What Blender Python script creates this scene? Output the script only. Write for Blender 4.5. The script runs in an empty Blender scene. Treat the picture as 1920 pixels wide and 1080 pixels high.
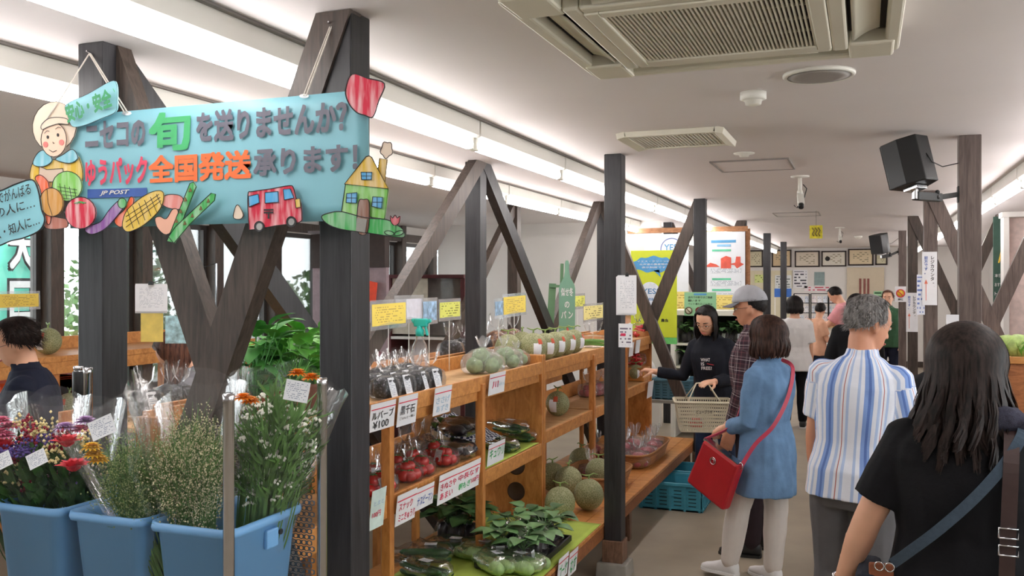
import bpy, bmesh, math, random
from mathutils import Vector, Matrix, noise

# ------------------------------------------------------------------ camera, world, exposure
FPX, VPX, HY, CZ = 1698.0, 1621.7, 532.0, 1.75
YAW = math.atan((VPX - 960) / FPX)
SN, CS = math.sin(YAW), math.cos(YAW)
scene = bpy.context.scene
C = scene.collection
cam_d = bpy.data.cameras.new('camera')
cam = bpy.data.objects.new('camera', cam_d)
C.objects.link(cam)
cam_d.sensor_width = 36.0
cam_d.lens = 36.0 * FPX / 1920.0
cam_d.shift_y = -(540 - HY) / 1920.0
cam_d.clip_end = 300
cam.location = (0, 0, CZ)
cam.rotation_euler = (math.pi / 2, 0, YAW)
scene.camera = cam
scene.view_settings.view_transform = 'Standard'
scene.view_settings.look = 'None'
scene.view_settings.exposure = 0.28
scene.view_settings.gamma = 1.0
scene.view_settings.use_curve_mapping = False
TUBE = 16.5          # emission strength of the fluorescent tubes
SKY = 5.5            # overcast daylight outside
world = bpy.data.worlds.new('world')
scene.world = world
world.use_nodes = True
bg = world.node_tree.nodes['Background']
bg.inputs['Color'].default_value = (0.93, 0.97, 1.0, 1)
bg.inputs['Strength'].default_value = SKY
scene.cycles.max_bounces = 8
scene.cycles.transparent_max_bounces = 24

random.seed(7)
PI = math.pi
CEIL = CZ + 0.773

# ------------------------------------------------------------------ placing by a view ray at a known distance
def ray(px, py):
    r = (px - 960) / FPX
    return Vector((-SN + CS * r, CS + SN * r, (HY - py) / FPX))
def atX(px, py, X):
    d = ray(px, py); t = X / d.x
    return Vector((X, t * d.y, CZ + t * d.z))
def atY(px, py, Y):
    d = ray(px, py); t = Y / d.y
    return Vector((t * d.x, Y, CZ + t * d.z))
def atZ(px, py, Z):
    d = ray(px, py); t = (Z - CZ) / d.z
    return Vector((t * d.x, t * d.y, Z))
def dep(px, py, D):
    d = ray(px, py)
    return Vector((D * d.x, D * d.y, CZ + D * d.z))

# ------------------------------------------------------------------ mesh builder
class MB:
    def __init__(s):
        s.v = []; s.f = []; s.mi = []
    def add(s, vs, fs, mi=0):
        o = len(s.v)
        s.v += [tuple(p) for p in vs]
        for q in fs:
            s.f.append([i + o for i in q]); s.mi.append(mi)
        return s
    def box(s, c, d, R=None, mi=0, taper=1.0):
        x, y, z = d[0] / 2, d[1] / 2, d[2] / 2
        vs = [Vector((a * x * (taper if e > 0 else 1), b * y * (taper if e > 0 else 1), e * z)) for e in (-1, 1) for b in (-1, 1) for a in (-1, 1)]
        if R is not None: vs = [R @ q for q in vs]
        c = Vector(c)
        return s.add([q + c for q in vs], [(0, 2, 3, 1), (4, 5, 7, 6), (0, 1, 5, 4), (2, 6, 7, 3), (0, 4, 6, 2), (1, 3, 7, 5)], mi)
    def bar(s, p, q, w, h, side=None, mi=0):
        p, q = Vector(p), Vector(q)
        t = (q - p).normalized()
        side = Vector(side) if side is not None else (Vector((0, 0, 1)) if abs(t.z) < .9 else Vector((1, 0, 0)))
        a = side - t * side.dot(t); a.normalize(); b = t.cross(a)
        R = Matrix((b, a, t)).transposed()
        return s.box((p + q) / 2, (w, h, (q - p).length), R, mi)
    def rings(s, rs, caps=True, mi=0, closed=False):
        """rs: list of rings, each a list of the same number of points"""
        n = len(rs[0]); o = len(s.v); m = len(rs)
        for r in rs: s.v += [tuple(p) for p in r]
        for k in range(m - 1 + (1 if closed else 0)):
            a = o + k * n; b = o + ((k + 1) % m) * n
            for i in range(n):
                j = (i + 1) % n
                s.f.append([a + i, a + j, b + j, b + i]); s.mi.append(mi)
        if caps and not closed:
            s.f.append([o + i for i in range(n)][::-1]); s.mi.append(mi)
            s.f.append([o + (m - 1) * n + i for i in range(n)]); s.mi.append(mi)
        return s
    def tube(s, pts, r, n=8, caps=True, mi=0, flat=1.0, up=None):
        pts = [Vector(p) for p in pts]
        if not hasattr(r, '__len__'): r = [r] * len(pts)
        up = Vector(up) if up else None
        rs = []; pa = None
        for k, p in enumerate(pts):
            t = (pts[min(k + 1, len(pts) - 1)] - pts[max(k - 1, 0)]).normalized()
            if pa is None:
                u = up or (Vector((0, 0, 1)) if abs(t.z) < .9 else Vector((1, 0, 0)))
            else: u = pa
            a = u - t * u.dot(t)
            if a.length < 1e-6: a = t.orthogonal()
            a.normalize(); b = t.cross(a); pa = a
            rs.append([p + (a * math.cos(i * 2 * PI / n) * flat + b * math.sin(i * 2 * PI / n)) * r[k] for i in range(n)])
        return s.rings(rs, caps, mi)
    def lathe(s, prof, n=16, c=(0, 0, 0), mi=0, caps=True, R=None, sx=1, sy=1):
        c = Vector(c); rs = []
        for r, z in prof:
            ring = [Vector((r * sx * math.cos(i * 2 * PI / n), r * sy * math.sin(i * 2 * PI / n), z)) for i in range(n)]
            if R is not None: ring = [R @ q for q in ring]
            rs.append([q + c for q in ring])
        return s.rings(rs, caps, mi)
    def ell(s, c, r, n=12, m=8, R=None, mi=0, fn=None):
        if not hasattr(r, '__len__'): r = (r, r, r)
        c = Vector(c); rs = []
        for k in range(m + 1):
            th = -PI / 2 + PI * (k + .0) / m
            th = max(-PI / 2 + .06, min(PI / 2 - .06, th))
            ring = []
            for i in range(n):
                ph = i * 2 * PI / n
                q = Vector((math.cos(th) * math.cos(ph), math.cos(th) * math.sin(ph), math.sin(th)))
                if fn: q = q * fn(q)
                q = Vector((q.x * r[0], q.y * r[1], q.z * r[2]))
                if R is not None: q = R @ q
                ring.append(q + c)
            rs.append(ring)
        return s.rings(rs, True, mi)
    def prism(s, poly, z0, z1, T=None, mi=0):
        """closed 2-D outline extruded from z0 to z1 (T: 4x4)"""
        T = T or Matrix()
        n = len(poly)
        vs = [T @ Vector((x, y, z0)) for x, y in poly] + [T @ Vector((x, y, z1)) for x, y in poly]
        fs = [list(range(n))[::-1], list(range(n, 2 * n))] + [[i, (i + 1) % n, n + (i + 1) % n, n + i] for i in range(n)]
        return s.add(vs, fs, mi)
    def grid(s, fn, nu, nv, mi=0, wrap=False):
        o = len(s.v)
        for j in range(nv + 1):
            for i in range(nu + (0 if wrap else 1)):
                s.v.append(tuple(fn(i / nu, j / nv)))
        w = nu + (0 if wrap else 1)
        for j in range(nv):
            for i in range(nu):
                k = (i + 1) % w if wrap else i + 1
                s.f.append([o + j * w + i, o + j * w + k, o + (j + 1) * w + k, o + (j + 1) * w + i]); s.mi.append(mi)
        return s
    def quad(s, a, b, c, d, mi=0):
        return s.add([a, b, c, d], [(0, 1, 2, 3)], mi)
    def mesh(s, name, mats, smooth=False):
        me = bpy.data.meshes.new(name)
        me.from_pydata(s.v, [], s.f)
        if not isinstance(mats, (list, tuple)): mats = [mats]
        for m in mats: me.materials.append(m)
        if len(mats) > 1: me.polygons.foreach_set('material_index', s.mi)
        if smooth: me.polygons.foreach_set('use_smooth', [True] * len(me.polygons))
        me.update()
        return me
    def build(s, name, mat, parent=None, smooth=False, bevel=0, loc=None, rz=0, solid=0):
        o = bpy.data.objects.new(name, s.mesh(name, mat, smooth))
        C.objects.link(o)
        if parent: o.parent = parent
        if loc is not None: o.location = loc
        if rz: o.rotation_euler.z = rz
        if bevel:
            b = o.modifiers.new('bevel', 'BEVEL'); b.width = bevel; b.segments = 2; b.limit_method = 'ANGLE'
        if solid:
            b = o.modifiers.new('solid', 'SOLIDIFY'); b.thickness = solid; b.offset = 0
        return o

def tag(o, label, cat, group=None):
    o['label'] = label; o['category'] = cat
    if group: o['group'] = group
    return o
def thing(name, label, cat, loc=(0, 0, 0), rz=0, group=None):
    o = bpy.data.objects.new(name, None); o.empty_display_size = .1
    C.objects.link(o); o.location = loc; o.rotation_euler.z = rz
    return tag(o, label, cat, group)
def struct(mb, name, mat, parent=None, smooth=False, bevel=0):
    o = mb.build(name, mat, parent, smooth, bevel)
    if parent is None: o['kind'] = 'structure'
    return o
def dup(root, loc, rz=0, label=None, group=None, sc=None, parent=None):
    r = root.copy(); C.objects.link(r); r.location = loc; r.rotation_euler = (0, 0, rz)
    if sc is not None: r.scale = (sc, sc, sc) if not hasattr(sc, '__len__') else sc
    if label: r['label'] = label
    if group: r['group'] = group
    for ch in root.children:
        c = ch.copy(); C.objects.link(c); c.parent = r
        for g in ch.children:
            d = g.copy(); C.objects.link(d); d.parent = c
    return r
ORD = ['first', 'second', 'third', 'fourth', 'fifth', 'sixth', 'seventh', 'eighth', 'ninth', 'tenth', 'eleventh', 'twelfth', 'thirteenth', 'fourteenth', 'fifteenth', 'sixteenth']

# ------------------------------------------------------------------ materials
MATS = {}
def srgb(c):
    if isinstance(c, str):
        c = c.lstrip('#'); c = [int(c[i:i + 2], 16) / 255 for i in (0, 2, 4)]
    elif max(c) > 1: c = [q / 255 for q in c]
    return tuple((q / 12.92 if q <= .04045 else ((q + .055) / 1.055) ** 2.4) for q in c) + (1,)
class NT:
    def __init__(s, name):
        s.m = bpy.data.materials.new(name); s.m.use_nodes = True
        s.t = s.m.node_tree; s.p = s.t.nodes['Principled BSDF']; s.out = s.t.nodes['Material Output']
    def n(s, kind, **kw):
        q = s.t.nodes.new('ShaderNode' + kind)
        for k, v in kw.items():
            if k in q.inputs: q.inputs[k].default_value = v
            else: setattr(q, k, v)
        return q
    def l(s, a, b): s.t.links.new(a, b)
    def ramp(s, fac, stops, interp='LINEAR'):
        r = s.n('ValToRGB'); e = r.color_ramp.elements; r.color_ramp.interpolation = interp
        while len(e) < len(stops): e.new(.5)
        for q, (p, c) in zip(e, stops): q.position = p; q.color = c if len(c) == 4 else srgb(c)
        s.l(fac, r.inputs['Fac']); return r.outputs['Color']
    def coord(s, which='Object', scale=(1, 1, 1), rot=(0, 0, 0)):
        t = s.n('TexCoord'); m = s.n('Mapping'); m.inputs['Scale'].default_value = scale; m.inputs['Rotation'].default_value = rot
        s.l(t.outputs[which], m.inputs['Vector']); return m.outputs['Vector']
    def bump(s, h, strength=.3, dist=.005):
        b = s.n('Bump'); b.inputs['Strength'].default_value = strength; b.inputs['Distance'].default_value = dist
        s.l(h, b.inputs['Height']); s.l(b.outputs['Normal'], s.p.inputs['Normal'])
    def set(s, **kw):
        for k, v in kw.items(): s.p.inputs[k.replace('_', ' ')].default_value = v
        return s
def mat(name, col, rough=.55, var=.12, scale=18, metal=0, bump=0, bscale=60, spec=.5, stretch=(1, 1, 1), trans=0, sub=0, coat=0, alpha=1):
    if name in MATS: return MATS[name]
    t = NT(name); c = srgb(col)
    nz = t.n('TexNoise', Scale=scale, Detail=4.0)
    t.l(t.coord('Object', stretch), nz.inputs['Vector'])
    lo = tuple(max(0, q * (1 - var)) for q in c[:3]) + (1,); hi = tuple(min(1, q * (1 + var)) for q in c[:3]) + (1,)
    t.l(t.ramp(nz.outputs['Fac'], [(.3, lo), (.7, hi)]), t.p.inputs['Base Color'])
    t.set(Roughness=rough, Metallic=metal, Specular_IOR_Level=spec, Transmission_Weight=trans, Coat_Weight=coat, Alpha=alpha)
    if sub:
        t.set(Subsurface_Weight=sub); t.p.inputs['Subsurface Radius'].default_value = (.012, .005, .003)
    if bump:
        n2 = t.n('TexNoise', Scale=bscale, Detail=5.0); t.l(t.coord('Object', stretch), n2.inputs['Vector'])
        t.bump(n2.outputs['Fac'], bump)
    MATS[name] = t.m
    return t.m
def wood(name, dark, light, stretch=(6, 6, .6), rough=.55, scale=6, bump=.15):
    if name in MATS: return MATS[name]
    t = NT(name); v = t.coord('Object', stretch)
    a = t.n('TexNoise', Scale=scale, Detail=6.0, Distortion=1.2); t.l(v, a.inputs['Vector'])
    w = t.n('TexNoise', Scale=scale * 6, Detail=3.0); t.l(v, w.inputs['Vector'])
    mx = t.n('Math', operation='MULTIPLY_ADD'); mx.inputs[1].default_value = .35; t.l(w.outputs['Fac'], mx.inputs[0]); t.l(a.outputs['Fac'], mx.inputs[2])
    t.l(t.ramp(mx.outputs[0], [(.45, dark), (.85, light)]), t.p.inputs['Base Color'])
    t.set(Roughness=rough); t.bump(mx.outputs[0], bump, .003)
    MATS[name] = t.m
    return t.m
def emit(name, col, s):
    if name in MATS: return MATS[name]
    t = NT(name); c = srgb(col)
    t.set(Base_Color=c, Emission_Color=c, Emission_Strength=s)
    MATS[name] = t.m; return t.m
def film(name, tint=(1, 1, 1), haze=.07, rough=.12, crinkle=.35, scale=28, gloss=.6):
    """clear crinkled cellophane: see-through, glossy at the folds"""
    if name in MATS: return MATS[name]
    t = NT(name)
    tr = t.n('BsdfTransparent'); tr.inputs['Color'].default_value = tuple(tint) + (1,)
    gl = t.n('BsdfGlossy'); gl.inputs['Roughness'].default_value = rough
    df = t.n('BsdfDiffuse'); df.inputs['Color'].default_value = (.9, .9, .92, 1)
    nz = t.n('TexNoise', Scale=scale, Detail=3.0, Distortion=.8); t.l(t.coord('Object'), nz.inputs['Vector'])
    b = t.n('Bump', Strength=crinkle, Distance=.01); t.l(nz.outputs['Fac'], b.inputs['Height'])
    for q in (gl, df): t.l(b.outputs['Normal'], q.inputs['Normal'])
    fr = t.n('Fresnel', IOR=1.45); t.l(b.outputs['Normal'], fr.inputs['Normal'])
    g = t.n('Math', operation='MULTIPLY'); g.inputs[1].default_value = gloss; g.use_clamp = True; t.l(fr.outputs[0], g.inputs[0])
    m1 = t.n('MixShader'); m1.inputs['Fac'].default_value = haze; t.l(tr.outputs[0], m1.inputs[1]); t.l(df.outputs[0], m1.inputs[2])
    m2 = t.n('MixShader'); t.l(g.outputs[0], m2.inputs['Fac']); t.l(m1.outputs[0], m2.inputs[1]); t.l(gl.outputs[0], m2.inputs[2])
    t.l(m2.outputs[0], t.out.inputs['Surface'])
    MATS[name] = t.m; return t.m
def printed(name, paper, ink, rows=9, cols=26, dens=.52, margin=.1, rough=.6):
    """paper with lines of small illegible print, laid out in the sheet's generated coordinates (u along the sheet, v up)"""
    if name in MATS: return MATS[name]
    t = NT(name)
    at = t.n('Attribute', attribute_name='sheet'); sp = t.n('SeparateXYZ'); t.l(at.outputs['Vector'], sp.inputs[0])
    def m(op, a, b=None, c=None):
        q = t.n('Math', operation=op)
        for k, x in enumerate((a, b, c)):
            if x is None: continue
            if isinstance(x, (int, float)): q.inputs[k].default_value = x
            else: t.l(x, q.inputs[k])
        return q.outputs[0]
    u, v = sp.outputs[0], sp.outputs[1]
    row = m('FRACT', m('MULTIPLY', v, rows)); inrow = m('MULTIPLY', m('GREATER_THAN', row, .3), m('LESS_THAN', row, .75))
    cb = t.n('CombineXYZ'); t.l(m('FLOOR', m('MULTIPLY', u, cols)), cb.inputs[0]); t.l(m('FLOOR', m('MULTIPLY', v, rows)), cb.inputs[1])
    wn = t.n('TexWhiteNoise', noise_dimensions='2D'); t.l(cb.outputs[0], wn.inputs['Vector'])
    on = m('MULTIPLY', inrow, m('LESS_THAN', wn.outputs['Value'], dens))
    for x in (u, v):
        on = m('MULTIPLY', on, m('MULTIPLY', m('GREATER_THAN', x, margin), m('LESS_THAN', x, 1 - margin)))
    mx = t.n('MixRGB'); mx.inputs[1].default_value = srgb(paper); mx.inputs[2].default_value = srgb(ink); t.l(on, mx.inputs[0])
    t.l(mx.outputs[0], t.p.inputs['Base Color']); t.set(Roughness=rough)
    MATS[name] = t.m; return t.m
def sheet_attr(me, fn):
    a = me.attributes.new('sheet', 'FLOAT_VECTOR', 'POINT')
    for i, q in enumerate(me.vertices): a.data[i].vector = fn(q.co)

# ------------------------------------------------------------------ flat sheets and lettering
def frame(o, ux, uy):
    ux = Vector(ux).normalized(); uy = Vector(uy); uy = (uy - ux * uy.dot(ux)).normalized(); uz = ux.cross(uy)
    T = Matrix((ux, uy, uz)).transposed().to_4x4(); T.translation = Vector(o); return T
def paper(name, T, w, h, m, parent=None, thick=.0012, curl=0, sub=6):
    """sheet of size w x h, lower-left corner at T's origin, facing T's +z"""
    b = MB()
    f = lambda u, v, z: T @ Vector((u * w, v * h, z + curl * (math.sin(u * PI * .9 + .2) * .5 + (1 - v) ** 2)))
    b.grid(lambda u, v: f(u, v, thick), sub, sub); b.grid(lambda u, v: f(1 - u, v, 0), sub, sub)
    o = b.build(name, m, parent)
    inv = T.inverted()
    sheet_attr(o.data, lambda co: (lambda q: (q.x / w, q.y / h, 0))(inv @ co))
    return o
FONTCACHE = {}
def text(s, T, w, h, m, parent, name='lettering', bold=.02, ext=.0, fit=True, shear=0, lift=.002, fat=0):
    """lettering filling the box w x h whose lower-left corner is T's origin"""
    key = (s, bold, shear)
    if key not in FONTCACHE:
        cu = bpy.data.curves.new('t', 'FONT'); cu.body = s; cu.offset = bold; cu.align_x = 'CENTER'; cu.resolution_u = 2
        cu.space_line = 1.0; cu.shear = shear
        ob = bpy.data.objects.new('t', cu); C.objects.link(ob)
        dg = bpy.context.evaluated_depsgraph_get(); dg.update()
        me = bpy.data.meshes.new_from_object(ob.evaluated_get(dg))
        vs = [tuple(q.co) for q in me.vertices]; fs = [list(p.vertices) for p in me.polygons]
        bpy.data.objects.remove(ob); bpy.data.curves.remove(cu); bpy.data.meshes.remove(me)
        FONTCACHE[key] = (vs, fs)
    vs, fs = FONTCACHE[key]
    if not vs: return None
    x0 = min(q[0] for q in vs); x1 = max(q[0] for q in vs); y0 = min(q[1] for q in vs); y1 = max(q[1] for q in vs)
    kx = w / max(1e-6, x1 - x0); ky = h / max(1e-6, y1 - y0)
    if not fit: kx = ky = min(kx, ky)
    ox = (w - kx * (x1 - x0)) / 2; oy = (h - ky * (y1 - y0)) / 2
    b = MB()
    for k, (dx, dy) in enumerate([(0, 0)] if not fat else [(a * fat, c * fat) for a in (-1, 0, 1) for c in (-1, 0, 1)]):
        b.add([T @ Vector(((q[0] - x0 + dx) * kx + ox, (q[1] - y0 + dy) * ky + oy, lift + k * .00012)) for q in vs], fs)
    return b.build(name, m, parent)
def sub_T(T, x, y, z=0):
    return T @ Matrix.Translation((x, y, z))
def rot_T(T, a):
    return T @ Matrix.Rotation(a, 4, 'Z')
def remesh(mb, voxel, smooth=3, name='m'):
    o = bpy.data.objects.new('tmp', mb.mesh('tmp', [])) if False else None
    me = bpy.data.meshes.new('tmp'); me.from_pydata(mb.v, [], mb.f)
    o = bpy.data.objects.new('tmp', me); C.objects.link(o)
    r = o.modifiers.new('r', 'REMESH'); r.mode = 'VOXEL'; r.voxel_size = voxel; r.adaptivity = 0
    if smooth:
        q = o.modifiers.new('s', 'SMOOTH'); q.iterations = smooth; q.factor = .5
    dg = bpy.context.evaluated_depsgraph_get(); dg.update()
    out = bpy.data.meshes.new_from_object(o.evaluated_get(dg))
    bpy.data.objects.remove(o); bpy.data.meshes.remove(me)
    out.name = name
    out.polygons.foreach_set('use_smooth', [True] * len(out.polygons))
    return out
def link(me, name, m, parent=None):
    o = bpy.data.objects.new(name, me); C.objects.link(o)
    if m is not None:
        me.materials.clear()
        for q in (m if isinstance(m, (list, tuple)) else [m]): me.materials.append(q)
    if parent: o.parent = parent
    return o
# ================================================================== THE ROOM
m_floor = mat('concrete floor', (148, 136, 118), .5, .1, 3, bump=.08, bscale=40)
m_ceil = mat('ceiling paint', (226, 219, 218), .8, .015, 2)
m_wall = mat('white wall paint', (228, 224, 220), .75, .02, 3)
m_white = mat('white plastic', (232, 230, 222), .4, .02, 5)
m_metal = mat('chrome', (205, 205, 208), .18, .05, 30, metal=1)
m_alu = mat('window aluminium', (60, 56, 54), .4, .08, 9, metal=.2)
m_post = wood('black stained timber', (26, 26, 29), (50, 49, 52), (8, 8, .5), .48, 5, .12)
m_brown = wood('brown stained timber', (48, 40, 35), (84, 71, 63), (8, 8, .7), .5, 5, .2)
m_rpost = wood('weathered brown timber', (76, 64, 60), (112, 97, 91), (8, 8, .6), .55, 5, .2)
m_black = mat('black plastic', (28, 28, 29), .45, .08, 20)
m_glass = film('window glass', (.96, .98, .98), .01, .02, 0.0, 1, .9)
m_tube = emit('lit tube', (1.0, .985, .985), TUBE)

XL, XR, YF, YB = -5.8, 2.35, -3.2, 20.75
b = MB(); b.box((-1.7, 8.8, -.05), (8.3, 24.2, .1)); struct(b, 'floor', m_floor)
b = MB(); b.box((-1.7, 8.8, CEIL + .05), (8.3, 24.2, .1)); struct(b, 'ceiling', m_ceil)
b = MB(); b.box(((XL + XR) / 2, YB + .05, CEIL / 2), (XR - XL, .1, CEIL)); wall_back = struct(b, 'wall_back', m_wall)
b = MB(); b.box(((XL + XR) / 2, YF - .05, CEIL / 2), (XR - XL, .1, CEIL)); struct(b, 'wall_front', m_wall)
# right wall: sill, header and piers with window openings
b = MB()
b.box((XR + .05, (YF + YB) / 2, .55), (.1, YB - YF, 1.1)); b.box((XR + .05, (YF + YB) / 2, CEIL - .13), (.1, YB - YF, .26))
RW = [(-1.5, .9), (2.0, 4.4), (5.6, 8.0), (15.4, 18.4)]
edges = [YF] + [q for w in RW for q in w] + [YB]
for k in range(0, len(edges), 2):
    b.box((XR + .05, (edges[k] + edges[k + 1]) / 2, (1.1 + CEIL - .26) / 2), (.1, edges[k + 1] - edges[k], CEIL - .26 - 1.1))
struct(b, 'wall_right', m_wall)
# left wall: low sill, header; openings between mullion posts every 0.91 m
b = MB()
b.box((XL - .06, (YF + YB) / 2, .42), (.12, YB - YF, .84)); b.box((XL - .06, (YF + YB) / 2, CEIL - .11), (.12, YB - YF, .22))
b.box((XL - .06, (13.2 + YB) / 2, (.84 + CEIL - .22) / 2), (.12, YB - 13.2, CEIL - .22 - .84))
wl = struct(b, 'wall_left', m_wall)
# partition wall that closes the side room beyond the third bay
b = MB(); b.box((-3.83, 11.0, CEIL / 2), (3.0, .1, CEIL)); struct(b, 'wall_partition', m_wall)
# windows: one per 0.91 m bay on the left, with frame and pane
def window(n, p0, p1, z0, z1, x, frame_m, t=.045, mid=False, plane='x'):
    b = MB(); zc = (z0 + z1) / 2
    for y in (p0 + t / 2, p1 - t / 2): b.box((x, y, zc), (.06, t, z1 - z0))
    for z in (z0 + t / 2, z1 - t / 2): b.box((x, (p0 + p1) / 2, z), (.06, p1 - p0 - 2 * t, t))
    if mid: b.box((x, (p0 + p1) / 2, zc), (.05, t * .7, z1 - z0 - 2 * t))
    w = struct(b, 'window_%d' % n, frame_m)
    g = MB(); g.box((x, (p0 + p1) / 2, zc), (.006, p1 - p0 - 2 * t, z1 - z0 - 2 * t)); g.build('pane', m_glass, w)
    return w
wy = [5.17 + .928 * k for k in range(-9, 9)]
n = 0
for k, y in enumerate(wy[:-1]):
    if y > 12.6: break
    n += 1; window(n, y + .06, wy[k + 1] - .06, .84, CEIL - .22, XL - .06, m_alu)
for k, (y0, y1) in enumerate(RW):
    n += 1; window(n, y0, y1, 1.1, CEIL - .26, XR + .05, m_white, .06, True)
for k, y in enumerate(wy):
    if y > 13.3: continue
    b = MB(); b.box((XL + .0, y, CEIL / 2), (.15, .12, CEIL))
    struct(b, 'trim_%d' % (k + 1), m_brown, None, bevel=.004)
b = MB(); b.box((XL + .04, (YF + 13.2) / 2, CEIL - .16), (.05, 13.2 - YF, .10)); struct(b, 'trim_20', m_brown)
b = MB(); b.box((-1.7, YB - .012, .06), (7.9, .02, .12)); struct(b, 'baseboard_back', m_brown)

# outside: paved yard, hedge, far wall
b = MB(); b.box((-22, 10, -.12), (32, 60, .04)); b.box((14, 10, -.12), (23, 60, .04)); o = struct(b, 'pavement', mat('pale paving', (176, 174, 168), .8, .08, 2))
m_hedge = mat('hedge green', (72, 104, 52), .7, .35, 14, bump=.6, bscale=20)
rnd = random.Random(5)
for k, (x, y, s) in enumerate([(-11.5, 9.5, 1.1), (-12.4, 13.0, 1.5), (-10.8, 16.5, 1.2), (-13.5, 6.0, 1.3)]):
    b = MB()
    for i in range(900):
        d = Vector((rnd.gauss(0, 1), rnd.gauss(0, 1), rnd.gauss(0, 1))).normalized() * (rnd.random() ** .4)
        p = Vector((d.x * s, d.y * s, s * .95 + d.z * s * .9)); a = Vector((rnd.uniform(-1, 1), rnd.uniform(-1, 1), rnd.uniform(-1, 1))).normalized() * .09; c2 = a.orthogonal().normalized() * .05
        b.quad(p - a, p + c2, p + a, p - c2)
    t = thing('shrub', ['rounded green shrub outside the windows, behind the crossed braces', 'tall green shrub outside the left windows, largest of them', 'green shrub outside the windows farthest along the yard', 'green shrub outside the windows behind the aqua flag'][k], 'shrub', (x, y, -.1), 0, 'shrubs in the yard')
    fo = b.build('foliage', m_hedge, t); fo['kind'] = 'stuff'
    st = MB(); st.tube([(0, 0, 0), (.02, 0, s * .5), (0, .03, s)], [.06, .05, .03]); st.build('stem', m_brown, t, True)

# ------------------------------------------------------------------ timber posts and braces
ROWY = [2.263 + 3.03 * k for k in range(7)]
X1, X2, X3, XA, XB = -1.40, -2.31, -3.22, .51, 1.42
PW = .105
def post(x, y, m, label, footing=False):
    t = thing('timber_post', label, 'post', (x, y, 0), 0, 'timber posts')
    z0 = .0
    if footing:
        f = MB(); f.box((0, 0, .045), (.19, .19, .09), taper=.94); f.build('footing', mat('footing concrete', (150, 146, 138), .8, .1, 20, bump=.2), t, bevel=.006)
        f = MB(); f.box((0, 0, .155), (.125, .125, .13)); f.build('base_block', m_foot, t, bevel=.004); z0 = .22
    b = MB(); b.box((0, 0, (z0 + CEIL) / 2), (PW, PW, CEIL - z0)); b.build('shaft', m, t, bevel=.004)
    return t
m_foot = wood('raw timber block', (92, 66, 50), (138, 104, 82), (8, 8, 2))
P_A = post(X1, ROWY[0], m_post, 'black timber post behind the right end of the blue banner')
P_D = post(X1, ROWY[1], m_post, 'black timber post on a concrete footing in front of the shelves', True)
post(X1, ROWY[2], m_post, 'dark timber post in front of the white notice boards', True)
post(X1, ROWY[3], m_post, 'dark timber post just behind the right edge of the notice boards', True)
post(X1, ROWY[4], m_post, 'dark timber post beside the blue poster, above the grey cap', True)
post(X1, ROWY[5], m_post, 'thinnest far dark timber post in front of the framed certificates', True)
P_L = post(X2, ROWY[0], m_post, 'black timber post behind the left end of the blue banner')
P_C = post(X2, ROWY[1], m_post, 'black timber post at the peak of two sloping braces, behind the top shelf')
post(X2, ROWY[2], m_post, 'dark timber post mostly hidden behind the footed black post')
post(X2, ROWY[3], m_post, 'dark timber post whose top shows above the notice board rail')
post(X3, ROWY[2], m_brown, 'brown timber post standing before the white partition wall')
P_R1 = post(XA, ROWY[1], m_rpost, 'weathered brown timber post carrying the nearest black loudspeaker', True)
P_R2 = post(XA, ROWY[2], m_rpost, 'weathered brown timber post carrying the white arrow sign', True)
P_R3 = post(XA, ROWY[3], m_brown, 'darker brown post with the leaning white arrow sign', True)
P_R4 = post(XA, ROWY[4], m_rpost, 'far brown post carrying the small loudspeaker and smoking notice', True)
post(XB, ROWY[2], m_rpost, 'weathered post beyond the right edge beside the vegetable counter')
post(XB, ROWY[3], m_rpost, 'weathered post near the green chalk board')
def brace(p, q, m, label, w=.105, d=.06):
    b = MB(); p = Vector(p); q = Vector(q); o = Vector((q.x, q.y, min(p.z, q.z)))
    side = Vector((0, 1, 0)) if abs(p.x - q.x) > .1 else Vector((1, 0, 0))
    b.bar(p - o, q - o, w, d, side)
    # trim to the ceiling and the floor
    me = b.mesh('timber_brace', m)
    bm = bmesh.new(); bm.from_mesh(me)
    for z, s in ((CEIL - .002 - o.z, 1), (.004 - o.z, -1)):
        r = bmesh.ops.bisect_plane(bm, geom=bm.verts[:] + bm.edges[:] + bm.faces[:], plane_co=(0, 0, z), plane_no=(0, 0, s), clear_outer=True)
        ed = [e for e in r['geom_cut'] if isinstance(e, bmesh.types.BMEdge)]
        if ed: bmesh.ops.contextual_create(bm, geom=ed)
    bm.to_mesh(me); bm.free()
    ob = bpy.data.objects.new('timber_brace', me); C.objects.link(ob); ob.location = o
    return tag(ob, label, 'brace', 'timber braces')
def xpair(xa, xb, y, m, la, lb, off=.032):
    """crossed braces in the plane across the aisle: top of a to the foot of b and the reverse"""
    s = 1 if xb > xa else -1
    brace((xa - s * .02, y - off, CEIL + .05), (xb - s * .05, y - off, .42), m, la)
    brace((xb + s * .02, y + off, CEIL + .05), (xa + s * .05, y + off, .42), m, lb)
xpair(X1, X2, ROWY[0], m_brown, 'brown brace leaning left from the banner post, front one of the cross', 'brown brace leaning right from the left banner post, rear one of the cross')
xpair(X2, X1, ROWY[2], m_brown, 'brown brace crossing in front of the yellow-green poster, falling to the right', 'brown brace crossing the yellow-green poster, rising to the dark post')
xpair(X1, X2, ROWY[3], m_brown, 'brown brace falling left behind the notice boards', 'brown brace rising left behind the notice boards')
xpair(XA, XB, ROWY[2], m_rpost, 'weathered brace falling right behind the loudspeaker post', 'weathered brace rising right past the vegetable counter')
xpair(XA, XB, ROWY[3], m_brown, 'dark brace falling right behind the arrow sign post', 'dark brace rising right toward the green chalk board')
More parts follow.
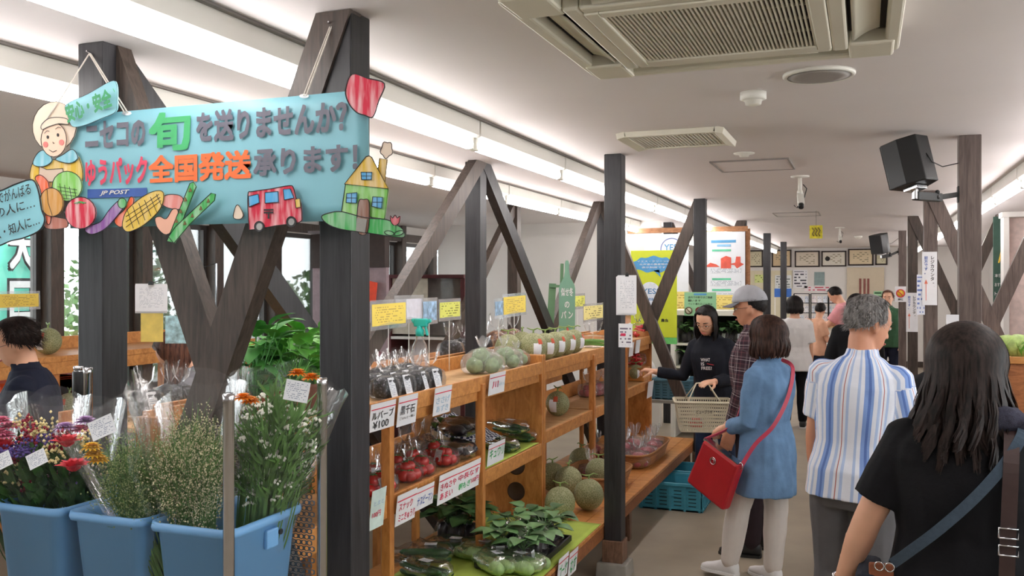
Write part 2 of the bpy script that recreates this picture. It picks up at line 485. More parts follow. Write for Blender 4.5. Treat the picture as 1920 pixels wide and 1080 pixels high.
def ypair(x, ya, yb, m, la, lb, off=.0):
    if la: brace((x + .001, ya - .0, CEIL + .03), (x + .001, yb - .1, .04), m, la, .105, .058)
    if lb: brace((x - .062, yb + .0, CEIL + .03), (x - .062, ya + .1, .04), m, lb, .105, .058)
ypair(X2 - .03, ROWY[0], ROWY[1], m_post, 'black brace sloping away under the banner, right of the crossed pair', None)
ypair(X2 + .03, ROWY[1], ROWY[0], m_brown, 'wide brown brace sloping left from the peaked post', None)
ypair(X2 + .025, ROWY[1], ROWY[2], m_post, 'black brace sloping right from the peaked post behind the melons', None)
ypair(X2 - .035, ROWY[2], ROWY[1], m_brown, 'brown brace sloping left beside the bottle shaped bread sign', None)
brace((X3, ROWY[2], CEIL), (X3, ROWY[1] + .1, .04), m_brown, 'narrow brown brace seen between the sloping braces, before the side windows')

# ------------------------------------------------------------------ fluorescent rows
def fixture():
    t = thing('tube_light', '', 'light', (0, 0, CEIL), 0)
    b = MB(); b.prism([(-.042, 0), (-.042, -.075), (-.03, -.085), (.03, -.085), (.042, -.075), (.042, 0)], -.645, .645, Matrix(((1, 0, 0, 0), (0, 0, 1, 0), (0, 1, 0, 0), (0, 0, 0, 1)))); b.build('housing', m_white, t)
    b = MB(); b.tube([(0, -.61, -.118), (0, .61, -.118)], .025, 12); b.build('tube', m_tube, t, True)
    for s in (-1, 1):
        b = MB(); b.box((0, s * .625, -.112), (.034, .03, .062)); b.build('socket', m_white, t, bevel=.005)
    return t
fx0 = fixture(); used = False
rows = [(-1.73, 3.92, 'row over the left shelves', -3, 13), (-2.62, 5.25, 'second row left of the aisle', -4, 12), 
        (.98, 6.81, 'row right of the aisle', -6, 10)]
for x, y0, nm, a, c_ in rows:
    i = 0
    for k in range(a, c_):
        y = y0 + 1.305 * (k + .5)
        if y < YF + .7 or y > YB - .7: continue
        lab = 'lit tube light, %s, %s along' % (nm, ORD[min(i, 15)]); i += 1
        if not used:
            fx0.location = (x, y, CEIL); fx0['label'] = lab; fx0['group'] = 'ceiling tube lights'; used = True
        else: dup(fx0, (x, y, CEIL), 0, lab, 'ceiling tube lights')
m_gapshade = mat('painted gap shadow', (132, 126, 122), .7, .05)
for k, x in enumerate((-1.73, -2.62, .98)):  # thin grey strips put in as the shadow gap beside the housings
    b = MB(); b.box((x + .053, 8.8, CEIL - .004), (.018, 23.6, .008)); struct(b, 'trim_%d' % (31 + k), m_gapshade)

# ------------------------------------------------------------------ ceiling fittings
m_ac = mat('aged cream plastic', (226, 221, 204), .45, .03, 4)
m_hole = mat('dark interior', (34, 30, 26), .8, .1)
t = thing('ceiling_air_conditioner', 'cream square ceiling air conditioner with slatted intake grille', 'air conditioner', (-.38, 2.51, CEIL - .085))
H2 = .475
b = MB()
# panel rim with four outlet slots cut: built as ring of blocks around grille
def slab(x0, x1, y0, y1, z0=0, z1=.03, mb=None): (mb or b).box(((x0 + x1) / 2, (y0 + y1) / 2, (z0 + z1) / 2), (x1 - x0, y1 - y0, z1 - z0))
b.prism([(-H2 + .05, -H2), (H2 - .05, -H2), (H2, -H2 + .05), (H2, H2 - .05), (H2 - .05, H2), (-H2 + .05, H2), (-H2, H2 - .05), (-H2, -H2 + .05)], .05, .085)
for s in (-1, 1):
    slab(s * H2 if s < 0 else .435, -.435 if s < 0 else H2, -.42, .42, .008, .05); slab(-.42, .42, s * H2 if s < 0 else .435, -.435 if s < 0 else H2, .008, .05)
    slab(-.335 if s < 0 else .29, -.29 if s < 0 else .335, -.335, .335, 0, .05); slab(-.29, .29, -.335 if s < 0 else .29, -.29 if s < 0 else .335, 0, .05)
    for u in (-1, 1): slab(min(s * .335, s * .46), max(s * .335, s * .46), min(u * .29, u * .46), max(u * .29, u * .46), .002, .05)
b.build('panel', m_ac, t, bevel=.008)
b = MB()
for s in (-1, 1):
    slab(-.435 if s < 0 else .335, -.335 if s < 0 else .435, -.29, .29, .045, .05); slab(-.29, .29, -.435 if s < 0 else .335, -.335 if s < 0 else .435, .045, .05)
slab(-.29, .29, -.29, .29, .04, .05); b.build('outlet_well', m_hole, t)
for k in range(4):
    b = MB(); R = Matrix.Rotation(k * PI / 2, 3, 'Z')
    b.grid(lambda u, v: R @ Vector(((u - .5) * .5, .348 + v * .07, .006 + .034 * v + .006 * math.sin(v * PI))), 6, 5)
    b.build('louvre', m_ac, t, True, solid=.006)
gr = MB()
slab(-.29, -.25, -.29, .29, -.004, .02, gr); slab(.25, .29, -.29, .29, -.004, .02, gr); slab(-.25, .25, -.29, -.25, -.004, .02, gr); slab(-.25, .25, .25, .29, -.004, .02, gr)
g = gr.build('grille_frame', m_ac, t, bevel=.004)
sl = MB(); sl.box((0, 0, .008), (.0052, .5, .014)); me = sl.mesh('slat', m_ac)
for k in range(44):
    o = bpy.data.objects.new('slat', me); C.objects.link(o); o.parent = g; o.location = (-.247 + k * .4935 / 43, 0, 0)
for y in (-.125, 0, .125):
    b = MB(); b.box((0, y, .016), (.5, .006, .006)); b.build('cross_rib', m_ac, g)
# round ceiling speaker, smoke detectors
def disc(name, label, cat, p, r, prof, m, m2=None):
    t = thing(name, label, cat, p); b = MB(); b.lathe([(r * a, -h) for a, h in prof], 32); b.build('rim', m, t, True)
    if m2: b = MB(); b.lathe([(r * .88, -.012), (r * .6, -.0155), (r * .02, -.0165)], 32); b.build('mesh_cover', m2, t, True)
    return t
disc('ceiling_speaker', 'round grey ceiling speaker beside the air conditioner', 'speaker', (-.158, 3.514, CEIL), .128, [(1, 0), (1, .008), (.95, .014), (.88, .012)], m_white, mat('speaker mesh', (150, 143, 138), .6, .12, 300, bump=.3, bscale=400))
disc('smoke_detector', 'small white smoke detector on the ceiling', 'detector', (-.42, 3.76, CEIL), .052, [(1, 0), (1, .028), (.8, .033), (.66, .034), (.6, .05), (.3, .054), (.02, .054)], m_white)
disc('downlight', 'small flush round white ceiling fitting near the access hatch', 'light', (-.666, 5.49, CEIL), .062, [(1, 0), (.95, .006), (.5, .008), (.42, .022), (.02, .024)], m_white)
disc('smoke_detector', 'far small white smoke detector near the back wall', 'detector', (-.1, 15.6, CEIL), .06, [(1, 0), (1, .028), (.8, .033), (.6, .05), (.02, .054)], m_white)
# vent grille
t = thing('ceiling_vent', 'cream slatted ceiling vent with raised side flaps', 'vent', (-.915, 4.74, CEIL))
b = MB()
for s in (-1, 1): b.box((0, s * .22, -.014), (.46, .03, .028)); b.box((s * .245, 0, -.016), (.05, .47, .032), Matrix.Rotation(s * .25, 3, 'Y'))
b.build('frame', m_ac, t, bevel=.003)
sl = MB(); sl.box((0, 0, -.014), (.0075, .41, .018), Matrix.Rotation(.5, 3, 'Y')); me = sl.mesh('slat', m_ac)
for k in range(24):
    o = bpy.data.objects.new('slat', me); C.objects.link(o); o.parent = t; o.location = (-.21 + k * .42 / 23, 0, 0)
b = MB(); b.box((0, 0, -.003), (.45, .44, .004)); b.build('backing', mat('vent backing brown', (120, 112, 92), .8), t)  # plain backing, browner and darker than the slats
for nm, p, lab in (('a', (-.675, 6.06, CEIL), 'square ceiling access hatch with grey rim, nearer one'), ('b', (-.7, 10.5, CEIL), 'far square ceiling access hatch near the hanging yellow tag')):
    t = thing('ceiling_hatch', lab, 'hatch', p)
    b = MB()
    for s in (-1, 1): b.box((s * .235, 0, -.004), (.012, .55, .01)); b.box((0, s * .27, -.004), (.47, .012, .01))
    b.build('rim', mat('hatch rim', (150, 144, 140), .5), t); b = MB(); b.box((0, 0, -.002), (.456, .526, .006)); b.build('panel', m_ceil, t)
for nm, p, s, lab in (('a', (-.434, 6.805, CEIL), 1.0, 'white surveillance camera hanging from a round ceiling plate'), ('b', (-.32, 13.2, CEIL), .9, 'far white surveillance camera near the framed certificates')):
    t = thing('ceiling_camera', lab, 'camera', p); t.scale = (s, s, s)
    b = MB(); b.lathe([(.065, 0), (.065, -.008), (.03, -.014), (.014, -.016), (.014, -.1), (.02, -.11), (.02, -.13)], 20); b.build('mount', m_white, t, True)
    b = MB(); b.bar((0, .02, -.13), (.012, -.06, -.21), .045, .04); b.build('body', m_white, t, bevel=.006)
    b = MB(); b.lathe([(.019, 0), (.019, .03), (.012, .032)], 16, (.012, -.06, -.21), R=Matrix.Rotation(2.4, 3, 'X')); b.build('lens', m_black, t, True)
    b = MB(); b.tube([(.02, .01, -.06), (.045, .02, -.09), (.03, .01, -.15), (-.02, -.02, -.23), (-.04, 0, -.21)], .004, 6); b.build('cable', m_black, t, True)
# yellow hanging tag
t = thing('hanging_tag', 'yellow picture tag hanging on a string from the ceiling', 'sign', (-.482, 10.1, CEIL))
b = MB(); b.tube([(0, 0, 0), (0, 0, -.16)], .002, 5); b.build('string', m_black, t)
b = MB(); b.box((0, 0, -.225), (.13, .006, .14)); b.build('card', mat('tag yellow', (226, 214, 60), .5, .2, 30), t)
for x in (-.03, .0, .03):
    b = MB(); b.tube([(x - .01, -.006, -.18), (x + .012, -.006, -.21), (x - .006, -.006, -.245), (x + .01, -.006, -.27)], .006, 6); b.build('motif', mat('tag brown', (120, 100, 40), .5), t, True)
# ================================================================== HANGING BANNER between the two nearest posts
BY = 2.13
def BP(px, py, y=BY): return atY(px, py, y)
def spline(pts, n=6, closed=True):
    out = []; m = len(pts)
    for i in range(m if closed else m - 1):
        g = lambda k: Vector(pts[(i + k) % m]) if closed else Vector(pts[max(0, min(m - 1, i + k))])
        p0, p1, p2, p3 = g(-1), g(0), g(1), g(2)
        for k in range(n):
            t = k / n
            out.append(tuple(.5 * ((2 * p1) + (p2 - p0) * t + (2 * p0 - 5 * p1 + 4 * p2 - p3) * t * t + (3 * p1 - p0 - 3 * p2 + p3) * t ** 3)))
    if not closed: out.append(tuple(pts[-1]))
    return out
def oval(cx, cy, rx, ry, a=0, n=20, f=None):
    o = []
    for k in range(n):
        t = k * 2 * PI / n; s = f(t) if f else 1
        x, y = rx * math.cos(t) * s, ry * math.sin(t) * s
        o.append((cx + x * math.cos(a) - y * math.sin(a), cy + x * math.sin(a) + y * math.cos(a)))
    return o
def crayon(name, col, amt=.28, ang=.8, scale=55):
    if name in MATS: return MATS[name]
    t = NT(name); v = t.coord('Object', (1, 1, .14), (0, ang, 0))
    nz = t.n('TexNoise', Scale=scale, Detail=3.0); t.l(v, nz.inputs['Vector']); c = srgb(col)
    hi = tuple(q + (1 - q) * amt for q in c[:3]) + (1,)
    t.l(t.ramp(nz.outputs['Fac'], [(.42, c), (.66, hi)]), t.p.inputs['Base Color']); t.set(Roughness=.8)
    MATS[name] = t.m; return t.m
m_ink = mat('marker ink', (44, 42, 44), .7, .05)
def cut(name, pts, m, parent, lift=0.0, line=True, th=.003, lr=.0011):
    """card cut-out: outline in the banner's plane, thickness th, standing `lift` in front of the banner"""
    y0 = BY - .003 - lift
    q = [BP(x, y, y0) for x, y in pts]
    area = sum(q[i].x * q[(i + 1) % len(q)].z - q[(i + 1) % len(q)].x * q[i].z for i in range(len(q)))
    if area < 0: q = q[::-1]
    org = parent.location
    b = MB(); n = len(q)
    b.add([v - org for v in q] + [v + Vector((0, th, 0)) - org for v in q], [list(range(n)), list(range(n, 2 * n))[::-1]] + [[i, n + i, n + (i + 1) % n, (i + 1) % n] for i in range(n)])
    o = b.build(name, m, parent)
    if line:
        b = MB(); b.tube([v - org + Vector((0, -.0004, 0)) for v in q] + [q[0] - org + Vector((0, -.0004, 0))], lr, 5, False); b.build('outline', m_ink, o)
    return o
def stroke(pts, m, parent, r=.001, lift=.006, name='drawn_line'):
    b = MB(); b.tube([BP(x, y, BY - .003 - lift) - ORG for x, y in pts], r, 5); return b.build(name, m, parent)
m_ban = mat('pale blue banner card', (128, 186, 199), .55, .03, 4)
m_plate = mat('pale blue plate', (138, 200, 212), .55, .04, 6)
ORG = Vector((-1.75, BY, 1.92))
ban = thing('hanging_banner', 'long pale blue hand-lettered banner with cut-out drawings hung between two posts', 'banner', ORG)
b = MB(); xa, xb = BP(132, 300).x, BP(691, 300).x; za, zb = BP(691, 412).z, BP(691, 168).z
b.grid(lambda u, v: Vector((xa + (xb - xa) * u, BY + .004 * math.sin(u * 9) * (1 - v) + .0015 * math.sin(u * 23 + v * 9), za + (zb - za) * v)) - ORG, 24, 8)
b.build('board', m_ban, ban, True, solid=.003)
def btext(s, x0, y0, x1, y1, m, bold=.03, lift=.007, **k):
    xm = (x0 + x1) / 2; zt, zl = BP(xm, y0).z, BP(xm, y1).z; X0, Xe = BP(x0, y0).x, BP(x1, y0).x
    return text(s, frame(Vector((X0, BY, zl)) - ORG, (1, 0, 0), (0, 0, 1)), Xe - X0, zt - zl, m, ban, bold=bold, lift=lift, **k)
m_grey = mat('grey letters', (104, 103, 116), .6, .06); m_grn = mat('green letters', (66, 178, 110), .6, .06); m_red = mat('red letters', (214, 62, 92), .6, .06); m_org = mat('orange letters', (238, 112, 52), .6, .06)
btext('ニセコの', 164, 228, 275, 276, m_grey, .01, fat=.035); btext('旬', 285, 213, 358, 281, m_grn, 0, fat=.035); btext('を送りませんか？', 372, 200, 652, 258, m_grey, .01, fat=.03)
btext('ゆうパック', 164, 298, 279, 346, m_red, .01, fat=.03); btext('全国発送', 283, 288, 473, 339, m_org, .008, fat=.03); btext('承ります！', 479, 277, 672, 325, m_grey, .01, fat=.028)
cut('blue_bar', [(164, 355), (275, 352), (275, 368), (164, 372)], mat('post blue', (52, 88, 160), .6), ban, .001, False, .001)
btext('JP POST', 190, 357, 246, 367, mat('pale letters', (215, 215, 205), .6), .02, .007, shear=.3)
# small plate with the green words
cut('word_plate', spline([(124, 196), (165, 176), (209, 152), (219, 160), (220, 184), (217, 209), (190, 222), (158, 235), (136, 237), (128, 219)], 5), m_plate, ban, .022, True, .004, .0006)
ax = BP(214, 182, BY - .034) - BP(130, 214, BY - .034)
T = frame(BP(130, 231, BY - .034) - ORG, ax, (0, 0, 1)); text('安心・安全', T, ax.length * 1.0, .055, mat('plate green', (44, 150, 92), .6, .06), ban, bold=.01, lift=.006, fat=.03)
for s in ((124, 200, 127, 206), (212, 166, 215, 172)): stroke([(s[0], s[1]), (s[2], s[3])], m_grn, ban, .001, .028)
# speech board at the left end
cut('speech_board', spline([(-36, 366), (0, 358), (30, 345), (60, 337), (72, 358), (78, 392), (84, 412), (74, 432), (45, 446), (20, 452), (-5, 462), (-40, 470)], 5), m_plate, ban, .02, True, .004, .0024)
for s, x0, y0, x1, y1, hh in (('遠くでがんばる', -28, 392, 60, 364, .038), ('あの人に…', -22, 415, 67, 389, .034), ('友人・知人に…', -24, 457, 76, 421, .036)):
    p = BP(x0, y0, BY - .03); q = BP(x1, y1, BY - .03); T = frame(p - ORG, q - p, (0, 0, 1)); text(s, T, (q - p).length, hh, m_ink, ban, bold=.01, lift=.002)
# the old woman in a scarf with vegetables
cut('scarf', oval(102, 237, 41, 47, .1), mat('drawn scarf', (226, 208, 188), .8, .04), ban, .008)
cut('smock', spline([(57, 336), (62, 304), (80, 286), (104, 300), (132, 284), (150, 300), (153, 340), (120, 350), (80, 350)], 5), crayon('crayon ochre', (214, 176, 60)), ban, .006)
for s in ([(62, 308), (70, 288), (84, 282), (98, 300), (82, 312)], [(104, 299), (118, 290), (136, 280), (146, 296), (130, 306)]): cut('collar', spline(s, 4), crayon('crayon sky', (122, 188, 204), .2), ban, .010)
cut('apron', [(72, 340), (74, 312), (88, 318), (118, 316), (120, 342)], mat('drawn apron', (206, 186, 168), .8, .04), ban, .009)
cut('face', oval(101, 262, 24, 32), mat('drawn face', (236, 205, 182), .8, .03), ban, .012)
cut('scarf_band', spline([(78, 234), (92, 222), (112, 220), (127, 224), (128, 233), (110, 232), (90, 238), (79, 243)], 4), mat('drawn scarf', (226, 208, 188), .8, .04), ban, .014)
for x, y in ((89, 257), (108, 253)): cut('eye', oval(x, y, 1.8, 3.2), m_ink, ban, .014, False)
for x, y in ((85, 271), (115, 267)): cut('cheek', oval(x, y, 4.5, 5.5), mat('drawn cheek', (232, 130, 124), .8), ban, .0135, False)
stroke([(92, 281), (99, 285), (106, 282)], m_ink, ban, .0009, .014); stroke([(99, 266), (100, 269), (102, 268)], m_ink, ban, .0009, .014)
stroke([(83, 250), (88, 245), (92, 246)], m_ink, ban, .0008, .014); stroke([(104, 242), (109, 238), (114, 240)], m_ink, ban, .0008, .014)
m_cab = crayon('crayon green', (128, 196, 92)); m_crg = crayon('crayon deep green', (70, 170, 90)); m_crr = crayon('crayon red', (206, 44, 70), .4)
cut('drawn_cabbage', oval(126, 349, 28, 28), m_cab, ban, .012)
for k in range(4): stroke([(112 + k * 9, 344 + k * 3), (116 + k * 9, 372)], m_ink, ban, .0008, .0125); stroke([(108, 350 + k * 7), (144, 356 + k * 6)], m_ink, ban, .0008, .0125)
cut('drawn_carrot', spline([(66, 334), (76, 328), (88, 338), (92, 350), (96, 400), (93, 420), (86, 412), (76, 356)], 4), crayon('crayon orange', (232, 104, 60)), ban, .013)
cut('drawn_potato', oval(97, 379, 20, 29, -.12, f=lambda t: 1 + .08 * math.cos(2 * t)), crayon('crayon tan', (205, 150, 74), .15), ban, .016)
stroke([(88, 354), (90, 380), (98, 404)], m_ink, ban, .0008, .0165)
cut('drawn_turnip', spline([(84, 404), (110, 408), (125, 412), (124, 427), (86, 428)], 4), crayon('crayon rose', (186, 120, 104), .15), ban, .012)
cut('drawn_tomato', oval(151, 399, 29, 30), m_crr, ban, .019, lr=.0014)
for a in (-2.6, -2.1, -1.57, -1.0, -.5): stroke([(150, 378), (150 + 9 * math.cos(a) * 1.4, 379 - 7 * math.sin(a) * .5)], m_crg, ban, .0016, .0195)
cut('drawn_eggplant', spline([(226, 374), (234, 384), (222, 402), (198, 428), (174, 439), (160, 433), (164, 424), (188, 416), (206, 392)], 5), crayon('crayon violet', (138, 88, 158)), ban, .013)
cut('drawn_stem', oval(229, 381, 8, 10), m_crg, ban, .016)
cut('drawn_sweet_potato', spline([(244, 370), (251, 374), (246, 392), (230, 424), (217, 420), (216, 408), (232, 394)], 5), crayon('crayon orange', (232, 104, 60)), ban, .010)
cn = spline([(230, 416), (240, 392), (272, 366), (298, 357), (307, 366), (300, 392), (272, 420), (244, 434), (232, 430)], 5)
cut('drawn_corn', cn, crayon('crayon yellow', (218, 184, 74), .2), ban, .017)
for k in range(6): stroke([(238 + k * 11, 392 - k * 5.6), (250 + k * 11, 428 - k * 7.5)], m_ink, ban, .0009, .0175)
for k in range(3): stroke([(236, 424 - k * 10 + 2), (262 + k * 4, 406 - k * 11), (302 - k * 2, 376 - k * 6)], m_ink, ban, .0009, .0175)
cut('drawn_onion', spline([(302, 374), (314, 365), (336, 366), (344, 376), (338, 392), (316, 390), (303, 382)], 4), crayon('crayon rose light', (216, 136, 128), .2), ban, .013)
cut('drawn_mushroom', spline([(291, 410), (300, 406), (312, 410), (324, 392), (334, 396), (330, 424), (312, 440), (296, 428)], 4), mat('drawn peach', (230, 176, 152), .8, .04), ban, .015)
for s in ([(313, 452), (318, 440), (356, 344), (363, 341), (368, 350), (346, 404), (328, 456)], [(316, 444), (328, 426), (396, 362), (404, 364), (402, 376), (356, 420), (326, 456)]): cut('drawn_asparagus', s, m_crg, ban, .022 if s[2][0] == 356 else .027)
for s in ([(330, 414), (338, 396), (347, 374), (356, 356)], [(346, 418), (360, 404), (376, 390), (390, 376)]):
    for x, y in s: cut('drawn_scale', [(x - 3, y + 4), (x, y - 4), (x + 3, y + 3)], mat('drawn brown', (120, 96, 60), .8), ban, .029, False)
# red delivery van
cut('drawn_van', spline([(465, 366), (474, 359), (508, 354), (542, 348), (550, 352), (556, 374), (563, 378), (566, 404), (561, 417), (520, 423), (472, 431), (467, 424)], 4), m_crr, ban, .016, lr=.0014)
for s in ([(466, 368), (484, 364), (486, 380), (467, 388)], [(497, 361), (521, 359), (522, 379), (497, 381)], [(531, 355), (544, 354), (551, 371), (533, 375)]): cut('drawn_window', s, crayon('crayon light blue', (86, 170, 220), .15), ban, .0185)
for x, y in ((486, 425), (546, 416)): cut('drawn_wheel', oval(x, y, 9, 10), mat('drawn tyre', (70, 70, 72), .8), ban, .020); cut('drawn_hub', oval(x, y, 5.5, 6.5), mat('drawn hub', (160, 160, 158), .8), ban, .023, False)
cut('drawn_lamp', [(553, 374), (562, 372), (564, 388), (555, 390)], crayon('crayon yellow', (218, 184, 74), .2), ban, .019)
btext('〒', 504, 393, 522, 411, m_ink, .03, .023)
cut('drawn_puff', spline([(438, 408), (441, 390), (446, 384), (452, 392), (456, 404), (450, 411)], 4), mat('drawn scarf', (226, 208, 188), .8, .04), ban, .006)
# house with a garden
cut('drawn_chimney', [(712, 297), (726, 299), (722, 342), (708, 320)], crayon('crayon ochre', (214, 176, 60)), ban, .014)
cut('drawn_smoke', oval(725, 281, 11, 15, .1, 24, lambda t: 1 + .12 * math.sin(5 * t)), mat('drawn scarf', (226, 208, 188), .8, .04), ban, .014)
cut('drawn_wall', [(648, 344), (728, 354), (721, 411), (640, 400)], m_cab, ban, .016, lr=.0014)
cut('drawn_roof', [(692, 292), (697, 295), (728, 354), (646, 345), (686, 294)], crayon('crayon ochre', (214, 176, 60)), ban, .018, lr=.0014)
for s in ([(677, 323), (697, 323), (696, 337), (678, 337)], [(650, 363), (669, 361), (668, 381), (649, 380)], [(699, 369), (717, 370), (715, 391), (697, 387)]):
    cut('drawn_window', s, crayon('crayon light blue', (86, 170, 220), .15), ban, .0205)
    mx = sum(q[0] for q in s) / 4; my = sum(q[1] for q in s) / 4
    stroke([(mx, s[0][1]), (mx, s[2][1])], m_ink, ban, .0009, .0205); stroke([(s[0][0], my), (s[1][0], my)], m_ink, ban, .0009, .0205)
cut('drawn_lawn', spline([(603, 406), (618, 399), (642, 397), (684, 408), (722, 411), (742, 420), (757, 432), (757, 445), (730, 443), (684, 436), (640, 430), (614, 420)], 4), m_crg, ban, .021, lr=.0014)
cut('drawn_door', spline([(670, 433), (672, 380), (682, 374), (692, 380), (689, 436)], 4), crayon('crayon brown', (140, 100, 84), .2), ban, .0215)
cut('drawn_path', [(669, 408), (688, 411), (684, 436), (667, 433)], mat('drawn grey', (150, 148, 142), .8), ban, .0245, False)
cut('drawn_tulip', spline([(732, 404), (736, 409), (741, 403), (745, 409), (750, 405), (748, 418), (740, 423), (733, 416)], 3), m_crr, ban, .023)
cut('drawn_leaf', oval(730, 437, 9, 4, .2), m_crg, ban, .0235); cut('drawn_leaf', oval(748, 437, 9, 4, -.3), m_crg, ban, .0235)
stroke([(740, 422), (740, 436)], m_crg, ban, .0016, .023)
cut('drawn_bowl', spline([(660, 139), (690, 147), (721, 157), (711, 188), (700, 219), (684, 216), (668, 210), (653, 192), (648, 168)], 4), m_crr, ban, .018, lr=.0018)
# strings and nails
m_str = mat('white string', (214, 206, 196), .8)
nA, nL = Vector((BP(618, 46, 2.2).x, 2.205, BP(618, 46, 2.2).z)), Vector((BP(165, 100, 2.2).x, 2.205, BP(165, 100, 2.2).z))
for a, c_ in ((nA, BP(569, 180, BY - .004)), (nA + Vector((.006, 0, 0)), BP(574, 180, BY - .004)), (nL, BP(234, 212, BY - .004)), (nL + Vector((.005, 0, 0)), BP(240, 212, BY - .004)), (nL, BP(112, 188, BY - .012)), (BP(112, 188, BY - .012), BP(76, 240, BY - .016))):
    b = MB(); b.tube([a - ORG, (a + c_) / 2 - ORG, c_ - ORG], .0022, 6); b.build('string', m_str, ban)
for a in (nA, nL): b = MB(); b.tube([a - ORG + Vector((0, .012, .003)), a - ORG + Vector((0, -.012, .006))], .003, 6); b.build('nail', m_metal, ban)
for x, y in ((570, 180), (237, 212)): cut('tape', oval(x, y, 9, 4), film('clear tape', (1, 1, 1), .35, .15, .2), ban, .001, False, .0008)
# ================================================================== WOODEN SHELVES
m_shelf = wood('honey pine', (176, 112, 54), (214, 150, 84), (2, 7, 7), .42, 3, .08)
m_shelfv = wood('honey pine upright', (168, 102, 48), (206, 140, 76), (7, 7, 2), .42, 3, .08)
m_ply = wood('pale plywood', (186, 142, 92), (216, 176, 126), (2, 7, 7), .55, 3, .05)
m_green = mat('yellow-green cloth', (176, 196, 84), .85, .07, 10, bump=.3, bscale=30)
def plank(p, name, x0, x1, y0, y1, z0, z1, m=None, bv=.003):
    b = MB(); b.box(((x0 + x1) / 2, (y0 + y1) / 2, (z0 + z1) / 2), (x1 - x0, y1 - y0, z1 - z0)); return b.build(name, m or m_shelf, p, bevel=bv)
XFR, XBK = -1.85, -2.25
def shelf_unit(label, ys, ups, end0, end1, mids, topz=1.25, holes=None):
    """local z = world z; world coordinates kept through an Empty at the floor origin of the unit"""
    oy = (ys[0] + ys[1]) / 2; t = thing('display_shelf', label, 'shelf', (0, oy, .32), 0, 'wooden display shelves')
    Y0, Y1 = ys[0] - oy, ys[1] - oy; dz = .32
    P = lambda n, x0, x1, y0, y1, z0, z1, m=None: plank(t, n, x0, x1, y0, y1, z0 - dz, z1 - dz, m)
    P('top_board', XBK + .02, XFR - .018, Y0 + .03, Y1 - .03, topz - .018, topz, m_ply)
    P('top_rail', XFR - .018, XFR, Y0 + .03, Y1 - .03, topz - .055, topz + .018)
    P('top_rail', XFR - .034, XFR - .018, Y0 + .03, Y1 - .03, topz - .105, topz - .055)
    P('back_rail', XBK, XBK + .02, Y0 + .03, Y1 - .03, topz - .03, topz + .075)
    for s, yy, full in ((0, Y0, end0), (1, Y1 - .03, end1)):
        if full:
            pn = P('side_panel', XBK, XFR + .0, yy, yy + .03, .322, topz + .06, m_shelfv)
            if s == 1 and holes:
                for hz in holes:
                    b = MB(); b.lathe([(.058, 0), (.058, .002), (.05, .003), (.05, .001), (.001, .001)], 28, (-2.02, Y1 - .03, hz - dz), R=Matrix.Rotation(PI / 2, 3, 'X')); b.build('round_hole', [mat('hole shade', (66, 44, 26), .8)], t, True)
    for y in ups:
        y -= oy
        P('upright', XFR - .03, XFR + .012, y - .02, y + .02, .322, topz - .02, m_shelfv); P('upright', XBK, XBK + .03, y - .02, y + .02, .322, topz - .02, m_shelfv)
    for y0, y1, z, lip in mids:
        P('shelf_board', XBK + .02, XFR - .018, y0 - oy, y1 - oy, z - .018, z, m_ply); P('shelf_rail', XFR - .018, XFR, y0 - oy, y1 - oy, z - .075, z + lip)
        P('back_rail', XBK, XBK + .018, y0 - oy, y1 - oy, z, z + .11)
    for y0, y1, z, lip in mids:
        P('back_slat', XBK, XBK + .016, y0 - oy, min(y1, y0 + .42) - oy, z + .16, z + .26)
    return t
unit1 = shelf_unit('honey pine display shelf holding black beans and tomatoes', (2.34, 5.285), (3.34, 4.32), True, True, [(2.38, 3.32, .85, .02), (3.36, 4.3, .85, .012), (4.34, 5.25, .77, .0)], 1.25, (.62, .46))
unit2 = shelf_unit('honey pine display shelf with a row of netted melons on top', (5.295, 8.34), (6.39, 7.36), True, True, [(5.33, 6.37, .83, .0), (6.41, 7.34, .83, .0), (7.38, 8.3, .86, .0)], 1.25)
# low platform
LPZ = .32
t = thing('low_platform', 'long low wooden platform running under the display shelves', 'platform', (0, 5.3, 0))
for k in range(8):
    x1 = -1.455 - k * .107; plank(t, 'plank', x1 - .105, x1, -2.98, 3.12, LPZ - .022, LPZ)
plank(t, 'fascia', -1.475, -1.456, -2.98, 3.12, LPZ - .095, LPZ - .023, wood('dark pine', (128, 78, 44), (160, 102, 60), (2, 7, 7)))
for y in (-2.9, -1.4, .75, 3.0):
    for x in (-1.52, -2.24): plank(t, 'leg', x - .03, x + .03, y - .03, y + .03, 0, LPZ - .022, m_foot)
def cloth_sheet(label, x0, x1, y0, y1, z, drop=.0, name='green_cloth', m=None, g='green shelf cloths'):
    b = MB(); rn = random.Random(int(y0 * 100))
    b.grid(lambda u, v: (x0 + (x1 - x0) * u - (x0 + x1) / 2, y0 + (y1 - y0) * v - (y0 + y1) / 2, .003 + .003 * noise.noise(Vector((u * 4, v * 6, y0)))), 16, 30)
    o = b.build(name, m or m_green, None, True, solid=.002, loc=((x0 + x1) / 2, (y0 + y1) / 2, z + .002)); return tag(o, label, 'cloth', g)
cloth_sheet('yellow-green cloth covering the low platform beside the footed post', -2.15, -1.46, 3.5, 5.2, LPZ)
cloth_sheet('yellow-green cloth on the shelf under the bagged cucumbers', -2.2, -1.86, 4.36, 5.23, .77)
cloth_sheet('yellow-green cloth patch at the near end of the low platform', -2.15, -1.46, 2.6, 3.3, LPZ)
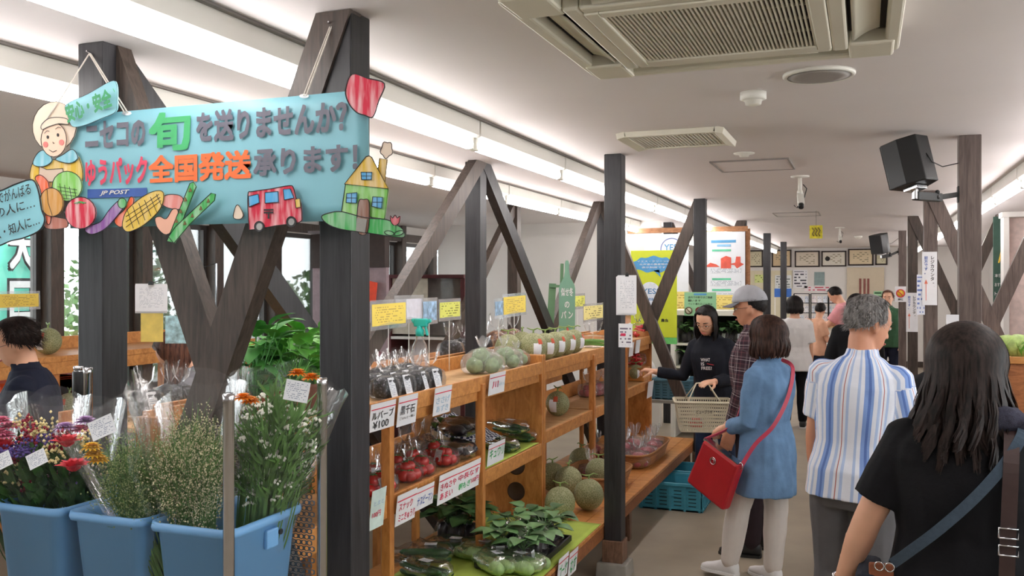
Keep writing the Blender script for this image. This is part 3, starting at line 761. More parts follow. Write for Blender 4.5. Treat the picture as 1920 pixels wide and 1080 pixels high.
# shelves on the far side of the same posts (back to back)
t = thing('display_shelf', 'honey pine shelf on the window side, behind the sloping braces', 'shelf', (0, 4.2, 0), 0, 'wooden display shelves')
plank(t, 'top_board', -2.86, -2.42, -1.6, 4.0, 1.2, 1.22, m_ply); plank(t, 'top_rail', -2.42, -2.4, -1.6, 4.0, 1.2, 1.31); plank(t, 'top_rail', -2.88, -2.86, -1.6, 4.0, 1.14, 1.26)
plank(t, 'shelf_board', -2.86, -2.42, -1.6, 4.0, .7, .72, m_ply)
for y in (-1.6, 0.0, 1.3, 2.6, 3.98):
    plank(t, 'upright', -2.88, -2.85, y, y + .04, 0, 1.2, m_shelfv); plank(t, 'upright', -2.43, -2.4, y, y + .04, 0, 1.2, m_shelfv)

# ================================================================== PRODUCE
m_melon = None
def melon_mat():
    t = NT('netted melon rind'); v = t.coord('Object', (1, 1, 1))
    vo = t.n('TexVoronoi', feature='DISTANCE_TO_EDGE', Scale=80.0); t.l(v, vo.inputs['Vector'])
    nz = t.n('TexNoise', Scale=14.0, Detail=3.0); t.l(v, nz.inputs['Vector'])
    base = t.ramp(nz.outputs['Fac'], [(.3, (120, 126, 84)), (.7, (148, 150, 104))])
    net = t.ramp(vo.outputs['Distance'], [(.0, (1, 1, 1, 1)), (.09, (0, 0, 0, 1))])
    mx = t.n('MixRGB'); t.l(net, mx.inputs[0]); t.l(base, mx.inputs[1]); mx.inputs[2].default_value = srgb((188, 184, 148))
    t.l(mx.outputs[0], t.p.inputs['Base Color']); t.set(Roughness=.6); t.bump(net, .35, .002); return t.m
m_melon = melon_mat()
m_stem = mat('green stem', (140, 164, 92), .6, .15, 30); m_stick = printed('label print', (234, 236, 240), (160, 168, 186), 11, 22, .5, .08)
m_clear = film('cellophane', (1, 1, 1), .035, .1, .35, 28, .5); m_clear2 = film('thick cellophane', (1, 1, 1), .12, .12, .5, 20, .5); m_clear3 = film('limp cellophane', (1, 1, 1), .02, .2, .3, 20, .3)
def sticker(parent, T, w, h, m=None, name='sticker'): return paper(name, T, w, h, m or m_stick, parent, .0006, 0, 2)
def make_melon(r=.085, lab=True, side=0):
    t = thing('melon', '', 'melon')
    b = MB(); b.ell((0, 0, r * 1.04), (r, r, r * 1.05), 28, 20, fn=lambda q: 1 + .012 * math.cos(10 * math.atan2(q.y, q.x)) * (1 - q.z * q.z)); b.build('rind', m_melon, t, True)
    b = MB(); z = r * 2.08
    b.tube([(0, 0, z - .008), (0, 0, z + .012), (.004, 0, z + .022)], [.006, .005, .005], 7)
    b.tube([(-.045, .01, z + .03), (-.02, .003, z + .022), (.004, 0, z + .02), (.03, -.006, z + .03), (.05, -.014, z + .022)], [.003, .004, .005, .004, .003], 6); b.build('stem', m_stem, t, True)
    if lab:
        for a, zz, w, h, m in ((side, .9, .052, .075, m_stick), (side + .25, 1.45, .03, .03, mat('orange sticker', (206, 90, 60), .5))):
            b = MB(); b.grid(lambda u, v: Vector((math.cos(a + (u - .5) * w / r) * math.cos(math.asin(max(-.95, min(.95, zz - 1 + (v - .5) * h / r)))) * (r * 1.02), math.sin(a + (u - .5) * w / r) * math.cos(math.asin(max(-.95, min(.95, zz - 1 + (v - .5) * h / r)))) * (r * 1.02), r * 1.04 + (zz - 1 + (v - .5) * h / r) * r * 1.05)), 5, 5)
            o = b.build('sticker', m, t, True); sheet_attr(o.data, lambda co: (.5 + (co.y) / .06, (co.z - .04) / .1, 0))
    return t
mel = [make_melon(.085, True, -.9), make_melon(.085, False), make_melon(.075, True, -1.2)]
mused = set()
def put(root, used, key, loc, rz, label, group, sc=None):
    if key not in used:
        used.add(key); root.location = loc; root.rotation_euler = (0, 0, rz); root['label'] = label
        if group: root['group'] = group
        if sc is not None: root.scale = (sc, sc, sc) if not hasattr(sc, '__len__') else sc
        return root
    return dup(root, loc, rz, label, group, sc)
def melon(k, loc, rz, label, group, sc=1): return put(mel[k], mused, k, loc, rz, label, group, sc)
TZ = 1.252
for i, (x, y, s) in enumerate([(-1.97, 5.43, 1.04), (-1.96, 5.63, .98), (-1.955, 5.82, .98), (-1.95, 6.02, .98), (-1.95, 6.22, .96)]):
    melon(0, (x, y, TZ), .15 * i, 'netted green melon with white label, %s in the row along the shelf front' % ORD[i], 'melons in a row on the top shelf', s)
melon(1, (-2.12, 5.37, TZ), .5, 'netted melon behind the plastic bag, leftmost on the top shelf', 'melons in a row on the top shelf', 1.0)
melon(1, (-2.14, 5.68, TZ), 2.0, 'netted yellowish melon at the back of the top shelf row', 'melons in a row on the top shelf', 1.0)
melon(2, (-1.99, 5.98, .832), -.5, 'single netted melon with red sticker alone on the middle shelf', 'melons', 1.1)
lowm = [((1050, 962), -1.72), ((1104, 962), -1.62), ((1066, 930), -1.86), ((1090, 908), -1.98), ((1122, 925), -1.75), ((1036, 914), -2.0)]
for i, ((px, py), X) in enumerate(lowm):
    p = atX(px, py, X); y = p.y
    melon(1, (X, atX(px, 900, X).y, LPZ + .006), i * .9, 'netted melon on the low platform, %s' % ['front left of the pile', 'front right beside the black post', 'second row behind the front pair', 'at the back of the pile', 'partly hidden by the black post', 'far left against the side panel'][i], 'melons piled on the low platform', 1.1)

# ---- bagged goods
def film_bag(t, w, d, h, seed=0, neck=.66, flare=.42, m=None, ny=9):
    rn = random.Random(seed); n = 26; rs = []
    prof = [(.0, .55), (.03, .9), (.12, 1.04), (.3, 1.06), (.48, .95), (neck - .06, .5), (neck, .15), (neck + .05, .16), (neck + .15, flare * .7), (1.0, flare)]
    for z, k in prof:
        ring = []
        for i in range(n):
            a = i * 2 * PI / n; ru = 1 + (.05 + (.3 if z > neck else 0)) * noise.noise(Vector((math.cos(a) * 2.2, math.sin(a) * 2.2, z * 3 + seed * 3.1))) + (.13 * math.sin(a * 5 + seed) if z > neck else 0)
            se = 1 / max(abs(math.cos(a)) ** 3 + abs(math.sin(a)) ** 3, .3) ** (1 / 3.)
            if z > neck: se = 1
            ring.append(Vector((w / 2 * k * ru * se * math.cos(a), d / 2 * k * ru * se * math.sin(a), h * z + (.012 * math.sin(a * 4 + seed) if z > .95 else 0))))
        rs.append(ring)
    b = MB(); b.rings(rs, False); b.f.append([i for i in range(n)][::-1]); b.mi.append(0)
    return b.build('film', m or m_clear, t, True)
def beanmat(name, lo, hi):  # hi paints a highlight into the colour of each bean
    t = NT(name); vo = t.n('TexVoronoi', Scale=80.0); t.l(t.coord('Object'), vo.inputs['Vector'])
    t.l(t.ramp(vo.outputs['Distance'], [(.1, hi), (.3, tuple((a + b) // 2 for a, b in zip(lo, hi))), (.6, lo)]), t.p.inputs['Base Color']); t.set(Roughness=.35); t.bump(vo.outputs['Distance'], -.8, .006); return t.m
m_tom = mat('tomato skin', (190, 30, 26), .22, .15, 6, coat=.3); m_calyx = mat('calyx green', (74, 112, 50), .6)
m_bean = beanmat('black beans', (10, 10, 13), (104, 104, 114)); m_egg = mat('aubergine skin', (26, 18, 28), .28, .2, 8, coat=.2); m_cuc = mat('cucumber skin', (42, 78, 40), .35, .25, 40, bump=.4, bscale=70)
m_pale = mat('pale squash skin', (150, 180, 118), .4, .18, 14, stretch=(6, 6, 1)); m_pot = mat('red onion skin', (176, 74, 84), .4, .25, 12); m_nut = beanmat('brown beans', (96, 58, 34), (190, 140, 92))
m_pep = mat('red pepper', (206, 34, 40), .25, .12, 8, coat=.3); m_ltg = mat('pale green vegetable', (128, 152, 104), .55, .3, 40, bump=.5, bscale=60)
mp = {}
def proto(kind, seed=0):
    rn = random.Random(seed + 11); t = thing('bag', '', 'bag')
    if kind == 'bean':
        t.name = 'bean_bag'
        b = MB(); b.ell((0, 0, .046), (.036, .044, .042), 24, 16, fn=lambda q: (1 + .06 * noise.noise(q * 5 + Vector((seed, 0, 0)))) / (abs(q.x) ** 4 + abs(q.y) ** 4 + abs(q.z) ** 4) ** .25); b.build('beans', m_bean, t, True)
        film_bag(t, .098, .115, .155, seed, .62, .55); sticker(t, frame((.051, -.028, .012), (0, 1, 0), (-.3, 0, 1)), .04, .075)
    elif kind == 'tomato':
        t.name = 'tomato_bag'
        for k in range(7):
            a = k * 2.4 + seed; r = .028 + rn.random() * .005; rr = .034 if k < 5 else .012; p = Vector((rr * math.cos(a), rr * math.sin(a), r + (.0 if k < 5 else .04)))
            b = MB(); b.ell(p, (r, r, r * .9), 16, 10); o = b.build('tomato', m_tom, t, True)
            b = MB()
            for j in range(5):
                an = j * 1.257; b.tube([p + Vector((0, 0, r * .88)), p + Vector((.008 * math.cos(an), .008 * math.sin(an), r * .93)), p + Vector((.018 * math.cos(an), .018 * math.sin(an), r * .84))], [.003, .003, .001], 5)
            b.build('calyx', m_calyx, o, True)
        film_bag(t, .135, .135, .165, seed, .62, .4); sticker(t, frame((.062, -.022, .03), (0, 1, 0), (-.4, 0, 1)), .045, .06)
    elif kind == 'aubergine':
        t.name = 'aubergine_bag'
        for k in range(4):
            x = -.055 + .037 * k; z = .026 + (.02 if k % 2 else 0); b = MB()
            b.tube([(x + .0, -.1, z), (x, -.07, z), (x, -.02, z), (x, .05, z + .005), (x, .09, z + .008)], [.012, .026, .028, .02, .012], 14); o = b.build('aubergine', m_egg, t, True)
            b = MB(); b.tube([(x, .08, z + .007), (x, .1, z + .01), (x, .125, z + .016)], [.0165, .013, .005], 10); b.build('cap', m_calyx, o, True)
        b = MB(); rs = []
        for k in range(9):
            u = k / 8; y = -.125 + .27 * u; kk = [.2, .85, 1, 1.03, 1, .95, .6, .28, .45][k]
            rs.append([Vector((.092 * kk * math.cos(a) * (1 + .06 * math.sin(a * 7 + k)), y, .036 + .042 * kk * math.sin(a) + .006 * math.sin(a * 5 + k * 2))) for a in [i * 2 * PI / 22 for i in range(22)]])
        b.rings(rs); b.build('film', m_clear, t, True)
    elif kind in ('cucumber', 'squash'):
        t.name = 'cucumber_bag' if kind == 'cucumber' else 'squash_bag'; big = kind == 'squash'
        for k in range(3 if big else 5):
            r = .034 if big else .0165; x = (-.055 + .055 * k) if big else (-.04 + .026 * (k % 4)); z = r if big else (.018 + (.03 if k == 4 else (.006 if k % 2 else 0))); L = .125 if big else .115
            bend = rn.uniform(-.012, .012); b = MB(); b.tube([(x + bend * (1 - (2 * u - 1) ** 2), (u - .5) * 2 * L, z) for u in (0, .06, .2, .4, .6, .8, .94, 1)], [r * q for q in (.35, .75, .95, 1, 1, .96, .75, .3)], 12)
            b.build('squash' if big else 'cucumber', m_pale if big else m_cuc, t, True)
        b = MB(); rs = []; ww = .1 if big else .068; hh = .042 if big else .04
        for k in range(9):
            u = k / 8; y = -.13 + .3 * u; kk = [.3, .95, 1.02, 1.03, 1.02, 1, .8, .3, .5][k]
            rs.append([Vector((ww * kk * math.cos(a) * (1 + .05 * math.sin(a * 7 + k)), y, hh + hh * 1.04 * kk * math.sin(a) + .004 * math.sin(a * 5 + k * 2))) for a in [i * 2 * PI / 22 for i in range(22)]])
        b.rings(rs); b.build('film', m_clear, t, True); sticker(t, frame((-.01 if not big else .0, -.05, 2.06 * hh), (0, 1, 0), (-1, 0, .02)), .055, .04)
    elif kind == 'onion':
        t.name = 'onion_bag'
        for k in range(8):
            a = k * 2.4 + seed; r = .026 + rn.random() * .006; rr = .042 if k < 5 else .016; p = Vector((rr * math.cos(a), rr * math.sin(a), r + (0 if k < 5 else .04)))
            b = MB(); b.ell(p, (r, r * 1.1, r * .95), 14, 9); b.build('onion', m_pot, t, True)
        film_bag(t, .155, .15, .2, seed, .58, .5, m_clear2); sticker(t, frame((.07, -.02, .03), (0, 1, 0), (-.4, 0, 1)), .04, .05)
    elif kind == 'pepper':
        t.name = 'pepper_bag'
        for k in range(14):
            a = rn.uniform(0, 6.28); z = .014 + .07 * rn.random(); c = Vector((rn.uniform(-.03, .03), rn.uniform(-.03, .03), z)); dd = Vector((math.cos(a), math.sin(a), rn.uniform(-.3, .4))) * .035
            b = MB(); b.tube([c - dd, c - dd * .3, c + dd * .4 + Vector((0, 0, .004)), c + dd], [.009, .011, .009, .002], 8); b.build('pepper', m_pep, t, True)
        film_bag(t, .14, .14, .19, seed, .6, .5, m_clear)
    elif kind == 'green':
        t.name = 'green_vegetable_bag'
        for k in range(6):
            a = k * 2.1 + seed; r = .04 + rn.random() * .008; rr = .055 if k < 4 else .02; p = Vector((rr * math.cos(a), rr * math.sin(a), r + (0 if k < 4 else .05)))
            b = MB(); b.ell(p, (r, r, r * .95), 18, 12, fn=lambda q: 1 + .06 * math.cos(5 * math.atan2(q.y, q.x)) + .05 * noise.noise(q * 3)); b.build('vegetable', m_ltg, t, True)
        film_bag(t, .22, .21, .2, seed, .72, .34, m_clear2)
    elif kind == 'nut':
        t.name = 'brown_bean_bag'
        b = MB(); b.ell((0, 0, .05), (.05, .055, .05), 20, 14, fn=lambda q: 1 + .1 * noise.noise(q * 5 + Vector((seed, 3, 0)))); b.build('beans', m_nut, t, True)
        film_bag(t, .115, .12, .17, seed, .6, .5); sticker(t, frame((.055, -.02, .03), (0, 1, 0), (-.35, 0, 1)), .034, .05)
    mp[(kind, seed)] = t; return t
bused = set()
def bag(kind, seed, loc, rz, label, group, sc=1):
    t = mp.get((kind, seed)) or proto(kind, seed)
    return put(t, bused, (kind, seed), loc, rz, label, group, sc)
def shelf_at(px, X, z):   # point on a shelf at depth X seen at image column px
    return (X, atX(px, 500, X).y, z)
i = 0
for row, (X, cols) in enumerate(((-1.925, (722, 752, 781, 808)), (-2.03, (700, 727, 752, 778)), (-2.13, (712, 738, 762)))):
    for k, px in enumerate(cols):
        bag('bean', i % 3, shelf_at(px, X, TZ), random.uniform(-.3, .3), 'cellophane bag of black beans, %s row, %s from the post' % (['front', 'middle', 'rear'][row], ORD[k]), 'black bean bags on the top shelf', 1.14)
        i += 1
for k, (px, X, s) in enumerate(((905, -1.98, 1.0), (945, -1.99, .92), (968, -2.0, .7), (905, -2.12, .8))):
    bag('green', k % 2, shelf_at(px, X, TZ), k * 1.3, 'plastic bag of round pale green vegetables, %s' % ['largest, at the shelf front', 'second from the front, beside the largest', 'small one with the loose plastic end', 'rear one against the back rail'][k], 'bags of green vegetables', s)
i = 0
for row, (X, cols) in enumerate(((-1.935, (698, 716, 765, 790, 834)), (-2.05, (700, 742, 775, 815)))):
    for k, px in enumerate(cols):
        bag('tomato', i % 2, shelf_at(px, X, .853), i * 1.1, 'cellophane bag of red tomatoes, %s row, %s from the post' % (['front', 'rear'][row], ORD[k]), 'tomato bags on the middle shelf', .95); i += 1
bag('aubergine', 0, shelf_at(850, -1.985, .853), .95, 'cellophane bag of dark aubergines, lower of the pair on the middle shelf', 'aubergine bags', 1.15)
bag('aubergine', 0, (-2.02, shelf_at(860, -2.02, 0)[1], .95), 1.2, 'cellophane bag of dark aubergines lying on top of another bag', 'aubergine bags', 1.15)
for k, px in enumerate((758, 782, 800)): bag('nut', k % 2, shelf_at(px, -2.17, .853), k, 'cellophane bag of light brown beans behind the tomatoes, %s from the upright' % ORD[k], 'brown bean bags')
for k, (px, X, z, r) in enumerate(((940, -1.98, .776, 1.15), (975, -2.0, .776, 1.25), (958, -2.0, .85, 1.2))): bag('cucumber', k % 2, shelf_at(px, X, z), r, 'cellophane bag of dark green cucumbers, %s' % ['front left on the green cloth', 'right one on the green cloth', 'stacked on top of the other two'][k], 'cucumber bags on the shelf', 1.0)
# low platform: cucumbers, pale squash, leafy aubergine packs
for k, (px, X) in enumerate(((770, -1.83), (800, -1.98), (835, -1.74), (850, -2.02), (800, -2.1))):
    bag('cucumber', k % 2, (X, atX(px, 900, X).y, LPZ + .008), 1.1 + .2 * k, 'cellophane bag of cucumbers on the low platform, %s from the near upright' % ORD[k], 'cucumber bags on the low platform', 1.15)
for k, (px, X) in enumerate(((935, -1.7), (975, -1.6), (905, -1.85))):
    bag('squash', 0, (X, atX(px, 900, X).y, LPZ + .008), .9 + .3 * k, 'bag of pale green squash on the low platform, %s' % ['middle one with a long label', 'front one beside the black tray', 'rear one against the upright'][k], 'squash bags', 1.1)
# bags beyond the footed post
for k, (px, X, z, s) in enumerate(((1102, -2.1, .832, 1.0), (1120, -2.05, .832, 1.05), (1135, -2.0, .832, 1.0), (1118, -2.05, LPZ, 1.1))):
    bag('onion', k % 2, shelf_at(px, X, z), k, 'cellophane bag of red onions, %s' % ['leftmost behind the lone melon', 'right behind the lone melon', 'half hidden by the footed post', 'on the low platform behind the near basket'][k], 'red onion bags', s)
bag('pepper', 0, (-1.98, atX(1196, 500, -1.98).y, TZ), 0, 'cellophane bag of red chilli peppers at the far end of the top shelf', 'red pepper bags', 1.2)
bag('pepper', 0, (-1.97, atX(1192, 500, -1.97).y, .99), 1.3, 'cellophane bag of red chilli peppers on the small wooden box', 'red pepper bags', 1.25)
b = MB(); b.box((0, 0, .062), (.22, .26, .124)); o = b.build('wooden_box', m_shelf, None, bevel=.004, loc=(-1.97, atX(1192, 500, -1.97).y, .863)); tag(o, 'small pine box under the red chilli bag on the far shelf', 'box')
melon(2, (-1.95, 8.12, .863), .4, 'small netted melon in the shadow of the far shelf end', 'melons', .95)
# green beans bundle on top shelf
t = thing('green_bean_bag', 'clear bag of thin green beans at the end of the melon row', 'bag', (-1.98, atX(1113, 500, -1.98).y, TZ))
for k in range(26):
    y = random.uniform(-.05, .05); z = .01 + .05 * random.random(); a = random.uniform(-.3, .3)
    b = MB(); b.tube([(-.09, y - .09 * a, z), (-.03, y, z + .008), (.04, y + .02 * a, z + .006), (.1, y + .09 * a, z)], [.003, .0045, .0045, .002], 6); b.build('green_bean', mat('bean green', (96, 150, 52), .4, .2), t, True)
film_bag(t, .24, .16, .2, 4, .5, .6)
# checked cloth wrapped tray
t = thing('checked_cloth', 'dark blue and white checked cloth folded over a small box', 'cloth', shelf_at(868, -2.11, .853))
mc = NT('blue check'); ck = mc.n('TexChecker', Scale=60.0); mc.l(mc.coord('Object'), ck.inputs['Vector']); ck.inputs['Color1'].default_value = srgb((34, 40, 74)); ck.inputs['Color2'].default_value = srgb((206, 208, 216)); mc.l(ck.outputs['Color'], mc.p.inputs['Base Color']); mc.set(Roughness=.85)
b = MB(); b.grid(lambda u, v: (-.12 + .3 * u, -.16 + .32 * v, .15 - .12 * u + .012 * noise.noise(Vector((u * 5, v * 5, 1))) - (.05 * max(0, abs(v - .5) - .4) * 10)), 20, 20); b.build('cloth', mc.m, t, True, solid=.004)
b = MB(); b.box((-.02, 0, .05), (.2, .26, .1)); b.build('box', mat('beige card', (206, 176, 130), .8), t)
# leafy packs on black tray
t = thing('black_tray', 'shallow black plastic tray on the green cloth', 'tray', (-1.66, atX(985, 900, -1.66).y, LPZ + .008))
b = MB(); b.box((0, 0, .006), (.3, .62, .01)); b.build('base', m_black, t, bevel=.003)
for s in (-1, 1):
    b = MB(); b.box((s * .15, 0, .022), (.012, .63, .03)); b.build('rim', m_black, t, bevel=.003); b = MB(); b.box((0, s * .312, .022), (.3, .012, .03)); b.build('rim', m_black, t, bevel=.003)
tray_y = t.location.y
m_leaf = mat('leaf green', (98, 138, 84), .5, .25, 20); m_leafl = mat('fresh leaf green', (96, 160, 62), .45, .2, 14); m_leafd = mat('dark leaf green', (66, 100, 58), .5, .25, 20)
def leaf(mb, p, d, up, L, W, n=5, cup=.25, lobes=0):
    d = Vector(d).normalized(); up = Vector(up); s = d.cross(up)
    if s.length < 1e-4: s = d.orthogonal()
    s.normalize(); nrm = s.cross(d).normalized(); o = len(mb.v); p = Vector(p)
    for k in range(n + 1):
        u = k / n; w = W * math.sin(PI * min(1, .06 + u * .94)) ** .75 * (1 - .35 * u) * (1 + lobes * math.sin(u * 14))
        c = p + d * (L * u) - nrm * (L * .35 * u * u)
        mb.v += [tuple(c - s * w + nrm * w * cup), tuple(c), tuple(c + s * w + nrm * w * cup)]
    for k in range(n):
        a = o + k * 3
        for q in (0, 1): mb.f.append([a + q, a + q + 1, a + q + 4, a + q + 3]); mb.mi.append(0)
def leafy_pack(seed):
    rn = random.Random(seed); t = thing('leafy_pack', '', 'vegetable')
    for k in range(3):
        a = k * 2.1; p = Vector((.025 * math.cos(a), .025 * math.sin(a), .045)); b = MB(); b.tube([p - Vector((0, 0, .042)), p - Vector((0, 0, .02)), p + Vector((0, 0, .02)), p + Vector((0, 0, .045))], [.012, .028, .026, .01], 12); b.build('root', m_egg, t, True)
    for k in range(16):
        a = rn.uniform(0, 6.28); e = rn.uniform(.5, 1.25); d = Vector((math.cos(a) * math.cos(e), math.sin(a) * math.cos(e), math.sin(e))); p = Vector((0, 0, .08)); q = p + d * rn.uniform(.05, .12)
        b = MB(); b.tube([p, (p + q) / 2 + Vector((0, 0, .01)), q], .0025, 5); leaf(b, q, Vector((d.x, d.y, .15)), (0, 0, 1), rn.uniform(.08, .115), rn.uniform(.038, .052), 6, .2, .08); b.build('leaf', m_leaf if k % 3 else m_leafd, t, True)
    film_bag(t, .13, .13, .13, seed, .99, 1.05, m_clear3); sticker(t, frame((.062, -.025, .03), (0, 1, 0), (-.2, 0, 1)), .045, .055); return t
lp0 = leafy_pack(2); lp1 = leafy_pack(5); lu = set()
for k, (x, y) in enumerate(((-1.59, -.22), (-1.59, -.06), (-1.585, .1), (-1.6, .24), (-1.74, -.16), (-1.745, .04), (-1.73, .21))):
    put((lp0, lp1)[k % 2], lu, k % 2, (x, tray_y + y, LPZ + .02), k * 1.3, 'bagged leafy aubergine plant on the black tray, %s row, %s from the near end' % (('front', ORD[k]) if k < 4 else ('rear', ORD[k - 4])), 'leafy packs on the black tray')
for k, (px, X, s) in enumerate(((858, -2.1, 1.3), (880, -2.02, 1.2), (840, -2.15, 1.2))):
    put(lp0, lu, 0, (X, atX(px, 900, X).y, LPZ + .008), k, 'dark leafy bagged greens in the shade under the middle shelf, %s' % ['left of the upright', 'against the upright', 'farthest back'][k], 'leafy packs under the shelf', s)
# wicker baskets with bags
m_wick = wood('wicker', (132, 84, 44), (184, 128, 76), (30, 30, 60), .6, 4, .4)
def basket(label, p, L, W, Hh, rz=0):
    t = thing('wicker_basket', label, 'basket', p, rz, 'wicker baskets on the platform')
    def ring(k, z, o=0): return [Vector(((W / 2 * k) * math.copysign(abs(math.cos(a)) ** .45, math.cos(a)), (L / 2 * k) * math.copysign(abs(math.sin(a)) ** .45, math.sin(a)), z)) for a in [i * 2 * PI / 40 for i in range(40)]]
    b = MB(); b.rings([ring(.0, .004), ring(.84, .004), ring(.9, .03), ring(1, Hh), ring(.96, Hh), ring(.86, .03), ring(.8, .012), ring(0, .012)], False); b.build('weave', m_wick, t, True)
    for q in range(6):
        b = MB(); r = ring(.86 + .145 * q / 5, .012 + (Hh - .01) * q / 5); b.tube(r + [r[0]], .0055 if q < 5 else .009, 6, False); b.build('woven_band', m_wick, t, True)
    return t
ya = atX(1150, 800, -1.72).y
basket('wide wicker basket on the platform behind the footed post', (-1.76, 6.15, LPZ), .62, .42, .12)
basket('wicker basket of red onion bags at the far end of the platform', (-1.74, 7.25, LPZ), .95, .42, .11)
for k, (x, y, s) in enumerate(((-1.64, 6.9, 1.15), (-1.82, 6.95, 1.2), (-1.63, 7.15, 1.15), (-1.82, 7.2, 1.2), (-1.64, 7.4, 1.15), (-1.8, 7.45, 1.2), (-1.66, 7.6, 1.1), (-1.84, 6.3, 1.1))):
    bag('onion', k % 2, (x, y, LPZ + .014), k * .8, 'cellophane bag of red onions in a wicker basket, %s' % (['front near corner', 'rear near corner', 'second along the front', 'second along the rear', 'third along the front', 'third along the rear', 'far end', 'alone in the nearer basket'][k]), 'onion bags in the baskets', s)
# ---- crates
def crate(label, p, rz, L, W, Hh, m):
    t = thing('plastic_crate', label, 'crate', p, rz, 'plastic crates'); th = .006
    b = MB(); b.box((0, 0, .006), (W, L, .012)); b.build('floor_panel', m, t)
    for s in (-1, 1):
        for ax in (0, 1):
            ln = L if ax == 0 else W
            b = MB(); c = Vector((s * (W / 2 - th / 2), 0, Hh / 2)) if ax == 0 else Vector((0, s * (L / 2 - th / 2), Hh / 2))
            b.box(c, (th, ln, Hh) if ax == 0 else (ln, th, Hh))
            o = b.build('side_panel', m, t)
            b = MB(); nr = 7 if ax == 0 else 5
            for k in range(nr):
                u = (k / (nr - 1) - .5) * (ln - .03); d = Vector((s * (W / 2 + .004), u, Hh / 2)) if ax == 0 else Vector((u, s * (L / 2 + .004), Hh / 2)); b.box(d, (.01, .016, Hh) if ax == 0 else (.016, .01, Hh))
            for z in (.02, Hh * .55): b.box(Vector((c.x * 1.0 + (s * .006 if ax == 0 else 0), c.y + (s * .006 if ax else 0), z)), (.008, ln, .012) if ax == 0 else (ln, .008, .012))
            b.build('rib', m, o)
            # mesh slits
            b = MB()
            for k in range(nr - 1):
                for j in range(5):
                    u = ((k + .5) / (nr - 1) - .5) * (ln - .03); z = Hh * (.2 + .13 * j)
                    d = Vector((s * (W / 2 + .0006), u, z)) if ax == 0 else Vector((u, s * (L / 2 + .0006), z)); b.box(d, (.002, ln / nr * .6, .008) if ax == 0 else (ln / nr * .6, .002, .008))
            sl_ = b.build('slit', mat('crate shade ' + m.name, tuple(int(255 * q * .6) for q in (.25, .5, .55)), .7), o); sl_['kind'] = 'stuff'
    b = MB()
    for s in (-1, 1): b.box((s * (W / 2 + .004), 0, Hh - .012), (.022, L + .03, .024)); b.box((0, s * (L / 2 + .004), Hh - .012), (W + .03, .022, .024))
    b.build('rim', m, t, bevel=.004); return t
m_crate = mat('turquoise crate plastic', (70, 158, 182), .45, .06, 8); m_crate2 = mat('dusty teal crate plastic', (74, 118, 136), .5, .08, 8)
c0 = atZ(1268, 962, 0)
crate('turquoise plastic crate on the floor in front of the platform', (-1.40, 7.15, 0), 0, .38, .48, .215, m_crate)
crate('turquoise crate farther back, half hidden behind the front crate', (-1.36, 7.62, 0), 0, .38, .44, .215, m_crate)
tb = thing('low_table', 'grey-topped low table holding the dusty teal crate', 'table', (-1.75, 9.0, 0))
b = MB(); b.box((0, 0, .6), (.8, .5, .03)); b.build('top', mat('grey table top', (150, 148, 140), .6), tb, bevel=.003)
for x in (-.36, .36):
    for y in (-.2, .2): b = MB(); b.tube([(x, y, 0), (x, y, .585)], .015, 8); b.build('leg', m_metal, tb)
crate('dusty teal crate of bagged produce on the low table', (-1.72, 9.0, .615), PI / 2, .46, .36, .2, m_crate2)
bag('onion', 0, (-1.66, 8.98, .63), 0, 'cellophane bag of red produce inside the teal crate', 'onion bags in the crate', 1.1)
bag('onion', 1, (-1.82, 9.02, .63), 1, 'second cellophane bag of produce inside the teal crate', 'onion bags in the crate', 1.0)
# lime tray at the near end of the platform
t = thing('lime_tray', 'lime green plastic tray at the near end of the low platform', 'tray', (-1.62, 3.18, LPZ + .008))
b = MB(); rq = lambda e, z: [Vector((q.x, q.y, z)) for q in [Vector(((.2 + e) / 2 * sx, (.3 + e) / 2 * sy, 0)) for sx, sy in ((-1, -1), (1, -1), (1, 1), (-1, 1))]]
b.rings([rq(-.02, 0), rq(0, .07), rq(.02, .07), rq(.02, .08), rq(-.005, .08), rq(-.03, .006)]); b.build('tub', mat('lime plastic', (150, 200, 60), .45), t, bevel=.004)
# spray bottle
t = thing('spray_bottle', 'clear spray bottle with turquoise trigger on the top shelf', 'bottle', (-2.15, atX(787, 500, -2.15).y, TZ)); t.scale = (1.25, 1.25, 1.4)
b = MB(); b.lathe([(.032, 0), (.035, .006), (.035, .10), (.031, .125), (.017, .15), (.015, .165)], 20); b.build('bottle', film('clear plastic', (.97, .98, 1), .12, .05, .05), t, True)
b = MB(); b.lathe([(.031, .004), (.032, .05), (.001, .051)], 18); b.build('water', film('water', (.95, .97, 1), .04, .03, 0), t, True)
m_teal = mat('turquoise plastic', (40, 186, 176), .4, .05)
b = MB(); b.lathe([(.017, .162), (.018, .185), (.012, .19), (.012, .2)], 16); b.build('collar', m_teal, t, True)
b = MB(); b.box((.006, 0, .212), (.06, .022, .03)); b.bar((.03, 0, .21), (.052, 0, .222), .014, .014); b.bar((-.012, 0, .2), (-.034, 0, .225), .02, .012); b.build('head', m_teal, t, bevel=.004)
b = MB(); b.bar((.026, 0, .2), (.036, 0, .165), .012, .006); b.build('trigger', m_teal, t)
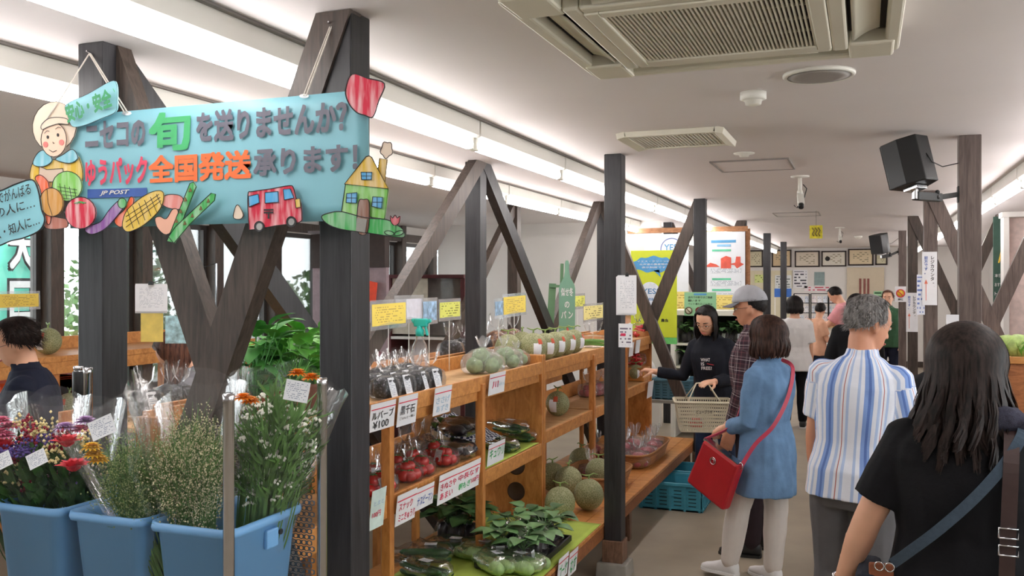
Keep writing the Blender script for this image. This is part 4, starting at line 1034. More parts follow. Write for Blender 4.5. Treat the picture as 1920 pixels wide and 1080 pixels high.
# ================================================================== FLOWER RACK
rk = thing('wire_rack', 'chrome wire rack holding the blue flower bins', 'rack', (-1.66, 1.77, 0))
def chrome_post(p, x, y, top, r=.0125):
    prof = [(r, 0), (r, top - .02), (r * 1.05, top - .019), (r * 1.05, top - .002), (r * .8, top)]
    b = MB(); b.lathe(prof, 14, (x, y, 0)); return b.build('post', m_metal, p, True)
for x, y in ((.384, -.175), (.392, .172), (-.378, .172), (-.38, -.175)): chrome_post(rk, x, y, 1.515)
for z in (.25, .845):
    for s in (-1, 1): b = MB(); b.tube([(-.38, s * .173, z), (.388, s * .173, z)], .004, 6); b.tube([(-.38, s * .173, z - .03), (.388, s * .173, z - .03)], .004, 6); b.build('shelf_rail', m_metal, rk)
    for k in range(24):
        b = MB(); x = -.37 + .75 * k / 23; b.tube([(x, -.173, z + .004), (x, .173, z + .004)], .002, 5); b.build('shelf_wire', m_metal, rk)
# perforated side panel
b = MB(); pw, ph = .33, .78; ny_, nz_ = 20, 54
for j in range(nz_):
    for i in range(ny_):
        cy = -.165 + pw * (i + .5 + (.5 if j % 2 else 0) * .999) / (ny_ + .5); cz = .6 + ph * (j + .5) / nz_; hw = pw / (ny_ + .5) / 2; hh = ph / nz_ / 2; r = hw * .62
        o = len(b.v)
        for k in range(6):
            a = k * PI / 3 + PI / 6; b.v.append((cy + r * math.cos(a) + .21, .166, cz + r * math.sin(a)))
        for k in range(6):
            a = k * PI / 3 + PI / 6; s = 1 / max(abs(math.cos(a)) / hw, abs(math.sin(a)) / hh); b.v.append((cy + s * math.cos(a) + .21, .166, cz + s * math.sin(a)))
        for k in range(6): b.f.append([o + k, o + (k + 1) % 6, o + 6 + (k + 1) % 6, o + 6 + k]); b.mi.append(0)
b.build('perforated_panel', mat('perforated steel', (188, 182, 178), .3, .05, 20, metal=1), rk)
b = MB(); b.tube([(0, 0, 0), (0, 0, 1.505)], .0125, 12); b.tube([(0, 0, 1.505), (0, 0, 1.515)], .0135, 12)
t = thing('rack_post', 'chrome post with black collar at the left of the flower rack', 'post', (-2.088, 1.955, 0)); b.build('pole', m_metal, t, True)
b = MB(); b.lathe([(.0142, 1.43), (.0155, 1.433), (.0155, 1.498), (.0142, 1.501)], 14); b.build('collar', m_black, t, True)
m_bin = mat('cornflower blue plastic', (112, 164, 212), .38, .03, 3)
def rrect(wx, wy, r, z, n=6):
    out = []
    for cx, cy, a0 in ((wx / 2 - r, wy / 2 - r, 0), (-wx / 2 + r, wy / 2 - r, PI / 2), (-wx / 2 + r, -wy / 2 + r, PI), (wx / 2 - r, -wy / 2 + r, 1.5 * PI)):
        for k in range(n + 1): a = a0 + PI / 2 * k / n; out.append(Vector((cx + r * math.cos(a), cy + r * math.sin(a), z)))
    return out
def blue_bin(label, x, y, wx, wy, h, z0):
    t = thing('flower_bin', label, 'bin', (x, y, z0), 0, 'blue flower bins')
    q = lambda e, z, r=.03: rrect(wx + e, wy + e, r, z)
    b = MB(); b.rings([q(-.07, .0), q(-.02, h - .022), q(.0, h - .02), q(.004, h - .012), q(.0, h), q(-.014, h), q(-.03, h - .02), q(-.076, .006), q(-.2, .006)], True); b.build('tub', m_bin, t, True)
    b = MB(); b.box((wx / 2 - .008, .015, h - .055), (.012, .045, .045)); b.build('handle_boss', m_bin, t, bevel=.004)
    b = MB(); b.lathe([(.007, 0), (.007, .004)], 12, (wx / 2 - .012, .055, h - .05), R=Matrix.Rotation(PI / 2, 3, 'Y')); b.build('drain_hole', m_black, t)
    return t
BZ = .855
blue_bin('blue plastic bin with the white-flowered bouquets, nearest the black post', -1.415, 1.77, .235, .285, .35, BZ)
blue_bin('middle blue plastic bin, rim partly empty', -1.67, 1.775, .235, .285, .35, BZ)
blue_bin('blue plastic bin with the colourful bouquets at the left edge', -1.925, 1.775, .235, .285, .35, BZ)
# ------------------------------------------------------------------ bouquets
m_cel = film('bouquet cellophane', (1, 1, 1), .025, .1, .35, 14, .38)
m_stemg = mat('flower stem green', (92, 132, 62), .55, .25, 30); m_stemd = mat('dark stem green', (64, 100, 48), .55, .25, 30)
m_fuzz = mat('beige panicle', (196, 188, 150), .8, .25, 40); m_fuzzg = mat('green panicle', (146, 160, 104), .8, .25, 40); m_wfl = mat('white blossom', (236, 234, 222), .7, .05, 40)
def bouquet(label, loc, tip, R, seed, cat='bouquet'):
    """Empty at the stems' foot; returns thing, axis vector, random"""
    t = thing('bouquet', label, cat, loc, 0, 'wrapped bouquets'); return t, Vector(tip) - Vector(loc), random.Random(seed)
def dome(rn, ax, R, lo=.7, hi=1.0):
    """a point in the bouquet's crown and the direction of its stem"""
    L = ax.length; t = ax.normalized(); a = t.orthogonal().normalized(); c = t.cross(a)
    an = rn.uniform(0, 2 * PI); rr = R * math.sqrt(rn.random()); u = rn.uniform(lo, hi) * (1 - .18 * (rr / R) ** 2)
    return t * (L * u) + (a * math.cos(an) + c * math.sin(an)) * rr * (.12 + .88 * max(u, .05) ** 1.3), (a * math.cos(an) + c * math.sin(an)) * rr / R
def cone_film(t, ax, R, seed, h0=.12, h1=1.05, cut=0):
    L = ax.length; d = ax.normalized(); a = d.orthogonal().normalized(); c = d.cross(a); n = 34; rs = []
    for k, u in enumerate((h0, h0 + .12, .4, .6, .78, .92, h1)):
        r = R * (.3 + .78 * (u - h0) / (1 - h0)) * 1.08; ring = []
        for i in range(n):
            an = i * 2 * PI / n; s = 1 + .09 * noise.noise(Vector((math.cos(an) * 1.6, math.sin(an) * 1.6, u * 2 + seed * 5))) + .035 * math.sin(an * 7 + seed * 2 + u * 3)
            up = .10 * noise.noise(Vector((math.cos(an) * 1.3, math.sin(an) * 1.3, seed * 9.0))) * (1 if k == 6 else 0)
            ring.append(d * (L * (u + up)) + (a * math.cos(an) + c * math.sin(an)) * r * s)
        rs.append(ring)
    b = MB(); b.rings(rs, False); return b.build('cellophane', m_cel, t, True)
def octa(mb, p, r):
    p = Vector(p); mb.add([p + Vector(q) * r for q in ((1, 0, 0), (-1, 0, 0), (0, 1, 0), (0, -1, 0), (0, 0, 1), (0, 0, -1))], [(0, 2, 4), (2, 1, 4), (1, 3, 4), (3, 0, 4), (2, 0, 5), (1, 2, 5), (3, 1, 5), (0, 3, 5)])
def thin(mb, p, q, r, bend=None):
    m = (Vector(p) + Vector(q)) / 2 + (bend or Vector((0, 0, 0))); mb.tube([p, m, q], [r, r, r * .5], 3, False)
def fuzz_bouquet(label, loc, tip, R, seed, m, n=900):
    t, ax, rn = bouquet(label, loc, tip, R, seed); st, fl = MB(), MB()
    for k in range(n // 7):
        p, o = dome(rn, ax, R, .5, .8); f = o * R * .12
        thin(st, f, p, .0012, o * .01)
        for j in range(9):
            q = p + Vector((rn.gauss(0, .03), rn.gauss(0, .03), rn.uniform(.01, .11))); thin(st, p, q, .0006)
            for h in range(5):
                w = p.lerp(q, rn.uniform(.3, 1.05)) + Vector((rn.gauss(0, .008), rn.gauss(0, .008), rn.gauss(0, .008))); octa(fl, w, rn.uniform(.0014, .0028))
    for k in range(160):
        p, o = dome(rn, ax, R * .9, .2, .75); leaf(st, p * .5 + o * .01, p + o * .1, o + Vector((.01, 0, 0)), rn.uniform(.05, .1), .004, 3, .1)
    q = st.build('stems', m_stemg, t); q['kind'] = 'stuff'; q = fl.build('panicles', m, t); q['kind'] = 'stuff'
    cone_film(t, ax, R, seed); return t
def tag_card(t, p, ux, uy, w=.055, h=.042): return paper('price_label', frame(p, ux, uy), w, h, m_stick, t, .0008, .002, 4)
def petals(mb, p, n, L, W, up, spread, lay=1):
    for q in range(lay):
        for k in range(n):
            a = k * 2 * PI / n + q * .5; e = spread + q * .35
            leaf(mb, p, (math.cos(a) * math.cos(e), math.sin(a) * math.cos(e), math.sin(e)), up, L * (1 - .15 * q), W, 4, .3)
def bloom(t, p, kind, rn):
    b = MB(); p = Vector(p)
    if kind == 'marigold':
        m = mat('marigold orange', (236, 140, 32), .6, .2, 60); petals(b, p, 14, .024, .006, (0, 0, 1), .15, 4)
    elif kind == 'yellow': m = mat('yellow petals', (240, 190, 40), .6, .15, 60); petals(b, p, 14, .026, .006, (0, 0, 1), .1, 4)
    elif kind == 'rose': m = mat('coral pink petals', (232, 84, 96), .5, .15, 30); petals(b, p - Vector((0, 0, .02)), 6, .045, .02, (0, 0, 1), .75, 4)
    elif kind == 'pink': m = mat('soft pink petals', (226, 130, 158), .6, .15, 30); petals(b, p, 16, .028, .006, (0, 0, 1), .2, 4)
    elif kind == 'lilac': m = mat('lilac petals', (186, 150, 196), .6, .15, 30); petals(b, p, 16, .03, .006, (0, 0, 1), .2, 4)
    elif kind == 'red':
        m = mat('crimson plume', (140, 26, 48), .7, .25, 60)
        for k in range(40): octa(b, p + Vector((rn.gauss(0, .011), rn.gauss(0, .011), rn.uniform(-.02, .035))), .005)
    elif kind == 'statice':
        m = mat('violet statice', (92, 74, 140), .7, .3, 60)
        for k in range(60): octa(b, p + Vector((rn.gauss(0, .02), rn.gauss(0, .02), rn.gauss(0, .008))), .0042)
    elif kind == 'daisy':
        m = mat('cream blossom', (234, 218, 158), .7, .1, 60)
        for k in range(26): octa(b, p + Vector((rn.gauss(0, .013), rn.gauss(0, .013), rn.gauss(0, .013))), .005)
    elif kind == 'umbel':
        m = m_wfl
        for k in range(16):
            a = rn.uniform(0, 6.28); e = rn.uniform(.1, 1.5); q = p + Vector((math.cos(a) * math.cos(e), math.sin(a) * math.cos(e), math.sin(e) * .7)) * .014; octa(b, q, .0042)
    o = b.build('bloom', m, t, kind in ('rose', 'marigold', 'yellow', 'pink', 'lilac')); o['kind'] = 'stuff'; return o
def leaf_stuff(t, ax, R, rn, n, m, lo=.15, hi=.8, L=.06, W=.011):
    b = MB()
    for k in range(n):
        p, o = dome(rn, ax, R, lo, hi); leaf(b, p, o * 1.2 + ax.normalized() * rn.uniform(.2, 1.2) + Vector((rn.gauss(0, .3), rn.gauss(0, .3), 0)), o + Vector((.01, .02, 0)), rn.uniform(.6, 1.3) * L, W * rn.uniform(.6, 1.2), 4, .2)
    q = b.build('foliage', m, t); q['kind'] = 'stuff'
def stems_stuff(t, ax, R, rn, n, m, r=.0016):
    b = MB()
    for k in range(n): p, o = dome(rn, ax, R, .5, .95); thin(b, o * R * .15, p, r, o * .012)
    q = b.build('stems', m, t); q['kind'] = 'stuff'
z1 = BZ + .06
# bin nearest the post: beige panicle bouquet, white flowered bouquet
fuzz_bouquet('bouquet of fine beige grass panicles in the right bin', (-1.46, 1.72, z1), dep(352, 735, 2.14), .11, 3, m_fuzz, 1100)
t, ax, rn = bouquet('bouquet of small white flower heads with orange marigolds, at the post', (-1.40, 1.82, z1), dep(540, 712, 2.22), .115, 9)
stems_stuff(t, ax, .125, rn, 230, m_stemg, .002); leaf_stuff(t, ax, .115, rn, 900, m_stemg, .58, .95, .06, .005)
for k in range(120):
    p, o = dome(rn, ax, .125, .58, .98); bloom(t, p, 'umbel', rn)
for px, py, d in ((456, 746, 2.0), (470, 752, 2.02), (558, 700, 2.02), (584, 708, 2.06)): bloom(t, dep(px, py, d) - t.location, 'marigold', rn)
cone_film(t, ax, .12, 4, .15, 1.02)
u_ = Vector((CS, SN, -.18)); tag_card(t, dep(531, 748, 1.93) - t.location, u_, (0.0, 0, 1), .052, .044)
# middle: green panicle bouquet leaning left
t = fuzz_bouquet('leaning bouquet of green grass panicles with a yellow flower', (-1.50, 1.72, z1 + .02), dep(215, 785, 2.24), .115, 6, m_fuzzg, 1000); rn = random.Random(3)
tag_card(t, dep(176, 828, 2.1) - t.location, Vector((CS, SN, .45)), (-.4, 0, 1), .06, .045)
for px, py in ((176, 852), (186, 862), (172, 838)): bloom(t, dep(px, py, 2.14) - t.location, 'yellow', rn)
# left bin: colourful bouquets
def mixed(label, loc, tip, R, seed, fl, lab):
    t, ax, rn = bouquet(label, loc, tip, R, seed); stems_stuff(t, ax, R, rn, 60, m_stemd); leaf_stuff(t, ax, R, rn, 260, m_stemd, .6, .88, .055, .013)
    for px, py, d, kd in fl: bloom(t, dep(px, py, d + .16) - t.location, kd, rn)
    for k in range(16): p, o = dome(rn, ax, R, .72, .95); bloom(t, p, rn.choice(['daisy', 'red', 'statice', 'daisy', 'pink']), rn)
    cone_film(t, ax, R, seed, .25, 1.12)
    if lab: tag_card(t, dep(lab[0], lab[1], lab[2] + .16) - t.location, Vector((CS, SN, .5)), (-.45, 0, 1), .048, .036)
    return t
mixed('wrapped bouquet with statice, crimson plumes and cream blossoms', (-1.93, 1.76, z1), dep(62, 790, 2.36), .11, 21, [(18, 800, 2.1, 'pink'), (5, 830, 2.08, 'rose'), (40, 792, 2.1, 'daisy'), (52, 806, 2.08, 'red'), (24, 842, 2.05, 'statice'), (38, 848, 2.05, 'statice'), (72, 812, 2.07, 'daisy'), (58, 822, 2.06, 'red'), (10, 818, 2.07, 'pink'), (80, 800, 2.1, 'daisy'), (90, 820, 2.07, 'statice')], (58, 882, 2.0))
mixed('wrapped bouquet with a large coral pink flower', (-1.86, 1.76, z1), dep(145, 795, 2.36), .095, 22, [(138, 868, 2.0, 'rose'), (122, 802, 2.08, 'lilac'), (126, 822, 2.04, 'rose'), (110, 830, 2.06, 'red'), (150, 806, 2.1, 'pink'), (160, 790, 2.12, 'lilac'), (104, 850, 2.04, 'daisy'), (160, 822, 2.06, 'daisy')], None)
mixed('wrapped bouquet cut by the left edge of the picture', (-2.0, 1.76, z1), dep(-40, 800, 2.36), .1, 23, [(-5, 812, 2.06, 'pink'), (2, 790, 2.08, 'pink'), (-14, 850, 2.04, 'statice')], (-8, 886, 2.0))

# ------------------------------------------------------------------ leafy plants on the shelf behind the crossed braces
def big_leaf_plant(label, p, seed, n, spread, hmin, hmax, L, W, m):
    rn = random.Random(seed); t = thing('leafy_plant', label, 'plant', p, 0, 'potted leafy plants')
    b = MB(); b.lathe([(.05, 0), (.065, .09), (.07, .092), (.07, .105), (.06, .105), (.055, .09), (.001, .088)], 20); b.build('pot', mat('terracotta', (150, 84, 58), .7, .1), t, True)
    for k in range(n):
        a = rn.uniform(0, 6.28); r = spread * math.sqrt(rn.random()); q = Vector((r * math.cos(a), r * math.sin(a), rn.uniform(hmin, hmax)))
        b = MB(); b.tube([(0, 0, .09), Vector((q.x * .4, q.y * .4, q.z * .6)), q], [.003, .0026, .002], 5); e = rn.uniform(-.2, .9)
        leaf(b, q, (math.cos(a) * math.cos(e), math.sin(a) * math.cos(e), math.sin(e)), (0, 0, 1), L * rn.uniform(.7, 1.2), W * rn.uniform(.7, 1.2), 7, .25, .03); b.build('leaf', m, t, True)
    return t
m_lf = mat('bright leaf green', (104, 176, 70), .45, .22, 16); m_lf2 = mat('mid leaf green', (76, 146, 66), .45, .22, 16)
for k, (px, X, sd, n, sp, h0, h1, L, W, m) in enumerate(((478, -2.02, 1, 34, .1, .12, .36, .11, .045, m_lf2), (545, -1.98, 2, 42, .13, .16, .32, .1, .04, m_lf), (588, -2.05, 3, 40, .13, .14, .33, .1, .042, m_lf), (455, -2.1, 4, 30, .1, .1, .26, .09, .036, m_lf2), (520, -2.1, 5, 36, .12, .12, .3, .1, .04, m_lf))):
    big_leaf_plant('broad-leaved green seedling plant behind the crossed braces, %s' % ['tallest, at the left', 'bright one in the middle', 'bright one against the black post', 'low one beside the brace', 'rear one'][k], (X, atX(px, 600, X).y, TZ), sd, n, sp, h0, h1, L, W, m)
# ================================================================== PEOPLE
m_skin = mat('skin', (222, 170, 140), .5, .05, 14, sub=.12); m_skin2 = mat('tanned skin', (206, 146, 116), .5, .05, 14, sub=.12)
m_lip = mat('lips', (178, 96, 90), .5); m_eyew = mat('eye white', (226, 222, 216), .3); m_iris = mat('dark eye', (34, 24, 20), .2)
def hairmat(name, c, hi): 
    t = NT(name); nz = t.n('TexNoise', Scale=30.0, Detail=3.0); t.l(t.coord('Object', (3, 3, .4)), nz.inputs['Vector'])
    t.l(t.ramp(nz.outputs['Fac'], [(.35, c), (.75, hi)]), t.p.inputs['Base Color']); t.set(Roughness=.55, Specular_IOR_Level=.25); return t.m
h_black = hairmat('black hair', (20, 17, 17), (44, 37, 36)); h_brown = hairmat('dark brown hair', (38, 24, 20), (84, 56, 46)); h_grey = hairmat('grey hair', (96, 92, 90), (176, 172, 170)); h_red = hairmat('chestnut hair', (62, 38, 30), (120, 78, 60)); h_dk = hairmat('soft black hair', (26, 21, 20), (62, 48, 44))
def fabric(name, col, var=.12, scale=40, bump=.2, rough=.85): return mat(name, col, rough, var, scale, bump=bump, bscale=scale * 6, spec=.2)
def pat_nodes(t):
    at = t.n('Attribute', attribute_name='pat'); sp = t.n('SeparateXYZ'); t.l(at.outputs['Vector'], sp.inputs[0]); return sp
def stripe_mat():
    t = NT('blue striped shirt'); sp = pat_nodes(t)
    a = t.n('Math', operation='MULTIPLY'); a.inputs[1].default_value = 8.5; t.l(sp.outputs[0], a.inputs[0]); f = t.n('Math', operation='FRACT'); t.l(a.outputs[0], f.inputs[0])
    W, L, B, D, Rr = (226, 228, 238), (176, 194, 226), (132, 160, 214), (96, 122, 184), (178, 108, 104)
    t.l(t.ramp(f.outputs[0], [(0, W), (.09, L), (.16, W), (.26, B), (.36, D), (.43, B), (.5, W), (.6, L), (.68, W), (.74, Rr), (.765, W), (.83, L), (.9, W)], 'CONSTANT'), t.p.inputs['Base Color'])
    t.set(Roughness=.85, Specular_IOR_Level=.2); nz = t.n('TexNoise', Scale=16.0, Detail=3.0); t.l(t.coord('Object'), nz.inputs['Vector']); t.bump(nz.outputs['Fac'], .25, .012); return t.m
def plaid_mat():
    t = NT('dark plaid shirt'); sp = pat_nodes(t); cs = []
    for k in (0, 1):
        a = t.n('Math', operation='MULTIPLY'); a.inputs[1].default_value = 14.0; t.l(sp.outputs[k], a.inputs[0]); f = t.n('Math', operation='FRACT'); t.l(a.outputs[0], f.inputs[0])
        cs.append(t.ramp(f.outputs[0], [(0, (74, 56, 62)), (.3, (128, 112, 116)), (.42, (60, 46, 54)), (.56, (206, 196, 196)), (.62, (56, 42, 52)), (.9, (110, 70, 78))], 'CONSTANT'))
    m = t.n('MixRGB'); m.inputs[0].default_value = .5; t.l(cs[0], m.inputs[1]); t.l(cs[1], m.inputs[2]); t.l(m.outputs[0], t.p.inputs['Base Color']); t.set(Roughness=.9, Specular_IOR_Level=.15); return t.m
m_stripe, m_plaid = stripe_mat(), plaid_mat()
m_denim = fabric('light denim', (104, 136, 172), .2, 9, .4); m_jean = fabric('dark jeans', (48, 62, 88), .25, 10, .25); m_whp = fabric('white trousers', (214, 206, 200), .05, 8, .2); m_gryp = fabric('grey trousers', (98, 96, 98), .08, 14, .2)
m_blk = fabric('black cloth', (24, 24, 27), .2, 12, .25); m_navy = fabric('navy cloth', (30, 34, 50), .15, 12, .2); m_wh = fabric('white cloth', (224, 222, 222), .04, 10, .2); m_pink = fabric('pink cloth', (226, 158, 164), .06, 10, .2); m_peach = fabric('peach cloth', (214, 164, 136), .08, 10, .2); m_gryc = fabric('grey cloth', (142, 142, 148), .08, 10, .2); m_mar = fabric('maroon cloth', (112, 74, 80), .1, 10, .2)
m_hood = fabric('charcoal hoodie', (30, 32, 40), .15, 14, .25)
def ering(c, a, w, b, d, n=18, p=2.4):
    out = []
    for k in range(n):
        t = k * 2 * PI / n; ct, st = math.cos(t), math.sin(t)
        s = 1 / (abs(ct) ** p + abs(st) ** p) ** (1 / p); out.append(c + a * (w * ct * s) + b * (d * st * s))
    return out
def limb(mb, pts, rs, n=12):
    """tapered limb with rounded ends"""
    pts = [Vector(p) for p in pts]; d0 = (pts[1] - pts[0]).normalized(); d1 = (pts[-1] - pts[-2]).normalized()
    P = [pts[0] - d0 * rs[0] * .7] + pts + [pts[-1] + d1 * rs[-1] * .7]; Rr = [rs[0] * .6] + list(rs) + [rs[-1] * .6]; mb.tube(P, Rr, n)
def nrm(v): return Vector(v).normalized()
def hand(mb, w, d, pn, sgn, H, curl=.5, spread=.0):
    """wrist w, direction d, palm normal pn, sgn = +1 if the thumb lies on the d x pn side"""
    d = nrm(d); pn = Vector(pn); pn = nrm(pn - d * pn.dot(d)); s = d.cross(pn) * sgn; k = H
    rs = [ering(w + d * (u * k), s, wd * k, pn, th * k, 12, 2.6) for u, wd, th in ((-.012, .016, .014), (.008, .018, .014), (.028, .025, .013), (.05, .026, .011), (.06, .024, .008))]
    mb.rings(rs)
    for i, (off, L) in enumerate(((.019, .040), (.0065, .045), (-.0065, .042), (-.0185, .033))):
        p = w + d * (.055 * k) + s * (off * k); q = [p]; a = 0; r = .0062 * k
        for j, f in enumerate((.42, .33, .25)):
            a += curl * (.55 + .25 * j); dd = d * math.cos(a) + pn * math.sin(a) + s * (off * spread); q.append(q[-1] + nrm(dd) * (L * k * f))
        limb(mb, q, [r, r * .97, r * .9, r * .8], 8)
    p = w + d * (.014 * k) + s * (.02 * k) + pn * (.004 * k); t1 = nrm(d * .75 + s * .6 + pn * (.25 + .3 * curl)); t2 = nrm(d * .9 + s * .1 + pn * (.3 + .5 * curl))
    limb(mb, [p, p + t1 * .03 * k, p + t1 * .03 * k + t2 * .026 * k], [.0085 * k, .0075 * k, .006 * k], 8)
HEAD = [(0, .012, .014, .026), (.05, .023, .026, .021), (.12, .030, .036, .013), (.22, .037, .046, .005), (.35, .0425, .052, .001), (.5, .0455, .057, -.003), (.62, .0465, .0595, -.005), (.75, .045, .057, -.006), (.86, .038, .048, -.006), (.94, .027, .034, -.006), (1.0, .008, .01, -.006)]
def wrinkle(me, amp, seed, sc=(9, 9, 5)):
    me.update(); N = [v.normal.copy() for v in me.vertices]
    for v, q in zip(me.vertices, N):
        c = v.co; f = noise.noise(Vector((c.x * sc[0] + seed, c.y * sc[1], c.z * sc[2]))) + .5 * noise.noise(Vector((c.x * 22 + seed, c.y * 22, c.z * 11 + c.x * 9)))
        v.co = c + q * (amp * f)
    me.update()
def person(label, loc, rz, H=1.65, k=1.0, lean=0.0, sway=0.0, head=(0, 0, 0), aL=None, aR=None, lL=None, lR=None, top=None, pants=None, shoes=None, hair=None, skin=None, vox=.010, face=True, hands=(.4, .4), palm=(None, None), hdir=(None, None), neckf=.0, name='person', sink=0):
    """faces local +y, right hand is local +x. Directions are local vectors."""
    skin = skin or m_skin; t = thing(name, label, 'person', (loc[0], loc[1], loc[2] if len(loc) > 2 else 0), rz)
    aL = aL or ((-.14, .0, -1), (-.05, .25, -1)); aR = aR or ((.14, .0, -1), (.05, .25, -1)); lL = lL or ((-.03, .02, -1), (0, -.03, -1)); lR = lR or ((.03, .02, -1), (0, -.03, -1))
    J = {}; legs = {}
    for s, L in ((-1, lL), (1, lR)):
        h = Vector((s * .05 * H * k, 0, 0)); kn = h + nrm(L[0]) * .242 * H; an = kn + nrm(L[1]) * .233 * H; legs[s] = (h, kn, an)
    pz = -min(l[2].z for l in legs.values()) + .045 * H
    pel = Vector((0, 0, pz))
    for s in legs: legs[s] = tuple(q + pel for q in legs[s])
    U = nrm((math.sin(sway), math.sin(lean), math.cos(lean))); Rv = Vector((1, 0, 0)); Rv = nrm(Rv - U * Rv.dot(U)); F = U.cross(Rv)
    P = lambda h, y=0, x=0: pel + U * ((h - .52) * H) + F * (y * H) + Rv * (x * H)
    TR = [(.46, .07, .052, 0), (.49, .094, .066, -.004), (.53, .098, .07, -.005), (.575, .092, .064, 0), (.62, .085, .06, .003), (.67, .09, .065, .004), (.72, .1, .069, .003), (.765, .101, .066, -.002), (.795, .092, .055, -.007), (.818, .066, .046, -.009), (.84, .042, .038, -.007), (.86, .034, .034, -.002)]
    b = MB(); b.rings([ering(P(h, y), Rv, w * H * k, F, d * H * k) for h, w, d, y in TR])
    nb = P(.835, -.006); 
    yaw, pit, rol = head
    Q = Matrix((Rv, F, U)).transposed() @ Matrix.Rotation(yaw, 3, 'Z') @ Matrix.Rotation(-pit, 3, 'X') @ Matrix.Rotation(rol, 3, 'Y')
    hR, hF, hU = Q @ Vector((1, 0, 0)), Q @ Vector((0, 1, 0)), Q @ Vector((0, 0, 1))
    hb = P(.862, .004 + neckf)            # where the skull sits on the neck
    chin = hb + hU * (.004 * H) - hU * 0
    HP = lambda u, x=0, y=0: chin + hU * (u * .138 * H) + hR * (x * H) + hF * (y * H)
    b.rings([ering(HP(u, 0, y), hR, w * H, hF, d * H, 18, 2.15) for u, w, d, y in HEAD])
    limb(b, [nb, HP(.2, 0, -.012)], [.036 * H * (.5 + .5 * k), .033 * H])
    # nose, brow, ears, mouth mound
    limb(b, [HP(.52, 0, .05), HP(.42, 0, .058), HP(.33, 0, .0635)], [.004 * H, .0055 * H, .0065 * H], 8)
    for s in (-1, 1):
        limb(b, [HP(.31, s * .007, .056), HP(.305, s * .008, .052)], [.004 * H, .004 * H], 6)
        b.ell(HP(.40, s * .0465, -.006), (.0065 * H, .012 * H, .02 * H), 10, 8, R=Q @ Matrix.Rotation(s * .35, 3, 'Z'))
        limb(b, [HP(.565, s * .008, .05), HP(.58, s * .03, .044)], [.006 * H, .005 * H], 6)
    b.ell(HP(.17, 0, .047), (.013 * H, .008 * H, .009 * H), 8, 6)
    ARM = {}
    for s, A in ((-1, aL), (1, aR)):
        S = P(.789, -.006, s * .090 * (.6 + .4 * k)); e = S + nrm(A[0]) * .172 * H; w = e + nrm(A[1]) * .148 * H; ARM[s] = (S, e, w)
        kk = .5 + .5 * k; limb(b, [S, S.lerp(e, .45), e], [.031 * H * kk, .029 * H * kk, .0245 * H * kk]); limb(b, [e, e.lerp(w, .35), w], [.0245 * H * kk, .0245 * H * kk, .0165 * H])
    for s in (-1, 1):
        h, kn, an = legs[s]; limb(b, [h, h.lerp(kn, .5), kn], [.055 * H * k, .048 * H * k, .034 * H]); limb(b, [kn, kn.lerp(an, .35), an], [.034 * H, .034 * H, .021 * H])
        limb(b, [an, an + Vector((s * .01 * H, .06 * H, -.022 * H))], [.021 * H, .014 * H])
    me = remesh(b, vox, 2, 'body')
    hb_ = MB()
    for s in (-1, 1):
        S, e, w = ARM[s]; i = 0 if s < 0 else 1; d = nrm(hdir[i]) if hdir[i] else nrm(w - e); pn = palm[i] or (-s, .1, -.05)
        dd = nrm(d); pv = Vector(pn); pv = nrm(pv - dd * pv.dot(dd)); thumb = dd.cross(pv)
        sg = 1 if thumb.dot(Vector((0, 1, .6))) >= 0 else -1
        hand(hb_, w, d, pn, sg, H, hands[i])
    hm = remesh(hb_, max(.0042, vox * .5), 1, 'hands')
    bm = bmesh.new(); bm.from_mesh(me); bm.from_mesh(hm); bm.to_mesh(me); bm.free(); bpy.data.meshes.remove(hm)
    me.polygons.foreach_set('use_smooth', [True] * len(me.polygons))
    link(me, 'body', skin, t)
    if face:
        for s in (-1, 1):
            b = MB(); b.ell(HP(.475, s * .0205, .0475), (.0088 * H, .004 * H, .0042 * H), 12, 8, R=Q); o = b.build('eye', m_eyew, t, True)
            b = MB(); b.ell(HP(.474, s * .0205, .0492), (.0042 * H, .003 * H, .0042 * H), 10, 8, R=Q); b.build('iris', m_iris, o, True)
            b = MB(); b.tube([HP(.595, s * .010, .0545), HP(.615, s * .021, .052), HP(.60, s * .033, .0445)], [.002 * H, .0022 * H, .0012 * H], 6); b.build('eyebrow', h_black if not hair else hair[1], t, True)
            b = MB(); b.tube([HP(.49, s * .0115, .0515), HP(.51, s * .021, .0515), HP(.488, s * .031, .0465)], [.0008 * H, .0014 * H, .0008 * H], 6); b.build('eyelid', skin, o, True)
        b = MB(); b.tube([HP(.185, -.015, .0505), HP(.19, -.006, .0565), HP(.185, 0, .057), HP(.19, .006, .0565), HP(.185, .015, .0505)], [.0012 * H, .003 * H, .003 * H, .003 * H, .0012 * H], 8); b.build('lips', m_lip, t, True)
    J.update(dict(t=t, P=P, HP=HP, Q=Q, hR=hR, hF=hF, hU=hU, arm=ARM, leg=legs, F=F, U=U, R=Rv, H=H, k=k, pel=pel))
    # ---- trousers
    if pants:
        m, loose, end = pants[:3]; b = MB()
        b.rings([ering(P(h, y), Rv, (w * H * k + .012), F, (d * H * k + .012)) for h, w, d, y in [(.45, .075, .056, -.002), (.49, .097, .068, -.005), (.53, .1, .071, -.005), (.575, .094, .066, 0), (.6, .088, .062, 0)]])
        for s in (-1, 1):
            h, kn, an = legs[s]; an2 = kn.lerp(an, end); lo = loose
            limb(b, [h, h.lerp(kn, .35), h.lerp(kn, .8), kn], [.06 * H * k + lo * .3, .055 * H * k + lo * .5, .04 * H * k + lo, .037 * H + lo]); limb(b, [kn, kn.lerp(an2, .4), an2], [.037 * H + lo, .037 * H + lo, .026 * H + lo * 1.15])
        me = remesh(b, vox * .9, 3, 'trousers'); wrinkle(me, .0045, H * 7); link(me, 'trousers', m, t)
